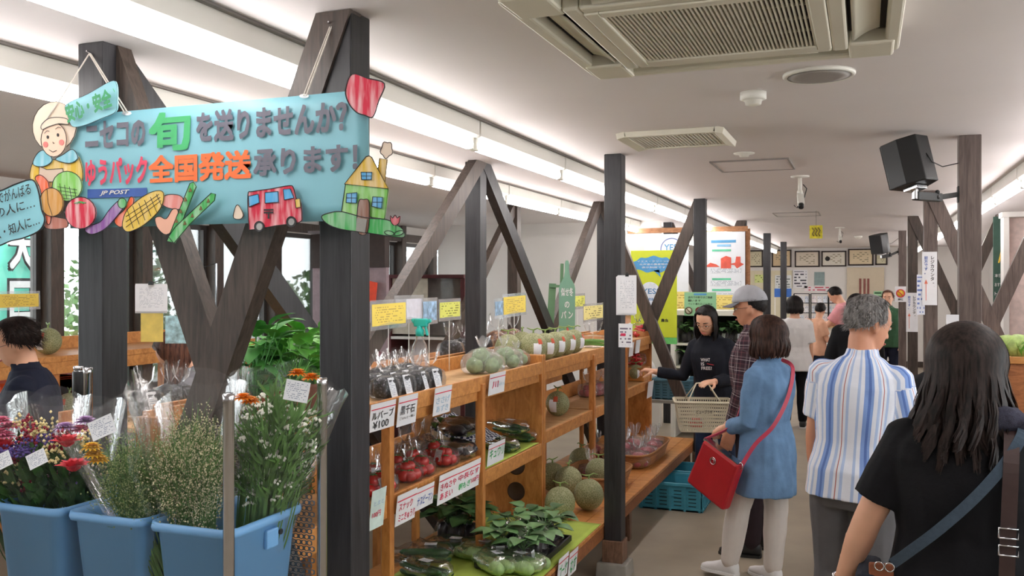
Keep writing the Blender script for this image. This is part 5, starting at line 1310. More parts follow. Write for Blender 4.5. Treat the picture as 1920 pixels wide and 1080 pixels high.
    if shoes:
        for s in (-1, 1):
            h, kn, an = legs[s]; g = an.z - .045 * H; f = nrm((s * .15, 1, 0)); q = Vector((f.y, -f.x, 0)); z0 = Vector((an.x, an.y, g))
            b = MB(); b.rings([ering(z0 + f * (u * H) + Vector((0, 0, zz * H)), q, w * H, Vector((0, 0, 1)), hh * H, 16, 2.6) for u, w, zz, hh in ((-.036, .012, .022, .016), (-.03, .021, .026, .024), (-.01, .0235, .034, .032), (.015, .0235, .033, .031), (.045, .027, .024, .022), (.08, .0285, .018, .0155), (.105, .024, .015, .0125), (.118, .012, .013, .009))])
            o = b.build('shoe', shoes[0], t, True)
            b = MB(); sole = [(-.037, .013), (-.03, .023), (-.005, .025), (.03, .027), (.06, .030), (.09, .030), (.11, .024), (.121, .012)]
            out = [z0 + f * (u * H) + q * (w * H) for u, w in sole] + [z0 + f * (u * H) - q * (w * H) for u, w in reversed(sole)]
            n_ = len(out); b.add([p + Vector((0, 0, .001)) for p in out] + [p + Vector((0, 0, .011 * H)) for p in out], [list(range(n_)), list(range(n_, 2 * n_))[::-1]] + [[i, n_ + i, n_ + (i + 1) % n_, (i + 1) % n_] for i in range(n_)]); b.build('sole', shoes[1] if len(shoes) > 1 else m_black, o)
            if len(shoes) > 2:
                for u in (.02, .034, .048, .062): b = MB(); p = z0 + f * (u * H) + Vector((0, 0, (.064 - (u - .02) * .5) * H * .9)); b.tube([p - q * .016 * H, p + Vector((0, 0, .004)), p + q * .016 * H], .0022, 6); b.build('lace', shoes[2], o, True)
    # ---- top garment: (material, sleeve 0..2, hem height fraction, looseness, collar)
    if top:
        m, slv, hem, loose, col = top[:5]; b = MB(); fl = top[5] if len(top) > 5 else .0
        rr = []
        for h in [hem + (.62 - hem) * q / 4 for q in range(5)]:
            w, d, y = (.1, .072, -.004) if h < .56 else ((.092, .065, 0) if h < .6 else (.087, .062, .002)); g = fl * max(0, (.6 - h))
            rr.append(ering(P(h, y), Rv, w * H * k + loose + g * H, F, d * H * k + loose + g * H))
        rr += [ering(P(h, y), Rv, w * H * k + loose * q, F, d * H * k + loose * q) for h, w, d, y, q in [(.67, .092, .067, .004, 1), (.72, .101, .071, .003, .9), (.765, .102, .068, -.002, .75), (.797, .094, .057, -.007, .6), (.822, .068, .049, -.009, .55), (.842, .046, .041, -.007, .5)]]
        b.rings(rr)
        for s in (-1, 1):
            S, e, w = ARM[s]; L = slv[0] if s < 0 and hasattr(slv, '__len__') else (slv[1] if hasattr(slv, '__len__') else slv); kk = .5 + .5 * k
            if L <= 1: q = S.lerp(e, L); limb_pts = [S, S.lerp(q, .5), q]; rs_ = [.036 * H * kk + loose * .6, .034 * H * kk + loose * .7, .031 * H * kk + loose * .8]
            else: q = e.lerp(w, L - 1); limb_pts = [S, S.lerp(e, .5), e, e.lerp(q, .5), q]; rs_ = [.036 * H * kk + loose * .6, .033 * H * kk + loose * .6, .028 * H * kk + loose * .6, .026 * H * kk + loose * .6, .021 * H * kk + loose * .6]
            d0 = nrm(limb_pts[-1] - limb_pts[-2]); ss_ = S.lerp(P(.815, -.008, 0), .3); b.ell(S, (rs_[0] * .93,) * 3, 14, 10); b.tube([ss_, S] + limb_pts[1:], [rs_[0] * .8] + rs_, 14)
        if col: b.rings([ering(P(h, y), Rv, w * H, F, d * H) for h, w, d, y in ((.832, .05, .044, -.008), (.85, .042, .042, -.004), (.862 + col, .038, .040, 0), (.862 + col, .034, .036, 0), (.84, .034, .034, 0))])
        me = remesh(b, vox * .85, 3, 'shirt'); 
        a = me.attributes.new('pat', 'FLOAT_VECTOR', 'POINT')
        for i, v in enumerate(me.vertices):
            c = v.co; best = None
            for s in (-1, 1):
                S, e, w = ARM[s]
                for p0, p1 in ((S, e), (e, w)):
                    ax = p1 - p0; tt = max(0, min(1, (c - p0).dot(ax) / ax.length_squared)); dd = (c - p0 - ax * tt).length
                    if (best is None or dd < best[0]) and (tt > .12 or p0 is e): best = (dd, p0, nrm(ax), tt * ax.length)
            rel = c - pel
            lx = rel.dot(Rv) / (.1 * k); ly = rel.dot(F) / .07
            if best and best[0] < .075 * (.7 + .3 * k) and abs(rel.dot(Rv)) > .088 * H * k:
                ax = best[2]; r_ = c - best[1]; u1 = nrm(F - ax * F.dot(ax)); u2 = ax.cross(u1); a.data[i].vector = (math.atan2(r_.dot(u2), -r_.dot(u1)) * .055 + .03, best[3] + .02, 0)
            else: a.data[i].vector = (math.atan2(lx, -ly) * .135, rel.dot(U), 0)
        wrinkle(me, top[6] if len(top) > 6 else .006, H * 3.3, (7, 7, 4)); link(me, 'shirt', m, t)
    if hair: make_hair(J, *hair)
    return J
def make_hair(J, style, m, length=.2, n=900, seed=1, part=0.15, vol=1.0, fringe=.55, curl=0.0, flare=0.0):
    """strands: ribbons that leave the parting, follow the skull and hang"""
    t, HP, Q, H = J['t'], J['HP'], J['Q'], J['H']; rn = random.Random(seed); c = HP(.58, 0, -.004); rx, ry, rzz = .0485 * H * vol, .0625 * H * vol, .060 * H * (.5 + .5 * vol); dn = Vector((0, 0, -1))
    loc_dn = Q.transposed() @ dn
    shell = MB(); b = MB()
    def sp(az, el, k=1.0): return Vector((rx * math.cos(el) * math.sin(az), -ry * math.cos(el) * math.cos(az), rzz * math.sin(el))) * k   # az 0 = back of the head
    short = style == 'short'
    def low(az):      # elevation at which the hair leaves the skull
        f = abs(az) / PI       # 0 back .. 1 face
        if f > fringe: return .62 + .38 * min(1, (f - fringe) / .18)
        if short: return -.75 + .65 * (f / fringe) ** 2.0
        return -.35
    # under-shell: closed cap so that no scalp shows
    nu, nv = 40, 12; rows = []
    for j in range(nv + 1):
        row = []
        for i in range(nu):
            az = -PI + 2 * PI * i / nu; el = PI / 2 - .02 - (PI / 2 - .02 - low(az)) * j / nv; q = sp(az, el, 1.035 - (.02 if j == nv else 0)); row.append(c + Q @ q)
        rows.append(row)
    shell.rings(rows, False); lid = len(shell.v)
    o = shell.build('hair', m, t, True)
    for i in range(n):
        az = rn.uniform(-PI, PI); f = abs(az) / PI; el0 = PI / 2 - rn.random() * (.5 if not short else PI / 2 - low(az) + .0) ; kk = 1.03 + .07 * rn.random(); pts = []
        e1 = low(az) + rn.uniform(-.08, .08)
        if short: 
            ln = rn.uniform(.012, .03) * length / .2; p = sp(az, el0, 1.03); tg = Vector((math.sin(az) * .5, -math.cos(az) * .5, -.9)); tg = nrm(tg + p.normalized() * (.55 + curl)); pts = [p, p + tg * ln * .6 + p.normalized() * .002, p + tg * ln]
        else:
            for q in range(6): el = el0 + (e1 - el0) * q / 5; pts.append(sp(az, el, kk))
            if f <= fringe:
                L = length * H / 1.65 * rn.uniform(.86, 1.04) - 0; p = pts[-1]; out = Vector((p.x, p.y, 0)).normalized(); ci = int((az + PI) * 9); ph = (ci * 2.399 + seed) % 6.28 + rn.uniform(-.35, .35); L *= 1 + .14 * math.sin(ci * 1.7) * (1 if curl > .1 else .25)
                for q in range(1, 7):
                    u = q / 6; pts.append(p + loc_dn * (L * u) + out * (.012 * math.sin(u * 2.4) * vol - .014 * u * u * (1 - curl) + flare * u * u) + Vector((math.sin(ph + u * 6), math.cos(ph + u * 6), 0)) * (.004 + .03 * curl) * u)
            else:
                s = 1 if az > 0 else -1; p = pts[-1]
                for q in range(1, 4): pts.append(p + Vector((s * .006 * q, -.002 * q, -.007 * q)))
        w = (.0032 if not short else .0016) * rn.uniform(.7, 1.3); L_ = len(pts); o_ = len(b.v)
        for q, p in enumerate(pts):
            tg = (pts[min(q + 1, L_ - 1)] - pts[max(q - 1, 0)]).normalized(); s = tg.cross(p.normalized())
            s = s.normalized() if s.length > 1e-5 else Vector((1, 0, 0)); ww = w * (1 if q < L_ - 1 else .3)
            b.v += [tuple(c + Q @ (p - s * ww)), tuple(c + Q @ (p + s * ww))]
        for q in range(L_ - 1): b.f.append([o_ + 2 * q, o_ + 2 * q + 1, o_ + 2 * q + 3, o_ + 2 * q + 2]); b.mi.append(0)
    q = b.build('hair_strands', m, o, True); q['kind'] = 'stuff'
    if not short:
        # inner hanging mass so that the fall of hair is not see-through
        g = MB(); rr = []
        for q in range(9):
            u = q / 8; ring = []
            for i in range(31):
                az = -PI * fringe + 2 * PI * fringe * i / 30; p = sp(az, low(az) + .1 * (1 - u), 1.02); out = Vector((p.x, p.y, 0)).normalized()
                ring.append(c + Q @ (p + loc_dn * (length * H / 1.65 * .93 * u) + out * (.008 * math.sin(u * 2.4) * vol - .014 * u * u * (1 - curl) + flare * .7 * u * u) + Vector((0, 0, .004 * math.sin(i * 2.3 + seed)))))
            rr.append(ring)
        for q in range(8):
            for i in range(30): g.add([rr[q][i], rr[q][i + 1], rr[q + 1][i + 1], rr[q + 1][i]], [(0, 1, 2, 3)])
        g.build('hair_fall', m, o, True, solid=.006)
def glasses(J, m=None):
    HP, H, t = J['HP'], J['H'], J['t']; m = m or m_black; b = MB()
    for s in (-1, 1):
        ring = [HP(.47 + .095 * math.sin(a) * .9, s * .0215 + .0145 * math.cos(a), .058 - .006 * abs(math.cos(a)) * (1 if math.cos(a) * s > 0 else 0)) for a in [i * 2 * PI / 16 for i in range(17)]]
        b.tube(ring, .0012, 5, False); b.tube([HP(.49, s * .036, .053), HP(.48, s * .0465, .03), HP(.47, s * .048, -.008)], .0012, 5)
    b.tube([HP(.485, -.007, .06), HP(.495, 0, .063), HP(.485, .007, .06)], .0012, 5); return b.build('glasses', m, t, True)
def W(J, p): 
    t = J['t']; return Vector(t.location) + Matrix.Rotation(t.rotation_euler.z, 3, 'Z') @ Vector(p)
def strap(mb, pts, w, th, nfn=None):
    """flat strap along pts; nfn(point) gives the outward normal"""
    pts = [Vector(p) for p in spline([tuple(p) for p in pts], 6, False)]; rs = []
    for k, p in enumerate(pts):
        tg = (pts[min(k + 1, len(pts) - 1)] - pts[max(k - 1, 0)]).normalized(); n = nfn(p); n = nrm(n - tg * n.dot(tg)); s = tg.cross(n)
        rs.append([p + s * w / 2 + n * th / 2, p - s * w / 2 + n * th / 2, p - s * w / 2 - n * th / 2, p + s * w / 2 - n * th / 2])
    mb.rings(rs)

# --- woman in black, nearest, back to us
Jb = person('woman in black short-sleeved top with long dark hair, nearest, seen from behind', (.285, 3.06), -.06, 1.60, 1.25, .02, 0, (-.25, .15, .0), aL=((-.42, -.06, -.9), (-.34, .12, -.93)), aR=((.3, .05, -.95), (.1, .5, -.8)),
            top=(m_blk, .78, .40, .022, 0, .1), pants=(m_blk, .02, .9), shoes=(m_black,), hair=('long', h_dk, .27, 4200, 3, .15, 1.36, .66, .5, .05), vox=.009, face=True, palm=((.9, .2, 0), (-.9, .2, 0)))
J = Jb; t = J['t']
b = MB(); S, e, w = J['arm'][-1]; d = nrm(w - e); a_ = d.orthogonal().normalized(); c_ = d.cross(a_); q = w - d * .012; b.tube([q + (a_ * math.cos(x) + c_ * math.sin(x)) * .031 for x in [i * 2 * PI / 20 for i in range(21)]], .006, 8, False); b.build('watch', m_metal, t, True)
b = MB(); b.ell(J['P'](.845, -.055, .055), (.075, .04, .04), 16, 10, fn=lambda q: 1 + .18 * noise.noise(q * 3)); b.ell(J['P'](.835, -.05, .1), (.05, .04, .035), 14, 10, fn=lambda q: 1 + .2 * noise.noise(q * 4)); b.build('scarf', fabric('slate knit', (62, 62, 76), .3, 60, .6), t, True)
# crossbody bag on her left hip
P, F = J['P'], J['F']; hx = .098 * J['H'] * J['k']
bg_ = thing('shoulder_bag', 'dark bag with brown leather tab on the slate strap of the woman in black', 'bag', W(J, P(.5, .0, -.16)), -.06)
o_ = J['t'].location; L = lambda p: Matrix.Rotation(.06, 3, 'Z') @ (W(J, p) - bg_.location)
b = MB(); pts = [P(.842, -.02, .09), P(.825, -.082, .088), P(.77, -.108, .056), P(.71, -.116, .01), P(.65, -.116, -.045), P(.6, -.102, -.095), P(.568, -.08, -.125)]
strap(b, [L(p) for p in pts], .03, .004, lambda p: Vector((0, -1, .1))); b.build('strap', fabric('slate webbing', (70, 84, 98), .1, 80, .3), bg_)
b = MB(); b.box(L(P(.485, -.02, -.17)), (.07, .22, .2)); b.build('body', fabric('dark canvas', (44, 48, 58), .1, 40), bg_, bevel=.02)
m_tan = mat('brown leather', (138, 78, 50), .4, .12, 20)
b = MB(); b.box(L(P(.552, -.08, -.145)), (.07, .014, .045)); b.build('tab', m_tan, bg_, bevel=.005)
for dx in (-.018, .0): b = MB(); q = L(P(.563, -.092, -.13 + dx)); b.tube([q + Vector((.013 * math.cos(x), 0, .013 * math.sin(x))) for x in [i * 2 * PI / 16 for i in range(17)]], .0022, 6, False); b.build('ring', m_metal, bg_, True)
bg2 = thing('shoulder_bag', 'bag hung from a brown buckled strap on the right shoulder of the woman in black', 'bag', W(J, P(.4, -.02, .13)), -.06); L2 = lambda p: Matrix.Rotation(.06, 3, 'Z') @ (W(J, p) - bg2.location)
b = MB(); strap(b, [L2(p) for p in (P(.845, .03, .075), P(.838, -.045, .073), P(.79, -.104, .069), P(.68, -.117, .064), P(.56, -.118, .06), P(.46, -.114, .06))], .04, .005, lambda p: Vector((0, -1, .1))); b.build('strap', mat('dark brown leather', (64, 46, 44), .4, .12, 20), bg2)
for h in (.655, .625):
    b = MB(); q = L2(P(h, -.123, .063)); b.tube([q + Vector((x * .024, 0, z * .014)) for x, z in ((-1, -1), (1, -1), (1, 1), (-1, 1), (-1, -1))], .0035, 6, False); b.build('buckle', m_metal, bg2, True)
b = MB(); b.box(L2(P(.39, -.06, .13)), (.1, .26, .2)); b.build('body', mat('dark brown leather', (64, 46, 44), .4), bg2, bevel=.02)

# --- man in striped shirt
Js = person('grey-haired man in blue striped short-sleeved shirt walking away down the aisle', (-.05, 4.29), -.16, 1.70, 1.0, .05, .06, (-.8, .22, -.05), aL=((-.16, .08, -1), (-.02, .3, -.95)), aR=((.2, -.02, -1), (.0, .42, -.9)), lL=((-.04, .12, -1), (0, -.1, -1)), lR=((.04, -.06, -1), (0, -.2, -1)),
            top=(m_stripe, .68, .475, .02, .004, .04, .007), pants=(m_gryp, .014, .96), shoes=(m_black,), hair=('short', h_grey, .2, 2600, 5, .1, 1.05, .62), skin=m_skin2, vox=.009)
# --- woman in denim
Jd = person('short-haired woman in light denim shirt with a red shoulder bag', (-.535, 5.45), 1.02, 1.545, .97, -.04, 0, (.1, .12, 0), aL=((-.12, .12, -1), (.25, .9, -.28)), aR=((.12, .2, -1), (-.25, .9, -.2)), lL=((-.06, .34, -1), (0, .2, -1)), lR=((.04, .0, -1), (0, .06, -1)),
            top=(m_denim, (1.72, 1.72), .345, .018, .004, .06, .013), pants=(m_whp, .012, .97), shoes=(m_wh, m_wh), hair=('bob', h_brown, .105, 2200, 7, .15, 1.2, .7, .05), vox=.0095, hands=(.7, .7), palm=((.5, 0, -.8), (-.5, 0, -.8)))
J = Jd; P = J['P']
rb = thing('shoulder_bag', 'red leather shoulder bag with round emblem, on the woman in denim', 'bag', W(J, P(.43, .10, -.165)), 1.02); LR = lambda p: Matrix.Rotation(-1.02, 3, 'Z') @ (W(J, p) - rb.location)
m_rb = mat('red leather', (176, 28, 40), .38, .08, 12, bump=.1, bscale=120); m_rb2 = mat('rose strap leather', (190, 60, 84), .45, .08)
RB = Matrix.Rotation(.42, 3, 'X') @ Matrix.Rotation(0.0, 3, 'Z')
b = MB(); b.box((0, 0, -.02), (.075, .30, .30), RB, taper=.93); b.build('body', m_rb, rb, bevel=.018)
b = MB(); q = RB @ Vector((0, 0, .128)); b.box(q, (.05, .27, .012), RB); b.build('zip', m_metal, rb)
b = MB(); q = RB @ Vector((-.039, .015, .06)); b.tube([q + RB @ Vector((0, .02 * math.cos(x), .02 * math.sin(x))) for x in [i * 2 * PI / 18 for i in range(19)]], .003, 6, False); b.build('emblem', m_metal, rb, True)
b = MB(); q = RB @ Vector((-.039, .015, .06)); b.tube([q + RB @ Vector((-.002, .011 * math.cos(x), .011 * math.sin(x))) for x in [i * 2 * PI / 18 for i in range(12)]], .0022, 6); b.build('emblem', m_metal, rb, True)
b = MB(); strap(b, [LR(P(.845, .0, .075)), LR(P(.82, -.062, .06)), LR(P(.72, -.095, -.01)), LR(P(.62, -.085, -.075)), LR(P(.55, -.045, -.125)), RB @ Vector((-.0, -.145, .12))], .022, .005, lambda p: Vector((-.5, -.8, .1))); b.build('strap', m_rb2, rb)
b = MB(); strap(b, [LR(P(.845, .0, .075)), LR(P(.82, .055, .055)), LR(P(.72, .088, -.02)), LR(P(.6, .085, -.09)), RB @ Vector((.0, .145, .12))], .022, .005, lambda p: Vector((-.3, .9, .1))); b.build('strap', m_rb2, rb)
b = MB(); q = RB @ Vector((-.005, -.145, .125)); b.tube([q + Vector((0, .012 * math.cos(x), .018 * math.sin(x))) for x in [i * 2 * PI / 14 for i in range(15)]], .0035, 6, False); b.build('clasp', m_metal, rb, True)
# --- man in cap
Jc = person('man in grey cap and glasses wearing a dark plaid shirt', (-.66, 6.08), 1.42, 1.715, 1.06, .03, 0, (.12, .12, 0), aL=((-.14, .1, -1), (.05, .3, -.95)), aR=((.14, .1, -1), (-.1, .4, -.9)), lL=((-.05, .03, -1), (0, -.03, -1)),
            top=(m_plaid, 1.85, .46, .022, .006, .05, .007), pants=(fabric('dark trousers', (50, 40, 44), .1, 14), .016, .96), shoes=(m_black,), hair=('short', h_black, .1, 1500, 8, .1, .985, .5), skin=m_skin2, vox=.0095)
glasses(Jc)
def cap(J, m, m2):
    HP, H, t, Q = J['HP'], J['H'], J['t'], J['Q']; b = MB(); rs = []
    for q in range(10):
        e = q / 9 * PI / 2; kx = math.cos(e); z = .64 + .45 * math.sin(e); rs.append([HP(z - .05 * (1 - q / 9) * math.cos(a) * -1 * .6, .0515 * kx * math.sin(a) * (1 if q else 1), -.004 + .066 * kx * math.cos(a)) for a in [i * 2 * PI / 28 for i in range(28)]])
    b.rings(rs, False); o = b.build('cap', m, t, True, solid=.004)
    b = MB(); b.grid(lambda u, v: HP(.665 - .07 * v - .05 * (2 * u - 1) ** 2 * (.4 + v), .05 * (2 * u - 1) * (1 - .12 * v), .05 - .022 * (2 * u - 1) ** 2 + .052 * v * (1 - .35 * (2 * u - 1) ** 2)), 12, 6); b.build('visor', m2, o, True, solid=.004)
    b = MB(); b.ell(HP(1.1, 0, -.004), (.007, .007, .004), 8, 6); b.build('button', m, o, True); return o
cap(Jc, fabric('grey cap cloth', (176, 176, 182), .06, 20, .2), fabric('dark grey visor', (120, 120, 128), .06, 20, .2))
# --- woman with basket
Jh = person('woman with glasses in charcoal hoodie reaching to the shelf and holding a basket', (-1.14, 7.50), 2.82, 1.575, 1.0, .08, .05, (.0, .42, -.12), aR=((.36, .16, -.92), (.84, .5, .14)), aL=((-.18, -.02, -1), (.22, .85, -.02)), lL=((-.1, .05, -1), (0, -.05, -1)), lR=((.06, .02, -1), (0, -.03, -1)),
            top=(m_hood, 1.9, .475, .016, .012, .0, .006), pants=(m_jean, .012, .93), shoes=(mat('canvas shoe grey', (150, 146, 136), .8), m_wh, m_wh), hair=('bob', h_black, .14, 1900, 11, .1, 1.08, .62, .05), vox=.0105, hands=(.35, 1.0), palm=((.1, 0, -1), (0, 0, -1)), neckf=.012)
glasses(Jh, mat('dark red frame', (70, 24, 30), .4)); J = Jh
T = frame(J['P'](.725, .098, .012), -J['R'], J['U']); T = T @ Matrix.Translation((-.0, 0, 0))
for i, (s_, w_) in enumerate((('WHAT', .062), ('IS', .022), ('FREE?', .07))): text(s_, sub_T(T, .005, -.034 * i, .006), w_ * 1.35, .027, m_wh, J['t'], bold=.02, lift=.002 + .003)
b = MB(); b.bar(J['P'](.714, .104, -.025), J['P'](.706, .1, -.06), .014, .002); b.build('print_mark', mat('print red', (196, 50, 60), .7), J['t'])
# --- basket in her left hand
wl_ = W(J, J['arm'][-1][2] + nrm(J['arm'][-1][2] - J['arm'][-1][1]) * .085)
bk = thing('shopping_basket', 'beige plastic shopping basket held by the woman in the hoodie', 'basket', (wl_.x - .02, wl_.y - .04, wl_.z - .36), .26)
m_bk = mat('beige basket plastic', (206, 198, 174), .45, .04, 6)
BL, BW, BH = .42, .28, .225
def side_wall(mb, p0, p1, n_, rows, q0, q1, solid_rows=()):
    """perforated wall between bottom edge p0-p1 and top edge q0-q1: bars leave rows of slots"""
    p0, p1, q0, q1 = map(Vector, (p0, p1, q0, q1))
    def at(u, v): return (p0.lerp(p1, u)).lerp(q0.lerp(q1, u), v)
    for i in range(n_ + 1): u = i / n_; mb.bar(at(u, 0), at(u, 1), .0075, .004, (p1 - p0).cross(q0 - p0))
    for j in range(rows + 1): v = j / rows; mb.bar(at(0, v), at(1, v), .011 if j not in (rows,) else .02, .0045, (p1 - p0).cross(q0 - p0))
k0, k1 = .84, 1.0
bot = [(-BL / 2 * k0, -BW / 2 * k0, 0), (BL / 2 * k0, -BW / 2 * k0, 0), (BL / 2 * k0, BW / 2 * k0, 0), (-BL / 2 * k0, BW / 2 * k0, 0)]; tp = [(-BL / 2, -BW / 2, BH), (BL / 2, -BW / 2, BH), (BL / 2, BW / 2, BH), (-BL / 2, BW / 2, BH)]
for i in range(4):
    j = (i + 1) % 4; b = MB(); side_wall(b, bot[i], bot[j], 24 if i % 2 == 0 else 15, 8, tp[i], tp[j]); o = b.build('side_wall', m_bk, bk); o['kind'] = 'stuff'
b = MB(); b.box((0, 0, .003), (BL * k0, BW * k0, .006)); b.build('floor_panel', m_bk, bk)
b = MB(); rr = rrect(BL + .02, BW + .02, .03, BH); b.tube(rr + [rr[0]], .008, 6, False); b.build('rim', m_bk, bk, True)
b = MB(); b.bar((-.07, -BW / 2 - .0 + .008, .155), (.07, -BW / 2 + .008, .155), .004, .045, (0, 0, 1)); b.build('name_plate', m_bk, bk)
text('ビュープラザ', frame((-.06, -BW / 2 + .004, .14), (1, 0, 0), (0, -.06, 1)), .12, .03, m_ink, bk, bold=.01, lift=.003)
lw = Matrix.Rotation(-.26, 3, 'Z') @ (wl_ - Vector(bk.location))
for s in (-1, 1): b = MB(); b.tube([(-BL * .3, s * BW / 2 * .96, BH), (-.045, lw.y + s * .006, lw.z - .004), (.02, lw.y + s * .006, lw.z), (.045, lw.y + s * .006, lw.z - .006), (BL * .3, s * BW / 2 * .96, BH)], .005, 8); b.build('handle', m_bk, bk, True)
bag('tomato', 1, (bk.location.x - .05, bk.location.y, bk.location.z + .008), 1, 'bag of red produce lying in the shopping basket', 'tomato bags in baskets', .9)
# --- people farther down the aisle
person('dark-haired woman in white top and black trousers, back turned, mid aisle', (-.795, 11.5), .15, 1.585, 1.0, .02, 0, (.5, .05, 0), top=(m_wh, .8, .44, .03, 0, .12), pants=(m_blk, .008, .92), shoes=(m_black, m_wh), hair=('bob', h_black, .08, 900, 13, .1, 1.12, .66), vox=.013, face=True)
person('man in pink short-sleeved shirt leaning at the far counter', (-.20, 14.9), 1.3, 1.74, 1.05, .28, 0, (.0, .35, 0), aL=((-.1, .55, -.8), (.1, .95, .05)), aR=((.1, .6, -.8), (-.1, .95, 0)), top=(m_pink, .75, .46, .022, .0), pants=(m_navy, .014, .95), shoes=(m_black,), hair=('short', h_black, .2, 900, 14, .1, 1.06, .6), vox=.014)
Jk = person('child in peach top holding a basket at the far counter', (-.66, 14.2), -1.1, 1.46, .95, .06, 0, (.9, .2, 0), aL=((-.12, .3, -.95), (.2, .9, -.1)), aR=((.12, .3, -.95), (-.2, .9, -.1)), top=(m_peach, .7, .47, .022, .0), pants=(m_navy, .014, .95), shoes=(m_black,), hair=('short', h_black, .2, 900, 15, .1, 1.06, .55), vox=.014)
dup(bk, W(Jk, Vector((.02, .36, .66))), -.9, 'beige shopping basket held by the child at the far counter', 'shopping baskets', .8)
person('person in black top and shoulder strap behind the man in stripes', (-.07, 9.1), .1, 1.64, 1.08, .05, 0, (-.3, .1, 0), aL=((-.3, .0, -.95), (-.05, .5, -.85)), top=(m_blk, 1.8, .45, .025, .004), pants=(m_jean, .014, .95), shoes=(m_black,), hair=('bob', h_black, .05, 900, 16, .1, 1.08, .62), vox=.013, face=False)
person('staff member facing us beside the far smoking notice', (.345, 15.7), 3.0, 1.635, 1.0, .0, 0, (0, .1, 0), top=(fabric('green apron', (58, 92, 66), .1, 12), 1.8, .45, .02, .004), pants=(m_navy, .014, .95), shoes=(m_black,), hair=('short', h_red, .3, 900, 17, .1, 1.12, .6), vox=.014)
person('stooping dark-haired person in black, hidden between the two nearest people', (.30, 5.75), -.5, 1.60, 1.1, .75, 0, (0, .2, 0), aL=((-.1, .5, -.8), (0, .8, -.5)), aR=((.1, .5, -.8), (0, .8, -.5)), lL=((-.05, .3, -1), (0, -.3, -1)), lR=((.05, .3, -1), (0, -.3, -1)), top=(m_blk, 1.7, .45, .03, .004), pants=(m_gryp, .014, .95), shoes=(m_black,), hair=('bob', h_black, .07, 1000, 18, .1, 1.15, .66), vox=.012, face=False)
# --- people at the window side
Jw = person('short-haired woman with glasses in navy top at the left edge, facing left', (-3.8, 3.32), 2.2, 1.58, 1.08, .12, 0, (.05, .2, 0), aL=((-.1, .3, -1), (0, .8, -.4)), aR=((.1, .3, -1), (0, .8, -.4)), top=(m_navy, 1.7, .45, .022, .006), pants=(m_blk, .014, .95), shoes=(m_black,), hair=('short', h_dk, .32, 3000, 19, .1, 1.14, .58, .1), vox=.010)
glasses(Jw, mat('thin metal frame', (120, 100, 104), .3, metal=1))
person('person with long chestnut hair in grey top, bending behind the left banner post', (-3.1, 3.92), 1.9, 1.57, 1.0, .45, 0, (0, .3, 0), aL=((-.1, .5, -.8), (0, .8, -.4)), aR=((.1, .5, -.8), (0, .8, -.4)), top=(m_gryc, 1.6, .45, .025, .004), pants=(m_navy, .014, .95), shoes=(m_black,), hair=('long', h_red, .3, 1600, 20, .1, 1.12, .62, .2), vox=.011, face=False)
person('person in maroon top half hidden behind the spray bottle', (-3.62, 6.0), .4, 1.50, 1.05, .1, 0, (0, .1, 0), top=(m_mar, 1.7, .45, .03, .004), pants=(m_navy, .014, .95), shoes=(m_black,), hair=('bob', h_black, .06, 800, 21, .1, 1.1, .62), vox=.013, face=False)
person('person in white top and beige trousers behind the far shelf end', (-2.28, 9.72), 1.2, 1.55, 1.0, .3, 0, (0, .2, 0), aL=((-.1, .5, -.8), (0, .8, -.4)), aR=((.1, .5, -.8), (0, .8, -.4)), top=(m_wh, .8, .45, .022, .004), pants=(fabric('beige trousers', (176, 166, 148), .08, 12), .014, .95), shoes=(m_black,), hair=('short', h_black, .2, 700, 22, .1, 1.08, .6), vox=.014, face=False)
# ================================================================== CARDS, SIGNS, NOTICES
m_card = mat('white card', (236, 236, 240), .6, .02); m_rl = mat('red rule', (216, 60, 80), .6); m_bluei = mat('blue marker', (70, 100, 180), .7); m_redi = mat('red marker', (214, 50, 90), .7); m_grni = mat('green marker', (60, 170, 100), .7); m_pbl = mat('pale blue marker', (170, 196, 216), .7)
def card(label, px0, py0, px1, py1, X, lines=(), shear=0, rule=True, base=None):
    """price card in the plane X facing the aisle; px box gives its place on the shelf rail"""
    p = atX(px0, py1, X); q = atX(px1, py1, X); tz = atX((px0 + px1) / 2, py0, X).z; bz = atX((px0 + px1) / 2, py1, X).z
    w, h = q.y - p.y, tz - bz; t = thing('price_card', label, 'card', (X, p.y, bz), 0, 'price cards on the shelf')
    T = frame((0, 0, 0), (shear, 1, 0), (.12, 0, 1)); paper('sheet', T, w, h, base or m_card, t, .0012, .002, 4)
    if rule: b = MB(); b.box(T @ Vector((w / 2, h * .8, .0045)), (.0006, w * .98, h * .035), Matrix.Rotation(0, 3, 'X')); b.build('rule', m_rl, t)
    for s, x0, y0, x1, y1, m in lines: text(s, sub_T(T, x0 * w, y0 * h, .004), (x1 - x0) * w, (y1 - y0) * h, m, t, bold=.012, lift=.001)
    return t
XC = -1.838
card('price card lettered in black marker with a price of 100 yen', 690, 753, 737, 805, XC + .012, [('ルバーブ', .06, .42, .92, .72, m_ink), ('¥100', .12, .08, .75, .36, m_ink)])
card('price card with bold printed black kanji for black beans', 742, 740, 778, 796, XC, [('黒千石', .12, .38, .86, .68, m_ink), ('ごはんと一緒に', .1, .22, .9, .31, m_ink)])
card('price card with faint blue writing, left of the upright', 810, 724, 842, 776, XC, [('ささげ', .1, .4, .9, .66, m_pbl), ('あずき', .15, .1, .85, .34, m_pbl)])
card('price card with a crimson scrawl hanging under the green vegetables', 914, 698, 944, 738, XC, [('川', .18, .3, .55, .62, m_redi), ('じゃがいも', .5, .34, .95, .5, m_pbl)])
card('pale green printed card beside the post, lower shelf', 690, 915, 717, 990, XC, [('100円', .1, .3, .7, .45, m_redi), ('とまと', .15, .6, .85, .72, m_pbl)], rule=False, base=mat('mint card', (214, 232, 228), .6))
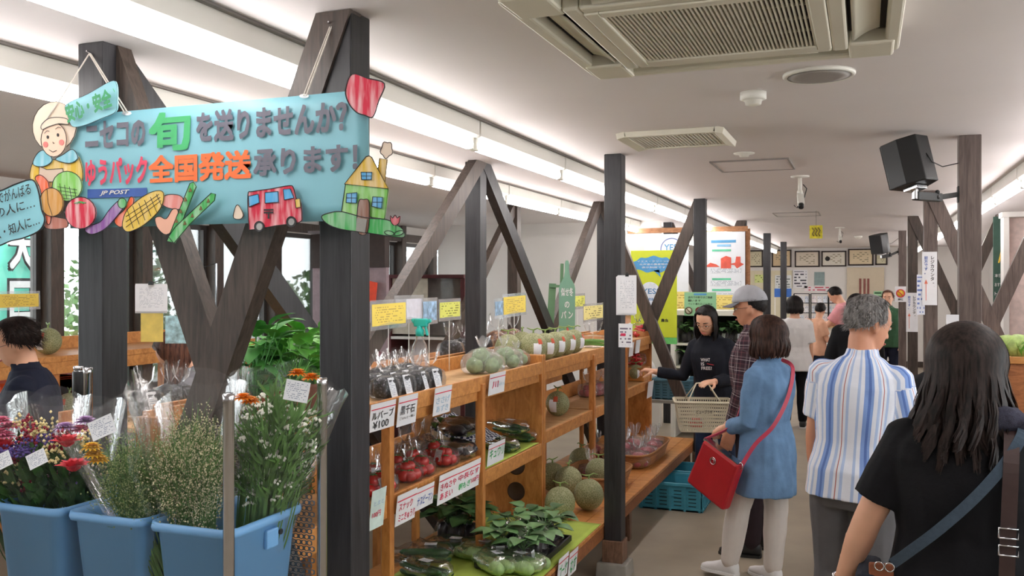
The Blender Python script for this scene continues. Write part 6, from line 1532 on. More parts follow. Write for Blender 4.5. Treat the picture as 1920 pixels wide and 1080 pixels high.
card('price card with two lines of red handwriting', 739, 921, 776, 979, XC, [('スナック', .1, .46, .8, .72, m_redi), ('ミニきゅうり', .12, .1, .96, .36, m_redi)])
card('small price card with blue handwriting', 777, 909, 810, 951, XC, [('ナスピーマン', .06, .2, .94, .6, m_bluei)])
card('wide price card with pink handwriting, nearer half of the pair', 818, 884, 852, 940, XC, [('きぬさや', .08, .46, .95, .7, m_redi), ('あまい', .1, .14, .8, .38, m_redi)])
card('wide price card with pink and green handwriting, farther half of the pair', 852, 867, 896, 920, XC, [('中長なす', .06, .5, .94, .72, m_redi), ('朝もぎ', .1, .16, .6, .4, m_grni), ('100円', .62, .2, .96, .4, m_redi)])
card('price card with a green print under the cucumbers', 912, 828, 943, 868, XC, [('キュウリ', .08, .3, .92, .78, m_grni)])
card('price card with green print on the platform edge, nearer one', 1043, 1040, 1062, 1084, -1.448, [('ゴーヤ', .1, .1, .9, .7, m_grni)])
card('narrow price card on the platform edge, farther one', 1063, 1030, 1079, 1076, -1.448, [('なす', .15, .1, .85, .7, m_grni)])
card('small price tag at the far shelf end, top rail', 1190, 637, 1198, 662, XC, [], rule=False); card('small price tag at the far shelf end, middle rail', 1212, 714, 1222, 745, XC, [], rule=False); card('narrow tag beside the footed post on the top rail', 1178, 642, 1186, 668, XC, [], rule=False)
# yellow price slips in clear sleeves standing along the back of the shelf
m_yel = printed('yellow slip', (240, 214, 96), (196, 164, 84), 9, 30, .5, .08); m_yelg = printed('lime slip', (222, 224, 110), (140, 140, 60), 6, 16, .45, .08); m_pho = mat('blue photo print', (150, 180, 214), .4, .6, 24); m_slv = film('clear sleeve', (1, 1, 1), .16, .1, .05, 5)
def slip(label, px0, py0, px1, py1, X, m, rise=0.0, zb=TZ, grp='price slips in clear sleeves'):
    a = atX(px0, (py0 + py1) / 2, X); c_ = atX(px1, (py0 + py1) / 2 - rise, X); mid = (a + c_) / 2
    hh = (atX((px0 + px1) / 2, py0, X).z - atX((px0 + px1) / 2, py1, X).z); t = thing('price_slip', label, 'sign', (X, mid.y, zb), 0, grp); o = Vector((X, mid.y, zb))
    T = frame(a - o - Vector((0, 0, hh / 2)), c_ - a, (0, 0, 1)); w = (c_ - a).length
    paper('slip', sub_T(T, 0, 0, .002), w, hh, m, t, .0008, 0, 2); paper('sleeve', sub_T(T, -.015, -.02, .0), w + .03, hh + .04, m_slv, t, .0006, .002, 4)
    b = MB(); b.tube([(-.004, 0, 0), (-.004, 0, mid.z - zb)], .0025, 6); b.build('stick', m_white, t); return t
slip('yellow price slip tilted in a sleeve, nearest on the top shelf', 697, 572, 760, 612, -2.225, m_yel, 6)
slip('blank pale sleeve behind the spray bottle', 742, 562, 792, 600, -2.232, mat('pale lilac card', (214, 212, 222), .5), 3)
slip('small photo print in a sleeve above the spray bottle', 793, 566, 818, 602, -2.224, m_pho, 2)
slip('lime yellow slip beside the peaked post', 824, 568, 862, 596, -2.222, m_yelg, 3)
slip('bright yellow slip behind the first melon', 944, 558, 985, 590, -2.222, m_yel, 5); slip('photo print beside the bright yellow slip', 928, 566, 944, 592, -2.224, m_pho, 2)
slip('pale yellow slip above the green beans', 1094, 575, 1130, 600, -2.222, printed('pale slip', (236, 226, 150), (150, 140, 90), 6, 16, .45, .08), 4); slip('folded pale paper slip left of the footed post', 1070, 556, 1096, 576, -2.225, m_yelg, 2)
# sheets clipped to the footed post
def hung(label, px0, py0, px1, py1, Y, m, name='paper_notice', n=1, clip=True, grp=None, yawz=0):
    a = atY(px0, py1, Y); c_ = atY(px1, py0, Y); t = thing(name, label, 'notice', a, 0, grp)
    for k in range(n): paper('sheet', frame((-.004 * k, -.0022 * (n - k), -.003 * k), (1, 0, 0), (0, 0, 1)), c_.x - a.x, c_.z - a.z, m, t, .0008, -.003 if n > 1 else 0, 5)
    if clip: b = MB(); b.box(((c_.x - a.x) / 2, -.006, c_.z - a.z), (.02, .014, .016)); b.tube([((c_.x - a.x) / 2, -.01, c_.z - a.z + .004), ((c_.x - a.x) / 2, -.012, c_.z - a.z + .02)], .004, 6); b.build('clip', m_black, t)
    return t
m_list = printed('typed list', (240, 240, 244), (206, 208, 216), 22, 30, .5, .12)
hung('bundle of white sheets clipped to the footed black post', 1159, 516, 1194, 588, 5.228, m_list, n=4)
t = hung('white price notice in a clear sleeve on the footed black post', 1160, 607, 1186, 651, 5.232, printed('price notice', (238, 238, 242), (120, 110, 130), 7, 9, .6, .1), clip=False)
b = MB(); b.box((.028, -.004, .075), (.03, .001, .016)); b.build('red_print', m_redi, t)
t = thing('notice_stand', 'thin stand with clipped papers and folders behind the crossed braces', 'stand', (-2.75, 3.35, 1.222))
STO = Vector((-2.75, 3.35, 1.222))
b = MB(); b.tube([(0, 0, 0), (0, 0, .62)], .005, 6); b.lathe([(.05, 0), (.05, .006)], 16); b.build('rod', m_metal, t)
uc = Vector((CS, SN, 0))
def onstand(name, px0, py0, px1, py1, d, m, n=1):
    a = dep(px0, py1, d) - STO; c_ = dep(px1, py0, d) - STO
    for k in range(n): paper(name, frame(a + Vector((-.003 * k, .002 * k, -.004 * k)), uc, (0, 0, 1)), (c_ - a).dot(uc), c_.z - a.z, m, t, .0008, 0, 3)
onstand('list_sheet', 254, 532, 314, 584, 4.05, m_list, 3); onstand('yellow_folder', 264, 586, 306, 641, 4.06, mat('yellow folder', (232, 206, 110), .5)); onstand('printed_folder', 310, 592, 352, 644, 4.06, mat('teal print', (170, 206, 214), .5, .5, 40))
b = MB(); q = dep(283, 531, 4.04) - STO; b.box(q, (.02, .012, .016)); b.bar(q, (0, 0, .62), .004, .004); b.build('clip', m_black, t)

# bread sign cut like a bottle, on the rear of the top shelf
t = thing('bottle_sign', 'grey-green wooden sign cut like a bottle with white lettering', 'sign', (-2.16, 6.72, TZ)); SO = Vector((-2.16, 6.72, TZ)); m_sg = mat('sage paint', (116, 158, 134), .6, .06, 10); m_sgd = mat('sage paint dark', (92, 128, 92), .6, .06, 10)
T = frame((0, 0, 0), uc, (0, 0, 1)); sc_ = 6.95 / FPX
ol = [(-14.5, -16), (14.5, -16), (15.5, 60), (15.5, 112), (14, 120), (6, 134), (4, 146), (4, 160), (2.5, 166), (-2.5, 166), (-4, 160), (-4, 146), (-6, 134), (-14, 120), (-15.5, 112), (-15.5, 60)]
b = MB(); b.prism([(x * sc_, max(0, y - 0) * sc_ if y > 0 else 0) for x, y in ol], 0, .014, T); b.build('board', m_sg, t, bevel=.002)
for s_, y0, y1, w_ in (('似せ冬', 98, 114, 23), ('の', 76, 88, 9), ('パ ン', 56, 70, 22)): text(s_, sub_T(T, -w_ / 2 * sc_, y0 * sc_, .014), w_ * sc_, (y1 - y0) * sc_, m_wh, t, bold=.01, lift=.001, fat=.012)
b = MB(); b.prism([(x * sc_, y * sc_) for x, y in ((-8, 10), (-2, 28), (0, 42), (6, 30), (2, 14), (-6, 4))], .0142, .0155, T); b.build('painted_flame', mat('brick paint', (196, 86, 74), .6), t)
b = MB(); b.bar(T @ Vector((-34 * sc_, 0, -.02)), T @ Vector((-27 * sc_, 122 * sc_, -.02)), .055, .02, (SN, -CS, 0)); b.bar(T @ Vector((-32 * sc_, 117 * sc_, -.02)), T @ Vector((-6 * sc_, 117 * sc_, -.02)), .05, .02, (0, 0, 1)); b.bar(T @ Vector((-10 * sc_, 118 * sc_, -.02)), T @ Vector((-9 * sc_, 160 * sc_, -.02)), .025, .02, (SN, -CS, 0)); b.build('stand', m_sgd, t)

# ------------------------------------------------------------------ notice boards, poster, notices in mid distance
def wall_board(name, label, px0, py0, px1, py1, Y, m, th=.012, cat='board', legs=False):
    a = atY(px0, py1, Y); c_ = atY(px1, py0, Y); t = thing(name, label, cat, (a.x, Y, 0 if legs else a.z)); dz = a.z if legs else 0
    T = frame((0, 0, dz), (1, 0, 0), (0, 0, 1)); w, h = c_.x - a.x, c_.z - a.z
    b = MB(); b.box(T @ Vector((w / 2, h / 2, -th / 2)), (w, th, h)); b.build('panel', m, t, bevel=.002)
    if legs:
        for x in (.04, w - .04): b = MB(); b.bar((x, th, 0), (x, th, dz + h), .03, .02, (0, 1, 0)); b.build('leg', m_white, t)
    return t, T, w, h
m_bw = mat('white board', (230, 234, 242), .4, .02); m_bf = wood('board frame pine', (150, 100, 64), (184, 132, 92), (2, 7, 7))
t, T, w, h = wall_board('notice_board', 'white notice board with a round blue emblem, behind the yellow-green poster', 1208, 438, 1291, 580, 10.9, m_bw, legs=True)
q = T @ Vector((w * .62, h * .8, .002)); b = MB(); b.tube([q + Vector((.13 * math.cos(x), 0, .13 * math.sin(x))) for x in [i * 2 * PI / 32 for i in range(33)]], .004, 6, False); b.build('emblem_ring', m_bluei, t); text('YES!', sub_T(T, w * .62 - .09, h * .8 - .02), .18, .08, mat('sky ink', (90, 160, 210), .6), t, bold=.01)
paper('yellow_sheet', sub_T(T, w * .55, -.02, .003), w * .45, h * .26, printed('yellow sheet', (240, 220, 130), (200, 170, 90), 8, 14, .5, .08), t)
t2, T, w, h = wall_board('notice_board', 'white notice board with red and green illustrations, behind the dark post', 1304, 434, 1397, 580, 10.9, m_bw, legs=True)
paper('title_strip', sub_T(T, w * .32, h * .86, .003), w * .5, h * .035, mat('sky ink', (90, 160, 210), .6), t2); paper('title_strip', sub_T(T, w * .44, h * .81, .003), w * .28, h * .03, mat('light sky ink', (140, 190, 226), .6), t2)
for yy in (.75, .38, .24): paper('heading_strip', sub_T(T, w * .34, h * yy, .003), w * .38, h * .025, mat('mint ink', (96, 200, 160), .6), t2)
for k, (x, pts) in enumerate(((.34, [(-.09, 0), (.09, 0), (.05, .03), (-.02, .05)]), (.62, [(-.06, -.03), (.06, -.03), (.06, .11), (.0, .13), (-.06, .1)]), (.84, [(-.09, .03), (-.03, .02), (0, -.02), (.08, .03), (.04, .05), (.04, .12), (-.01, .12), (-.02, .05)]))):
    b = MB(); b.prism([(x * w + u, h * .55 + v) for u, v in pts], .002, .004, T); b.build('illustration', mat('coral ink', (226, 96, 80), .6), t2)
for yy in (.47, .31, .15): paper('text_block', sub_T(T, w * .3, h * yy, .003), w * .64, h * .06, printed('small print', (228, 232, 240), (160, 168, 184), 4, 30, .6, .02), t2)
paper('yellow_sheet', sub_T(T, w * .3, -.01, .004), w * .5, h * .2, MATS['yellow sheet'], t2)
b = MB(); p0 = atY(1178, 434, 10.95); p1 = atY(1402, 430, 10.95); b.box(((p0.x + p1.x) / 2, 10.95, 2.40), (p1.x - p0.x, .03, .06)); o = b.build('board_rail', m_bf, None); tag(o, 'brown wooden rail along the top of the notice boards', 'rail')
for x in (p0.x + .02, p1.x - .0): 
    b = MB(); b.box((x, 10.975, 1.2), (.05, .04, 2.4)); o2 = b.build('rail_post', m_bf, o)
# side display of papers left of board
t, T, w, h = wall_board('notice_board', 'narrow brown board with pinned leaflets, left of the notice boards', 1178, 440, 1205, 470, 11.1, mat('taupe board', (176, 150, 132), .7), legs=True)
paper('leaflet', sub_T(T, w * .02, h * .02, .003), w * .35, h * .9, printed('leaflet', (236, 228, 220), (200, 120, 90), 5, 6, .5, .05), t)
# yellow-green poster on a stand
yg = mat('yellow-green poster', (206, 216, 52), .5, .03); t, T, w, h = wall_board('poster_stand', 'tall yellow-green poster with a blue cloud, behind the crossed braces', 1183, 469, 1269, 632, 9.6, yg, cat='poster', legs=True)
cl = [(w * (.5 + .46 * math.cos(a) * (1 + .05 * math.sin(7 * a))), h * (.84 + .09 * math.sin(a) * (1 + .12 * math.sin(9 * a)))) for a in [i * 2 * PI / 48 for i in range(48)]]
b = MB(); b.prism(cl, .001, .003, T); b.prism([(w * .5, h * .77), (w * .62, h * .78), (w * .66, h * .69)], .001, .003, T); b.build('cloud', mat('poster blue', (82, 156, 208), .5), t)
for k, s_ in enumerate(('イエス・クリーンは', '北海道の農産物の', '表示制度です')): text(s_, sub_T(T, w * (.14 + .05 * k), h * (.865 - .035 * k), .003), w * (.72 - .1 * k), h * .022, m_wh, t, bold=.01, lift=.001)
b = MB(); b.prism([(w * .42 + .115 * math.cos(a), h * .5 + .13 * math.sin(a)) for a in [i * 2 * PI / 32 for i in range(32)]], .001, .003, T); b.build('disc', mat('poster white', (226, 232, 240), .5), t)
text('YES!', sub_T(T, w * .42 - .09, h * .5 + .0, .003), .18, .06, mat('poster blue ink', (92, 140, 186), .6), t, bold=.02, lift=.001); text('clean', sub_T(T, w * .42 - .06, h * .5 - .07, .003), .13, .04, MATS['poster blue ink'], t, bold=.02, lift=.001)
text('LA', sub_T(T, w * .12, h * .18, .002), .05, .03, m_ink, t, bold=.02); text('農会', sub_T(T, w * .66, h * .18, .002), .08, .035, m_ink, t, bold=.02)
b = MB(); b.box(T @ Vector((w / 2, -.03, -.006)), (w, .012, .07)); b.build('foot_strip', mat('poster green', (110, 200, 110), .5), t)
# mint notice with three round symbols
t, T, w, h = wall_board('notice_sign', 'mint green notice with three round symbols above the woman in the hoodie', 1283, 548, 1343, 592, ROWY[2] - .062, mat('mint notice', (150, 206, 158), .5, .02), .006, 'sign')
paper('title_strip', sub_T(T, w * .3, h * .87, .002), w * .4, h * .08, mat('sky ink', (90, 160, 210), .6), t)
for k, s_ in enumerate(('店内での飲食はご遠慮', '願います', 'ペット連れのご入店は')): text(s_, sub_T(T, w * .12, h * (.74 - .14 * k), .001), w * (.76 if k != 1 else .4), h * .09, m_ink, t, bold=.01)
for k, c_ in enumerate(((150, 120, 60), (190, 60, 60), (120, 180, 220))):
    q = T @ Vector((w * (.14 + .33 * k), h * .22, .003)); r = h * .14
    b = MB(); b.lathe([(r, 0), (r, .002), (.001, .0025)], 24, q, R=Matrix.Rotation(PI / 2, 3, 'X')); b.build('symbol', mat('symbol %d' % k, (216, 214, 190) if k == 0 else c_, .5), t, True)
    b = MB(); b.tube([q + Vector((r * math.cos(x), -.003, r * math.sin(x))) for x in [i * 2 * PI / 24 for i in range(25)]], .004, 6, False)
    if k < 2: b.tube([q + Vector((-r * .7, -.005, r * .7)), q + Vector((r * .7, -.005, -r * .7))], .004, 6)
    b.build('symbol_ring', mat('symbol ring %d' % k, (90, 70, 40) if k == 0 else (110, 40, 36) if k == 1 else (90, 140, 200), .5), t)
# refrigerated case with greens below the boards
t = thing('display_case', 'white display case with shelves of dark leafy greens below the boards', 'case', (-1.62, 10.55, 0))
for x in (-.42, .42): b = MB(); b.box((x, 0, .72), (.06, .5, 1.44)); b.build('side', m_white, t, bevel=.004)
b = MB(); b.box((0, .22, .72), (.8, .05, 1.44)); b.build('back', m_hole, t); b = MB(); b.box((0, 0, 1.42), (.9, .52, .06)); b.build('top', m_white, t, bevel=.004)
for z in (.5, .8, 1.06): b = MB(); b.box((0, -.02, z), (.78, .44, .025)); b.build('shelf_board', m_white, t)
for k in range(6): put(lp0, lu, 0, (-1.62 - .3 + .12 * k, 10.47, 1.075), k, 'leafy greens in the white display case, %s from the left' % ORD[k], 'greens in the display case', 1.35)
for k in range(6): put(lp1, lu, 1, (-1.62 - .3 + .12 * k, 10.47, .815), k, 'leafy greens on the lower case shelf, %s from the left' % ORD[k], 'greens in the display case', 1.2)

# ------------------------------------------------------------------ loudspeakers
def loudspeaker(label, p, aim, s, post, cat='speaker'):
    t = thing('loudspeaker', label, cat, p, 0, 'black loudspeakers'); A = nrm(aim); R_ = nrm(A.cross(Vector((0, 0, 1)))); Uu = R_.cross(A); M_ = Matrix((R_, A, Uu)).transposed()
    pr = [(-.10, -.085), (-.10, .085), (-.045, .12), (.045, .12), (.10, .085), (.10, -.085)]
    b = MB(); b.add([M_ @ (Vector((x, y, z)) * s) for z in (-.14, .14) for x, y in ((-.105, -.02), (-.105, .09), (.105, .09), (.105, -.02), (.062, -.12), (-.062, -.12))], [(0, 1, 2, 3, 4, 5)[::-1], (6, 7, 8, 9, 10, 11)] + [(i, (i + 1) % 6, 6 + (i + 1) % 6, 6 + i) for i in range(6)]); b.build('cabinet', m_black, t, bevel=.006)
    b = MB(); b.box(M_ @ Vector((0, .093 * s, 0)), (.2 * s, .01 * s, .27 * s), M_); b.build('grille', mat('speaker cloth', (36, 36, 37), .8, .2, 200, bump=.4, bscale=300), t, bevel=.003)
    q = Vector(post) - Vector(p); h_ = M_ @ Vector((0, 0, -.165 * s))
    b = MB(); b.box(h_ + Vector((0, 0, .01)), (.1 * s, .09 * s, .02 * s), M_); b.tube([h_ + Vector((0, 0, .01)), h_ - Vector((0, 0, .05 * s))], .018 * s, 10); b.build('yoke', m_metal, t, bevel=.002)
    b = MB(); b.bar(h_ - Vector((0, 0, .03 * s)), h_ + (q - h_) * .55 - Vector((0, 0, .03 * s)), .05 * s, .05 * s); b.bar(h_ + (q - h_) * .5 - Vector((0, 0, .03 * s)), q, .03 * s, .03 * s); b.box(q, (.01, .06 * s, .1 * s)); b.build('arm', m_black, t, bevel=.004)
    for dz in (.0, .03): b = MB(); b.ell(h_ + (q - h_) * .5 + Vector((0, -.03 * s, dz * s - .03 * s)), .014 * s, 8, 6); b.build('knob', m_black, t, True)
    b = MB(); e_ = q + Vector((.0, 0, .19 * s)); st = M_ @ Vector((.0, -.12 * s, .02)); b.tube([st, st + Vector((.03, 0, -.05)) * s, (st + e_) / 2 - Vector((0, 0, .05 * s)), e_], .0035 * s, 6); b.build('cable', m_black, t, True)
    return t
loudspeaker('nearest black loudspeaker bracketed to the weathered post', dep(1704, 308, 4.6), (-.62, .45, -.2), .86, (XA - .055, 5.27, atX(1795, 366, XA - .055).z))
loudspeaker('small far black loudspeaker near the framed certificates', dep(1650, 457, 13.2), (-.6, -.7, -.2), 1.0, (XA - .055, ROWY[4], 2.22))
# ------------------------------------------------------------------ arrow signs on the right posts
def arrow_sign(label, px0, py0, px1, py1, Y, flip=False):
    a = atY(px0, py1, Y); c_ = atY(px1, py0, Y); w, h = c_.x - a.x, c_.z - a.z; t = thing('arrow_sign', label, 'sign', a, 0, 'white arrow signs'); T = frame((0, 0, 0), (1, 0, 0), (0, 0, 1))
    paper('card', T, w, h, m_card, t, .003, .004, 4); 
    text('\n'.join('レジカウンターは'), sub_T(T, w * .56, h * .3, .003), w * .26, h * .62, m_ink, t, bold=.02, lift=.003); text('\n'.join('前方です。'), sub_T(T, w * .14, h * .58, .003), w * .24, h * .34, m_bluei, t, bold=.02, lift=.003)
    b = MB(); b.prism([(w * .24, h * .06), (w * .28, h * .06), (w * .28, h * .4), (w * .38, h * .4), (w * .26, h * .48), (w * .14, h * .4), (w * .24, h * .4)], .007, .008, T); b.build('arrow', mat('salmon arrow', (226, 120, 96), .6), t); return t
arrow_sign('white sign with a red up arrow taped to the weathered post', 1729, 472, 1757, 572, ROWY[2] - .058); arrow_sign('lower white arrow sign on the darker brown post', 1699, 549, 1721, 622, ROWY[3] - .058)
hung('blue and white leaflets hanging behind the arrow sign post', 1719, 515, 1734, 590, ROWY[2] - .056, printed('leaflet blue', (226, 230, 242), (110, 130, 190), 9, 6, .6, .05), clip=False, name='leaflet')
t = hung('round yellow no-smoking style notice on the far brown post', 1678, 537, 1699, 566, ROWY[4] - .056, m_card, clip=False, name='smoking_notice'); 
b = MB(); b.lathe([(.055, 0), (.055, .002), (.001, .0024)], 24, (.075, -.004, .125), R=Matrix.Rotation(PI / 2, 3, 'X')); b.build('disc', mat('notice yellow', (236, 200, 60), .5), t, True)
b = MB(); b.tube([(.075 + .055 * math.cos(x), -.007, .125 + .055 * math.sin(x)) for x in [i * 2 * PI / 24 for i in range(25)]], .007, 6, False); b.tube([(.04, -.008, .16), (.11, -.008, .09)], .006, 6); b.build('prohibition_ring', m_rl, t)
text('禁煙', frame((.04, -.004, .02), (1, 0, 0), (0, 0, 1)), .07, .03, m_ink, t, bold=.02)
hung('small blank white card on the rear brace near the weathered post', 1774, 590, 1798, 612, ROWY[1] - .057, m_card, clip=False, name='blank_card')

# ------------------------------------------------------------------ back wall
m_fr = wood('dark frame', (40, 30, 28), (66, 50, 46), (6, 6, 6)); m_certs = [printed('certificate %d' % k, c_, (150, 140, 110), 8, 9, .5, .16) for k, c_ in enumerate(((222, 214, 184), (228, 204, 164), (222, 210, 192), (226, 220, 206), (228, 210, 176), (222, 216, 186)))]
for k, (a, c_, y0, y1) in enumerate(((1403, 1431, 469, 501), (1447, 1484, 468, 501), (1490, 1537, 470, 501), (1540, 1587, 470, 500), (1590, 1638, 466, 498), (1641, 1664, 469, 497))):
    p = atY(a, y1, YB - .01); q = atY(c_, y0, YB - .01); w, h = q.x - p.x, q.z - p.z; t = thing('framed_certificate', 'framed certificate on the back wall, %s from the left' % ORD[k], 'picture frame', (p.x, YB - .012, p.z), 0, 'framed certificates'); T = frame((0, 0, 0), (1, 0, 0), (0, 0, 1))
    b = MB()
    for x in (.015, w - .015): b.box((x, -.008, h / 2), (.03, .02, h))
    for z in (.015, h - .015): b.box((w / 2, -.008, z), (w, .02, .03))
    b.build('frame', m_fr, t, bevel=.003); paper('sheet', sub_T(T, .03, .03, .004), w - .06, h - .06, m_certs[k], t)
    if k == 3: b = MB(); b.lathe([(.05, 0), (.05, .003), (.02, .004), (.019, .002), (.001, .002)], 20, (w * .25, -.006, h * .5), R=Matrix.Rotation(PI / 2, 3, 'X')); b.build('medal', m_black, t, True)
p = atY(1588, 500, YB); q = atY(1658, 500, YB)
b = MB(); b.box(((p.x + q.x) / 2, YB - .02, 1.05), (q.x - p.x, .04, 2.1)); dr = struct(b, 'door_1', mat('beige door', (214, 200, 176), .5, .02), None, bevel=.004)
for x in (1613, 1621, 1628): b = MB(); c0_ = atY(x, 540, YB - .045); b.box((c0_.x, YB - .045, 1.55), (.045, .006, .62)); b.build('stripe', mat('brick stripe', (150, 92, 84), .7), dr)
b = MB(); b.lathe([(.02, 0), (.02, .05), (.03, .06), (.001, .07)], 14, (p.x + .08, YB - .04, 1.0), R=Matrix.Rotation(PI / 2, 3, 'X')); b.build('handle', m_metal, dr, True)
p = atY(1402, 504, YB); q = atY(1485, 504, YB); b = MB(); b.box(((p.x + q.x) / 2, YB - .015, 1.02), (q.x - p.x, .03, 2.04)); struct(b, 'door_2', mat('pale yellow panel', (226, 218, 188), .6, .02))
def wall_paper(label, a, y0, c_, y1, m, name='wall_notice', Y=YB - .008):
    p = atY(a, y1, Y); q = atY(c_, y0, Y); o = paper(name, frame((0, 0, 0), (1, 0, 0), (0, 0, 1)), q.x - p.x, q.z - p.z, m, None, .003); o.location = p; return tag(o, label, 'notice', 'notices on the back wall')
wall_paper('large white notice with bold lines left of the blank grey panel', 1487, 506, 1514, 540, printed('bold notice', (236, 236, 240), (70, 70, 84), 6, 8, .7, .08)); wall_paper('grey-green blank panel on the back wall', 1527, 510, 1546, 535, mat('grey-green panel', (140, 160, 160), .5)); wall_paper('white notice above the blue poster', 1453, 516, 1484, 541, printed('notice b', (232, 236, 236), (120, 130, 130), 5, 10, .6, .08), Y=YB - .04)
wall_paper('white strip with red writing above the wire racks', 1508, 537, 1556, 546, printed('red strip', (240, 228, 232), (206, 80, 100), 2, 12, .6, .03)); wall_paper('mint exit notice on the door', 1638, 546, 1656, 560, printed('mint exit', (176, 220, 178), (60, 110, 70), 2, 5, .7, .1), Y=YB - .045)
wall_paper('pale green memo beside the certificates', 1415, 515, 1432, 530, printed('memo', (222, 232, 150), (120, 120, 60), 4, 6, .5, .1), Y=YB - .035)
# far counter with black wire racks and blue poster
t = thing('service_counter', 'long white service counter in front of the back wall', 'counter', (-1.1, 17.6, 0))
b = MB(); b.box((0, 0, .48), (2.3, .6, .96)); b.build('body', m_white, t, bevel=.01); b = MB(); b.box((0, -.02, .98), (2.4, .7, .04)); b.build('top', m_ply, t, bevel=.006)
for k, (a, c_) in enumerate(((1487, 1516), (1519, 1552), (1553, 1570))):
    p = atY(a, 600, 17.2); q = atY(c_, 551, 17.2); w, h = q.x - p.x, q.z - 1.0; r = thing('wire_leaflet_rack', 'black wire leaflet rack on the far counter, %s from the left' % ORD[k], 'rack', (p.x, 17.45, 1.0), 0, 'leaflet racks')
    for x in (0, w): b = MB(); b.bar((x, 0, 0), (x, 0, h), .02, .02, (0, 1, 0)); b.build('upright', m_black, r)
    for z in (.04, h * .38, h * .7, h): b = MB(); b.bar((0, 0, z), (w, 0, z), .014, .014, (0, 0, 1)); b.build('rail', m_black, r)
    for i in range(3):
        for j in range(3): paper('leaflet', frame((w * (.06 + .32 * i), .01, h * (.06 + .31 * j)), (1, 0, 0), (0, .1, 1)), w * .26, h * .24, printed('leaflet %d' % ((i + j) % 3), ((232, 232, 236), (214, 222, 232), (236, 226, 226))[(i + j) % 3], (130, 130, 150), 5, 5, .5, .1), r)
t = hung('blue poster with a white emblem beside the dark post', 1452, 541, 1484, 557, 17.38, mat('poster royal blue', (52, 104, 184), .5), clip=False, name='blue_poster'); b = MB(); b.lathe([(.05, 0), (.05, .002), (.001, .002)], 20, (.17, -.004, .08), R=Matrix.Rotation(PI / 2, 3, 'X'), sx=.6); b.build('emblem', m_wh, t, True)
b = MB(); b.bar((.01, .003, .0), (.01, .003, 1.0 - t.location.z), .02, .01, (0, 1, 0)); b.build('stand', m_white, t)

# ------------------------------------------------------------------ right side: vegetable counter, chalk board, white cupboard
m_cab_ = wood('counter pine', (150, 90, 52), (190, 122, 74), (2, 7, 7)); t = thing('vegetable_counter', 'wooden counter at the right edge holding green lettuces', 'counter', (1.12, 7.4, 0))
b = MB(); b.box((0, 0, .62), (.52, 1.7, 1.24)); b.build('body', m_cab_, t, bevel=.005); b = MB(); b.box((-.262, -.4, .8), (.012, .7, .7)); b.build('door', m_shelf, t, bevel=.004); b = MB(); b.box((-.262, .4, .8), (.012, .7, .7)); b.build('door', m_shelf, t, bevel=.004)
for s in (-1, 1): b = MB(); b.box((s * .255, 0, 1.262), (.016, 1.7, .045)); b.build('edge_strip', m_shelf, t, bevel=.003)
b = MB(); b.box((0, -.855, 1.262), (.52, .016, .045)); b.build('edge_strip', m_shelf, t, bevel=.003)
b = MB(); b.box((-.262, -.72, 1.16), (.002, .06, .14)); b.build('price_tag', m_card, t); b = MB(); b.lathe([(.014, 0), (.014, .03)], 12, (-.27, -.12, .95), R=Matrix.Rotation(-PI / 2, 3, 'Y')); b.build('knob', m_metal, t, True)
m_let = mat('lettuce green', (170, 196, 112), .5, .25, 30, bump=.6, bscale=40); m_let2 = mat('curly green', (98, 168, 60), .5, .25, 20)
def lettuce(label, p, s, curly):
    rn = random.Random(int(p[1] * 100)); t = thing('lettuce', label, 'lettuce', p, rn.uniform(0, 6), 'lettuces on the counter')
    b = MB(); b.ell((0, 0, .07 * s), (.075 * s, .08 * s, .07 * s), 18, 12, fn=lambda q: 1 + .08 * noise.noise(q * 3)); b.build('heart', m_let, t, True)
    for k in range(26 if not curly else 44):
        a = rn.uniform(0, 6.28); e = rn.uniform(.1, 1.2); d = Vector((math.cos(a) * math.cos(e), math.sin(a) * math.cos(e), math.sin(e))); b = MB(); leaf(b, Vector((d.x * .05, d.y * .05, .03)) * s, d + Vector((0, 0, .9)), (d.x, d.y, .1), .08 * s, .038 * s, 7, .45, .14 if curly else .06); b.build('leaf', m_let2 if curly else m_let, t, True)
for k, (px, d, s, cu) in enumerate(((1880, 6.15, 1.15, False), (1900, 6.1, 1.2, False), (1918, 6.05, 1.1, True), (1930, 6.3, 1.2, True))):
    q = dep(px, 640, d); lettuce('%s on the right counter, %s' % ('pale round lettuce' if not cu else 'curly green lettuce', ORD[k] + ' from the post'), (q.x + .03, q.y, 1.242), s, cu)
# white cupboard frame with pink cloth
t = thing('tall_cupboard', 'tall white open cupboard with a pink cloth inside, right edge', 'cupboard', (1.46, 9.82, 0)); 
for x in (-.22, .24): b = MB(); b.box((x, -.1, 1.2), (.05, .2, 2.4)); b.build('side', m_wall, t, bevel=.004)
b = MB(); b.box((0, -.1, 2.4), (.52, .22, .05)); b.build('top', m_wall, t, bevel=.004); b = MB(); b.box((0, -.06, 1.2), (.44, .02, 2.4)); b.build('back', mat('pinkish lining', (238, 218, 212), .7), t); b = MB(); b.box((0, -.13, .7), (.44, .12, .03)); b.build('shelf_board', m_wall, t)
b = MB(); b.grid(lambda u, v: (.04 + .14 * u, -.12 + .03 * math.sin(u * 14 + v * 2), 2.33 - .75 * v), 14, 8); b.build('pink_cloth', mat('pink cloth hanging', (232, 182, 168), .8), t, True, solid=.006)
t = thing('chalk_board', 'tall green chalk board with white writing between the right braces', 'board', (1.385, 11.26, 0)); b = MB(); b.box((0, 0, 2.0), (.13, .02, .98)); b.build('panel', mat('chalkboard green', (58, 88, 76), .7, .08), t, bevel=.004)
for k, s_ in enumerate(('本日の', 'おすすめ', 'トマト', 'ナス')): text(s_, frame((-.05, -.014, 1.82 - .1 * k), (1, 0, 0), (0, 0, 1)), .1, .04, m_wh, t, bold=.01)
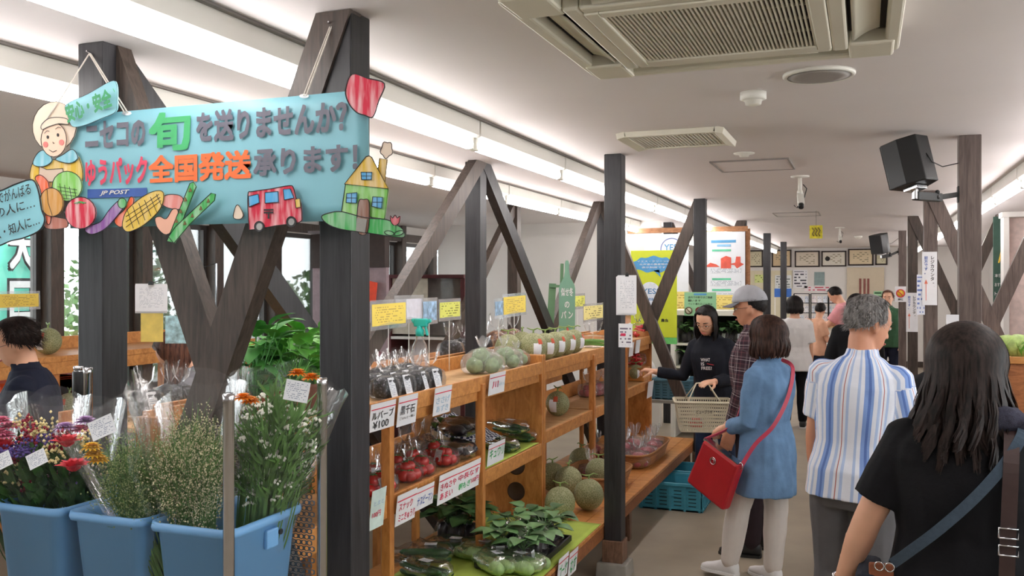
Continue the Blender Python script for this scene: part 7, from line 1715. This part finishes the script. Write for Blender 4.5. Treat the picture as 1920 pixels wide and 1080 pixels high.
b = MB(); b.tube([(-.01, -.014, 1.98), (.01, -.014, 2.06), (.02, -.014, 2.14)], [.008, .012, .005], 8); b.build('chalk_drawing', mat('chalk yellow', (220, 180, 60), .8), t)
o = paper('orange_panel', frame((0, 0, 0), (1, 0, 0), (0, 0, 1)), .5, .5, mat('orange panel', (240, 170, 84), .6), None, .01); o.location = (1.55, 13.2, 1.4); tag(o, 'orange panel seen behind the right braces', 'panel')
o['label'] = 'orange panel standing behind the right braces'
b = MB(); b.box((.25, .03, -.7), (.4, .04, 1.4)); b.build('stand', m_white, o)
# ------------------------------------------------------------------ window side: counter, melons, flag, show case
t = thing('window_counter', 'honey pine counter under the left windows', 'counter', (-5.28, 5.0, 0)); 
b = MB(); b.box((0, 0, 1.25), (.6, 3.2, .04)); b.build('top', m_shelf, t, bevel=.004); b = MB(); b.box((.28, 0, 1.19), (.03, 3.2, .08)); b.build('front_rail', m_shelf, t, bevel=.003); b = MB(); b.box((-.285, 0, 1.31), (.02, 3.2, .1)); b.build('back_rail', m_shelf, t, bevel=.003); b = MB(); b.box((0, 0, .8), (.58, 3.2, .03)); b.build('shelf_board', m_shelf, t, bevel=.003)
for y in (-1.55, -.5, .5, 1.55): b = MB(); b.box((.26, y, .6), (.05, .05, 1.2)); b.build('leg', m_shelfv, t); b = MB(); b.box((-.26, y, .6), (.05, .05, 1.2)); b.build('leg', m_shelfv, t)
q = atX(90, 650, -5.15); melon(2, (-5.15, q.y, 1.272), -.3, 'netted melon with long stem on the counter under the left windows', 'melons on the window counter', 1.15)
q = atX(130, 740, -5.05); melon(2, (-5.05, q.y, .818), -.3, 'netted melon with a label on the lower shelf of the window counter', 'melons on the window counter', 1.2)
for k, (px, c_) in enumerate(((20, (232, 92, 36)), (112, (176, 60, 40)), (80, (236, 104, 40)))):
    b = MB(); b.box((0, 0, .14), (.24, .34, .28)); b.box((0, 0, .285), (.26, .36, .02)); o = b.build('carton', mat('carton %d' % k, c_, .6, .08), None, bevel=.006, loc=(-5.25, atX(px, 700, -5.25).y, .818)); tag(o, ['orange carton behind the woman in navy', 'dark red carton under the window counter', 'bright orange carton beside the dark red one'][k], 'carton', 'cartons under the window counter')
# flag outside
m_flag = mat('aqua flag', (128, 236, 212), .6, .06, 3); t = thing('nobori_flag', 'aqua banner flag with outlined white letters outside the left window', 'flag', (-6.5, 5.25, -.1)); p0 = atX(-60, 300, -6.5); p1 = atX(74, 300, -6.5)
FO = Vector((-6.5, 5.25, -.1)); b = MB(); b.grid(lambda u, v: Vector((-6.5 + .02 * math.sin(u * 5 + v * 3), p0.y + (p1.y - p0.y) * u, .85 + 1.6 * v)) - FO, 10, 10); b.build('cloth', m_flag, t, True, solid=.003)
b = MB(); b.tube([Vector((-6.5, p1.y + .02, -.1)) - FO, Vector((-6.5, p1.y + .02, 2.6)) - FO], .012, 8); b.build('pole', m_white, t)
T = frame(Vector((-6.47, p0.y, .85)) - FO, (0, 1, 0), (0, 0, 1)); fw = p1.y - p0.y
for s_, y0 in (('大', 1.02), ('口', .58), ('小', .12)): text(s_, sub_T(T, fw * .5, y0, .0), fw * .36, .34, m_ink, t, bold=.0, lift=.012, fat=.06); text(s_, sub_T(T, fw * .51, y0 + .01, .004), fw * .34, .32, m_wh, t, bold=.0, lift=.018, fat=.03)
text('\n'.join('全国発送承ります'), sub_T(T, fw * .9, .1, .0), fw * .08, 1.15, m_ink, t, bold=.02, lift=.012)
slip('yellow notice strip taped across the left window', -2, 552, 72, 577, -5.68, m_yel, 2, 1.3, None)
# show case and storefront at far end of the side room
t = thing('show_case', 'glass-fronted show case with maroon top near the side windows', 'case', (-4.5, 9.15, 0)); b = MB(); b.box((0, .0, 1.83), (.95, .5, .04)); b.build('top', mat('maroon wood', (86, 40, 42), .4), t, bevel=.004)
for x in (-.45, .45): b = MB(); b.box((x, 0, .9), (.05, .46, 1.82)); b.build('side', mat('maroon wood', (86, 40, 42), .4), t)
b = MB(); b.box((0, .2, .9), (.86, .03, 1.82)); b.build('back', mat('cream lining', (214, 200, 190), .6), t); b = MB(); b.box((-.2, -.2, 1.5), (.44, .02, .62)); b.build('door', mat('beige frosted door', (200, 194, 176), .35), t, bevel=.003); b = MB(); b.box((.22, -.2, 1.5), (.42, .008, .62)); b.build('glass', m_glass, t); b = MB(); b.box((0, -.02, 1.15), (.86, .42, .03)); b.build('shelf_board', m_white, t)
for z in (1.45,): b = MB(); b.box((.22, 0, z), (.4, .36, .015)); b.build('shelf_board', m_white, t)
t = thing('shop_front', 'dark brown booth front with a mauve wall behind the sloping brace', 'booth', (-5.1, 8.35, 0)); b = MB(); b.box((0, 0, .96), (.9, .06, 1.92)); b.build('wall', mat('mauve panel', (158, 138, 144), .7), t); b = MB(); b.box((0, -.01, 2.1), (.9, .1, .36)); b.build('valance', mat('dark brown board', (62, 48, 44), .6), t)
for x in (-.2, .05): b = MB(); b.box((x, -.065, 2.02), (.09, .01, .16)); b.build('small_window', mat('pale pane', (206, 214, 222), .3), t)
b = MB(); b.box((0, -.02, 2.3), (.9, .2, .03)); b.build('shelf_board', mat('grey board', (150, 146, 150), .6), t)
o = MB(); o.prism([(-.05, 0), (.05, 0), (.07, .2), (-.03, .22)], 0, .006, frame((0, 0, 0), (1, 0, 0), (0, 0, 1))); o = o.build('red_pennant', mat('vermilion', (236, 72, 36), .6), None, loc=atY(697, 566, 8.28)); tag(o, 'small vermilion pennant beside the black banner post', 'pennant')
# beans on the window-side shelf, seen under the crossed braces
for k, (px, s) in enumerate(((272, 1.25), (318, 1.3), (340, 1.2), (845, 1.6), (868, 1.6), (905, 1.5))):
    X = -2.64; bag('bean', k % 3, (X, atX(px, 640, X).y, 1.222), k, 'dark bagged beans on the window-side shelf, %s' % ['left of the crossed braces', 'with red tie beside the crossed braces', 'against the crossed braces', 'left of the peaked post', 'behind the peaked post', 'right of the peaked post'][k], 'bags on the window-side shelf', s)
for k, (px, py) in enumerate(((930, 0), (948, 0), (962, 0))): bag('nut', k % 2, (-2.62, atX(px, 600, -2.62).y, 1.222), k, 'orange-brown bagged goods behind the melons, %s from the peaked post' % ORD[k], 'brown bags behind the melons', 1.7)
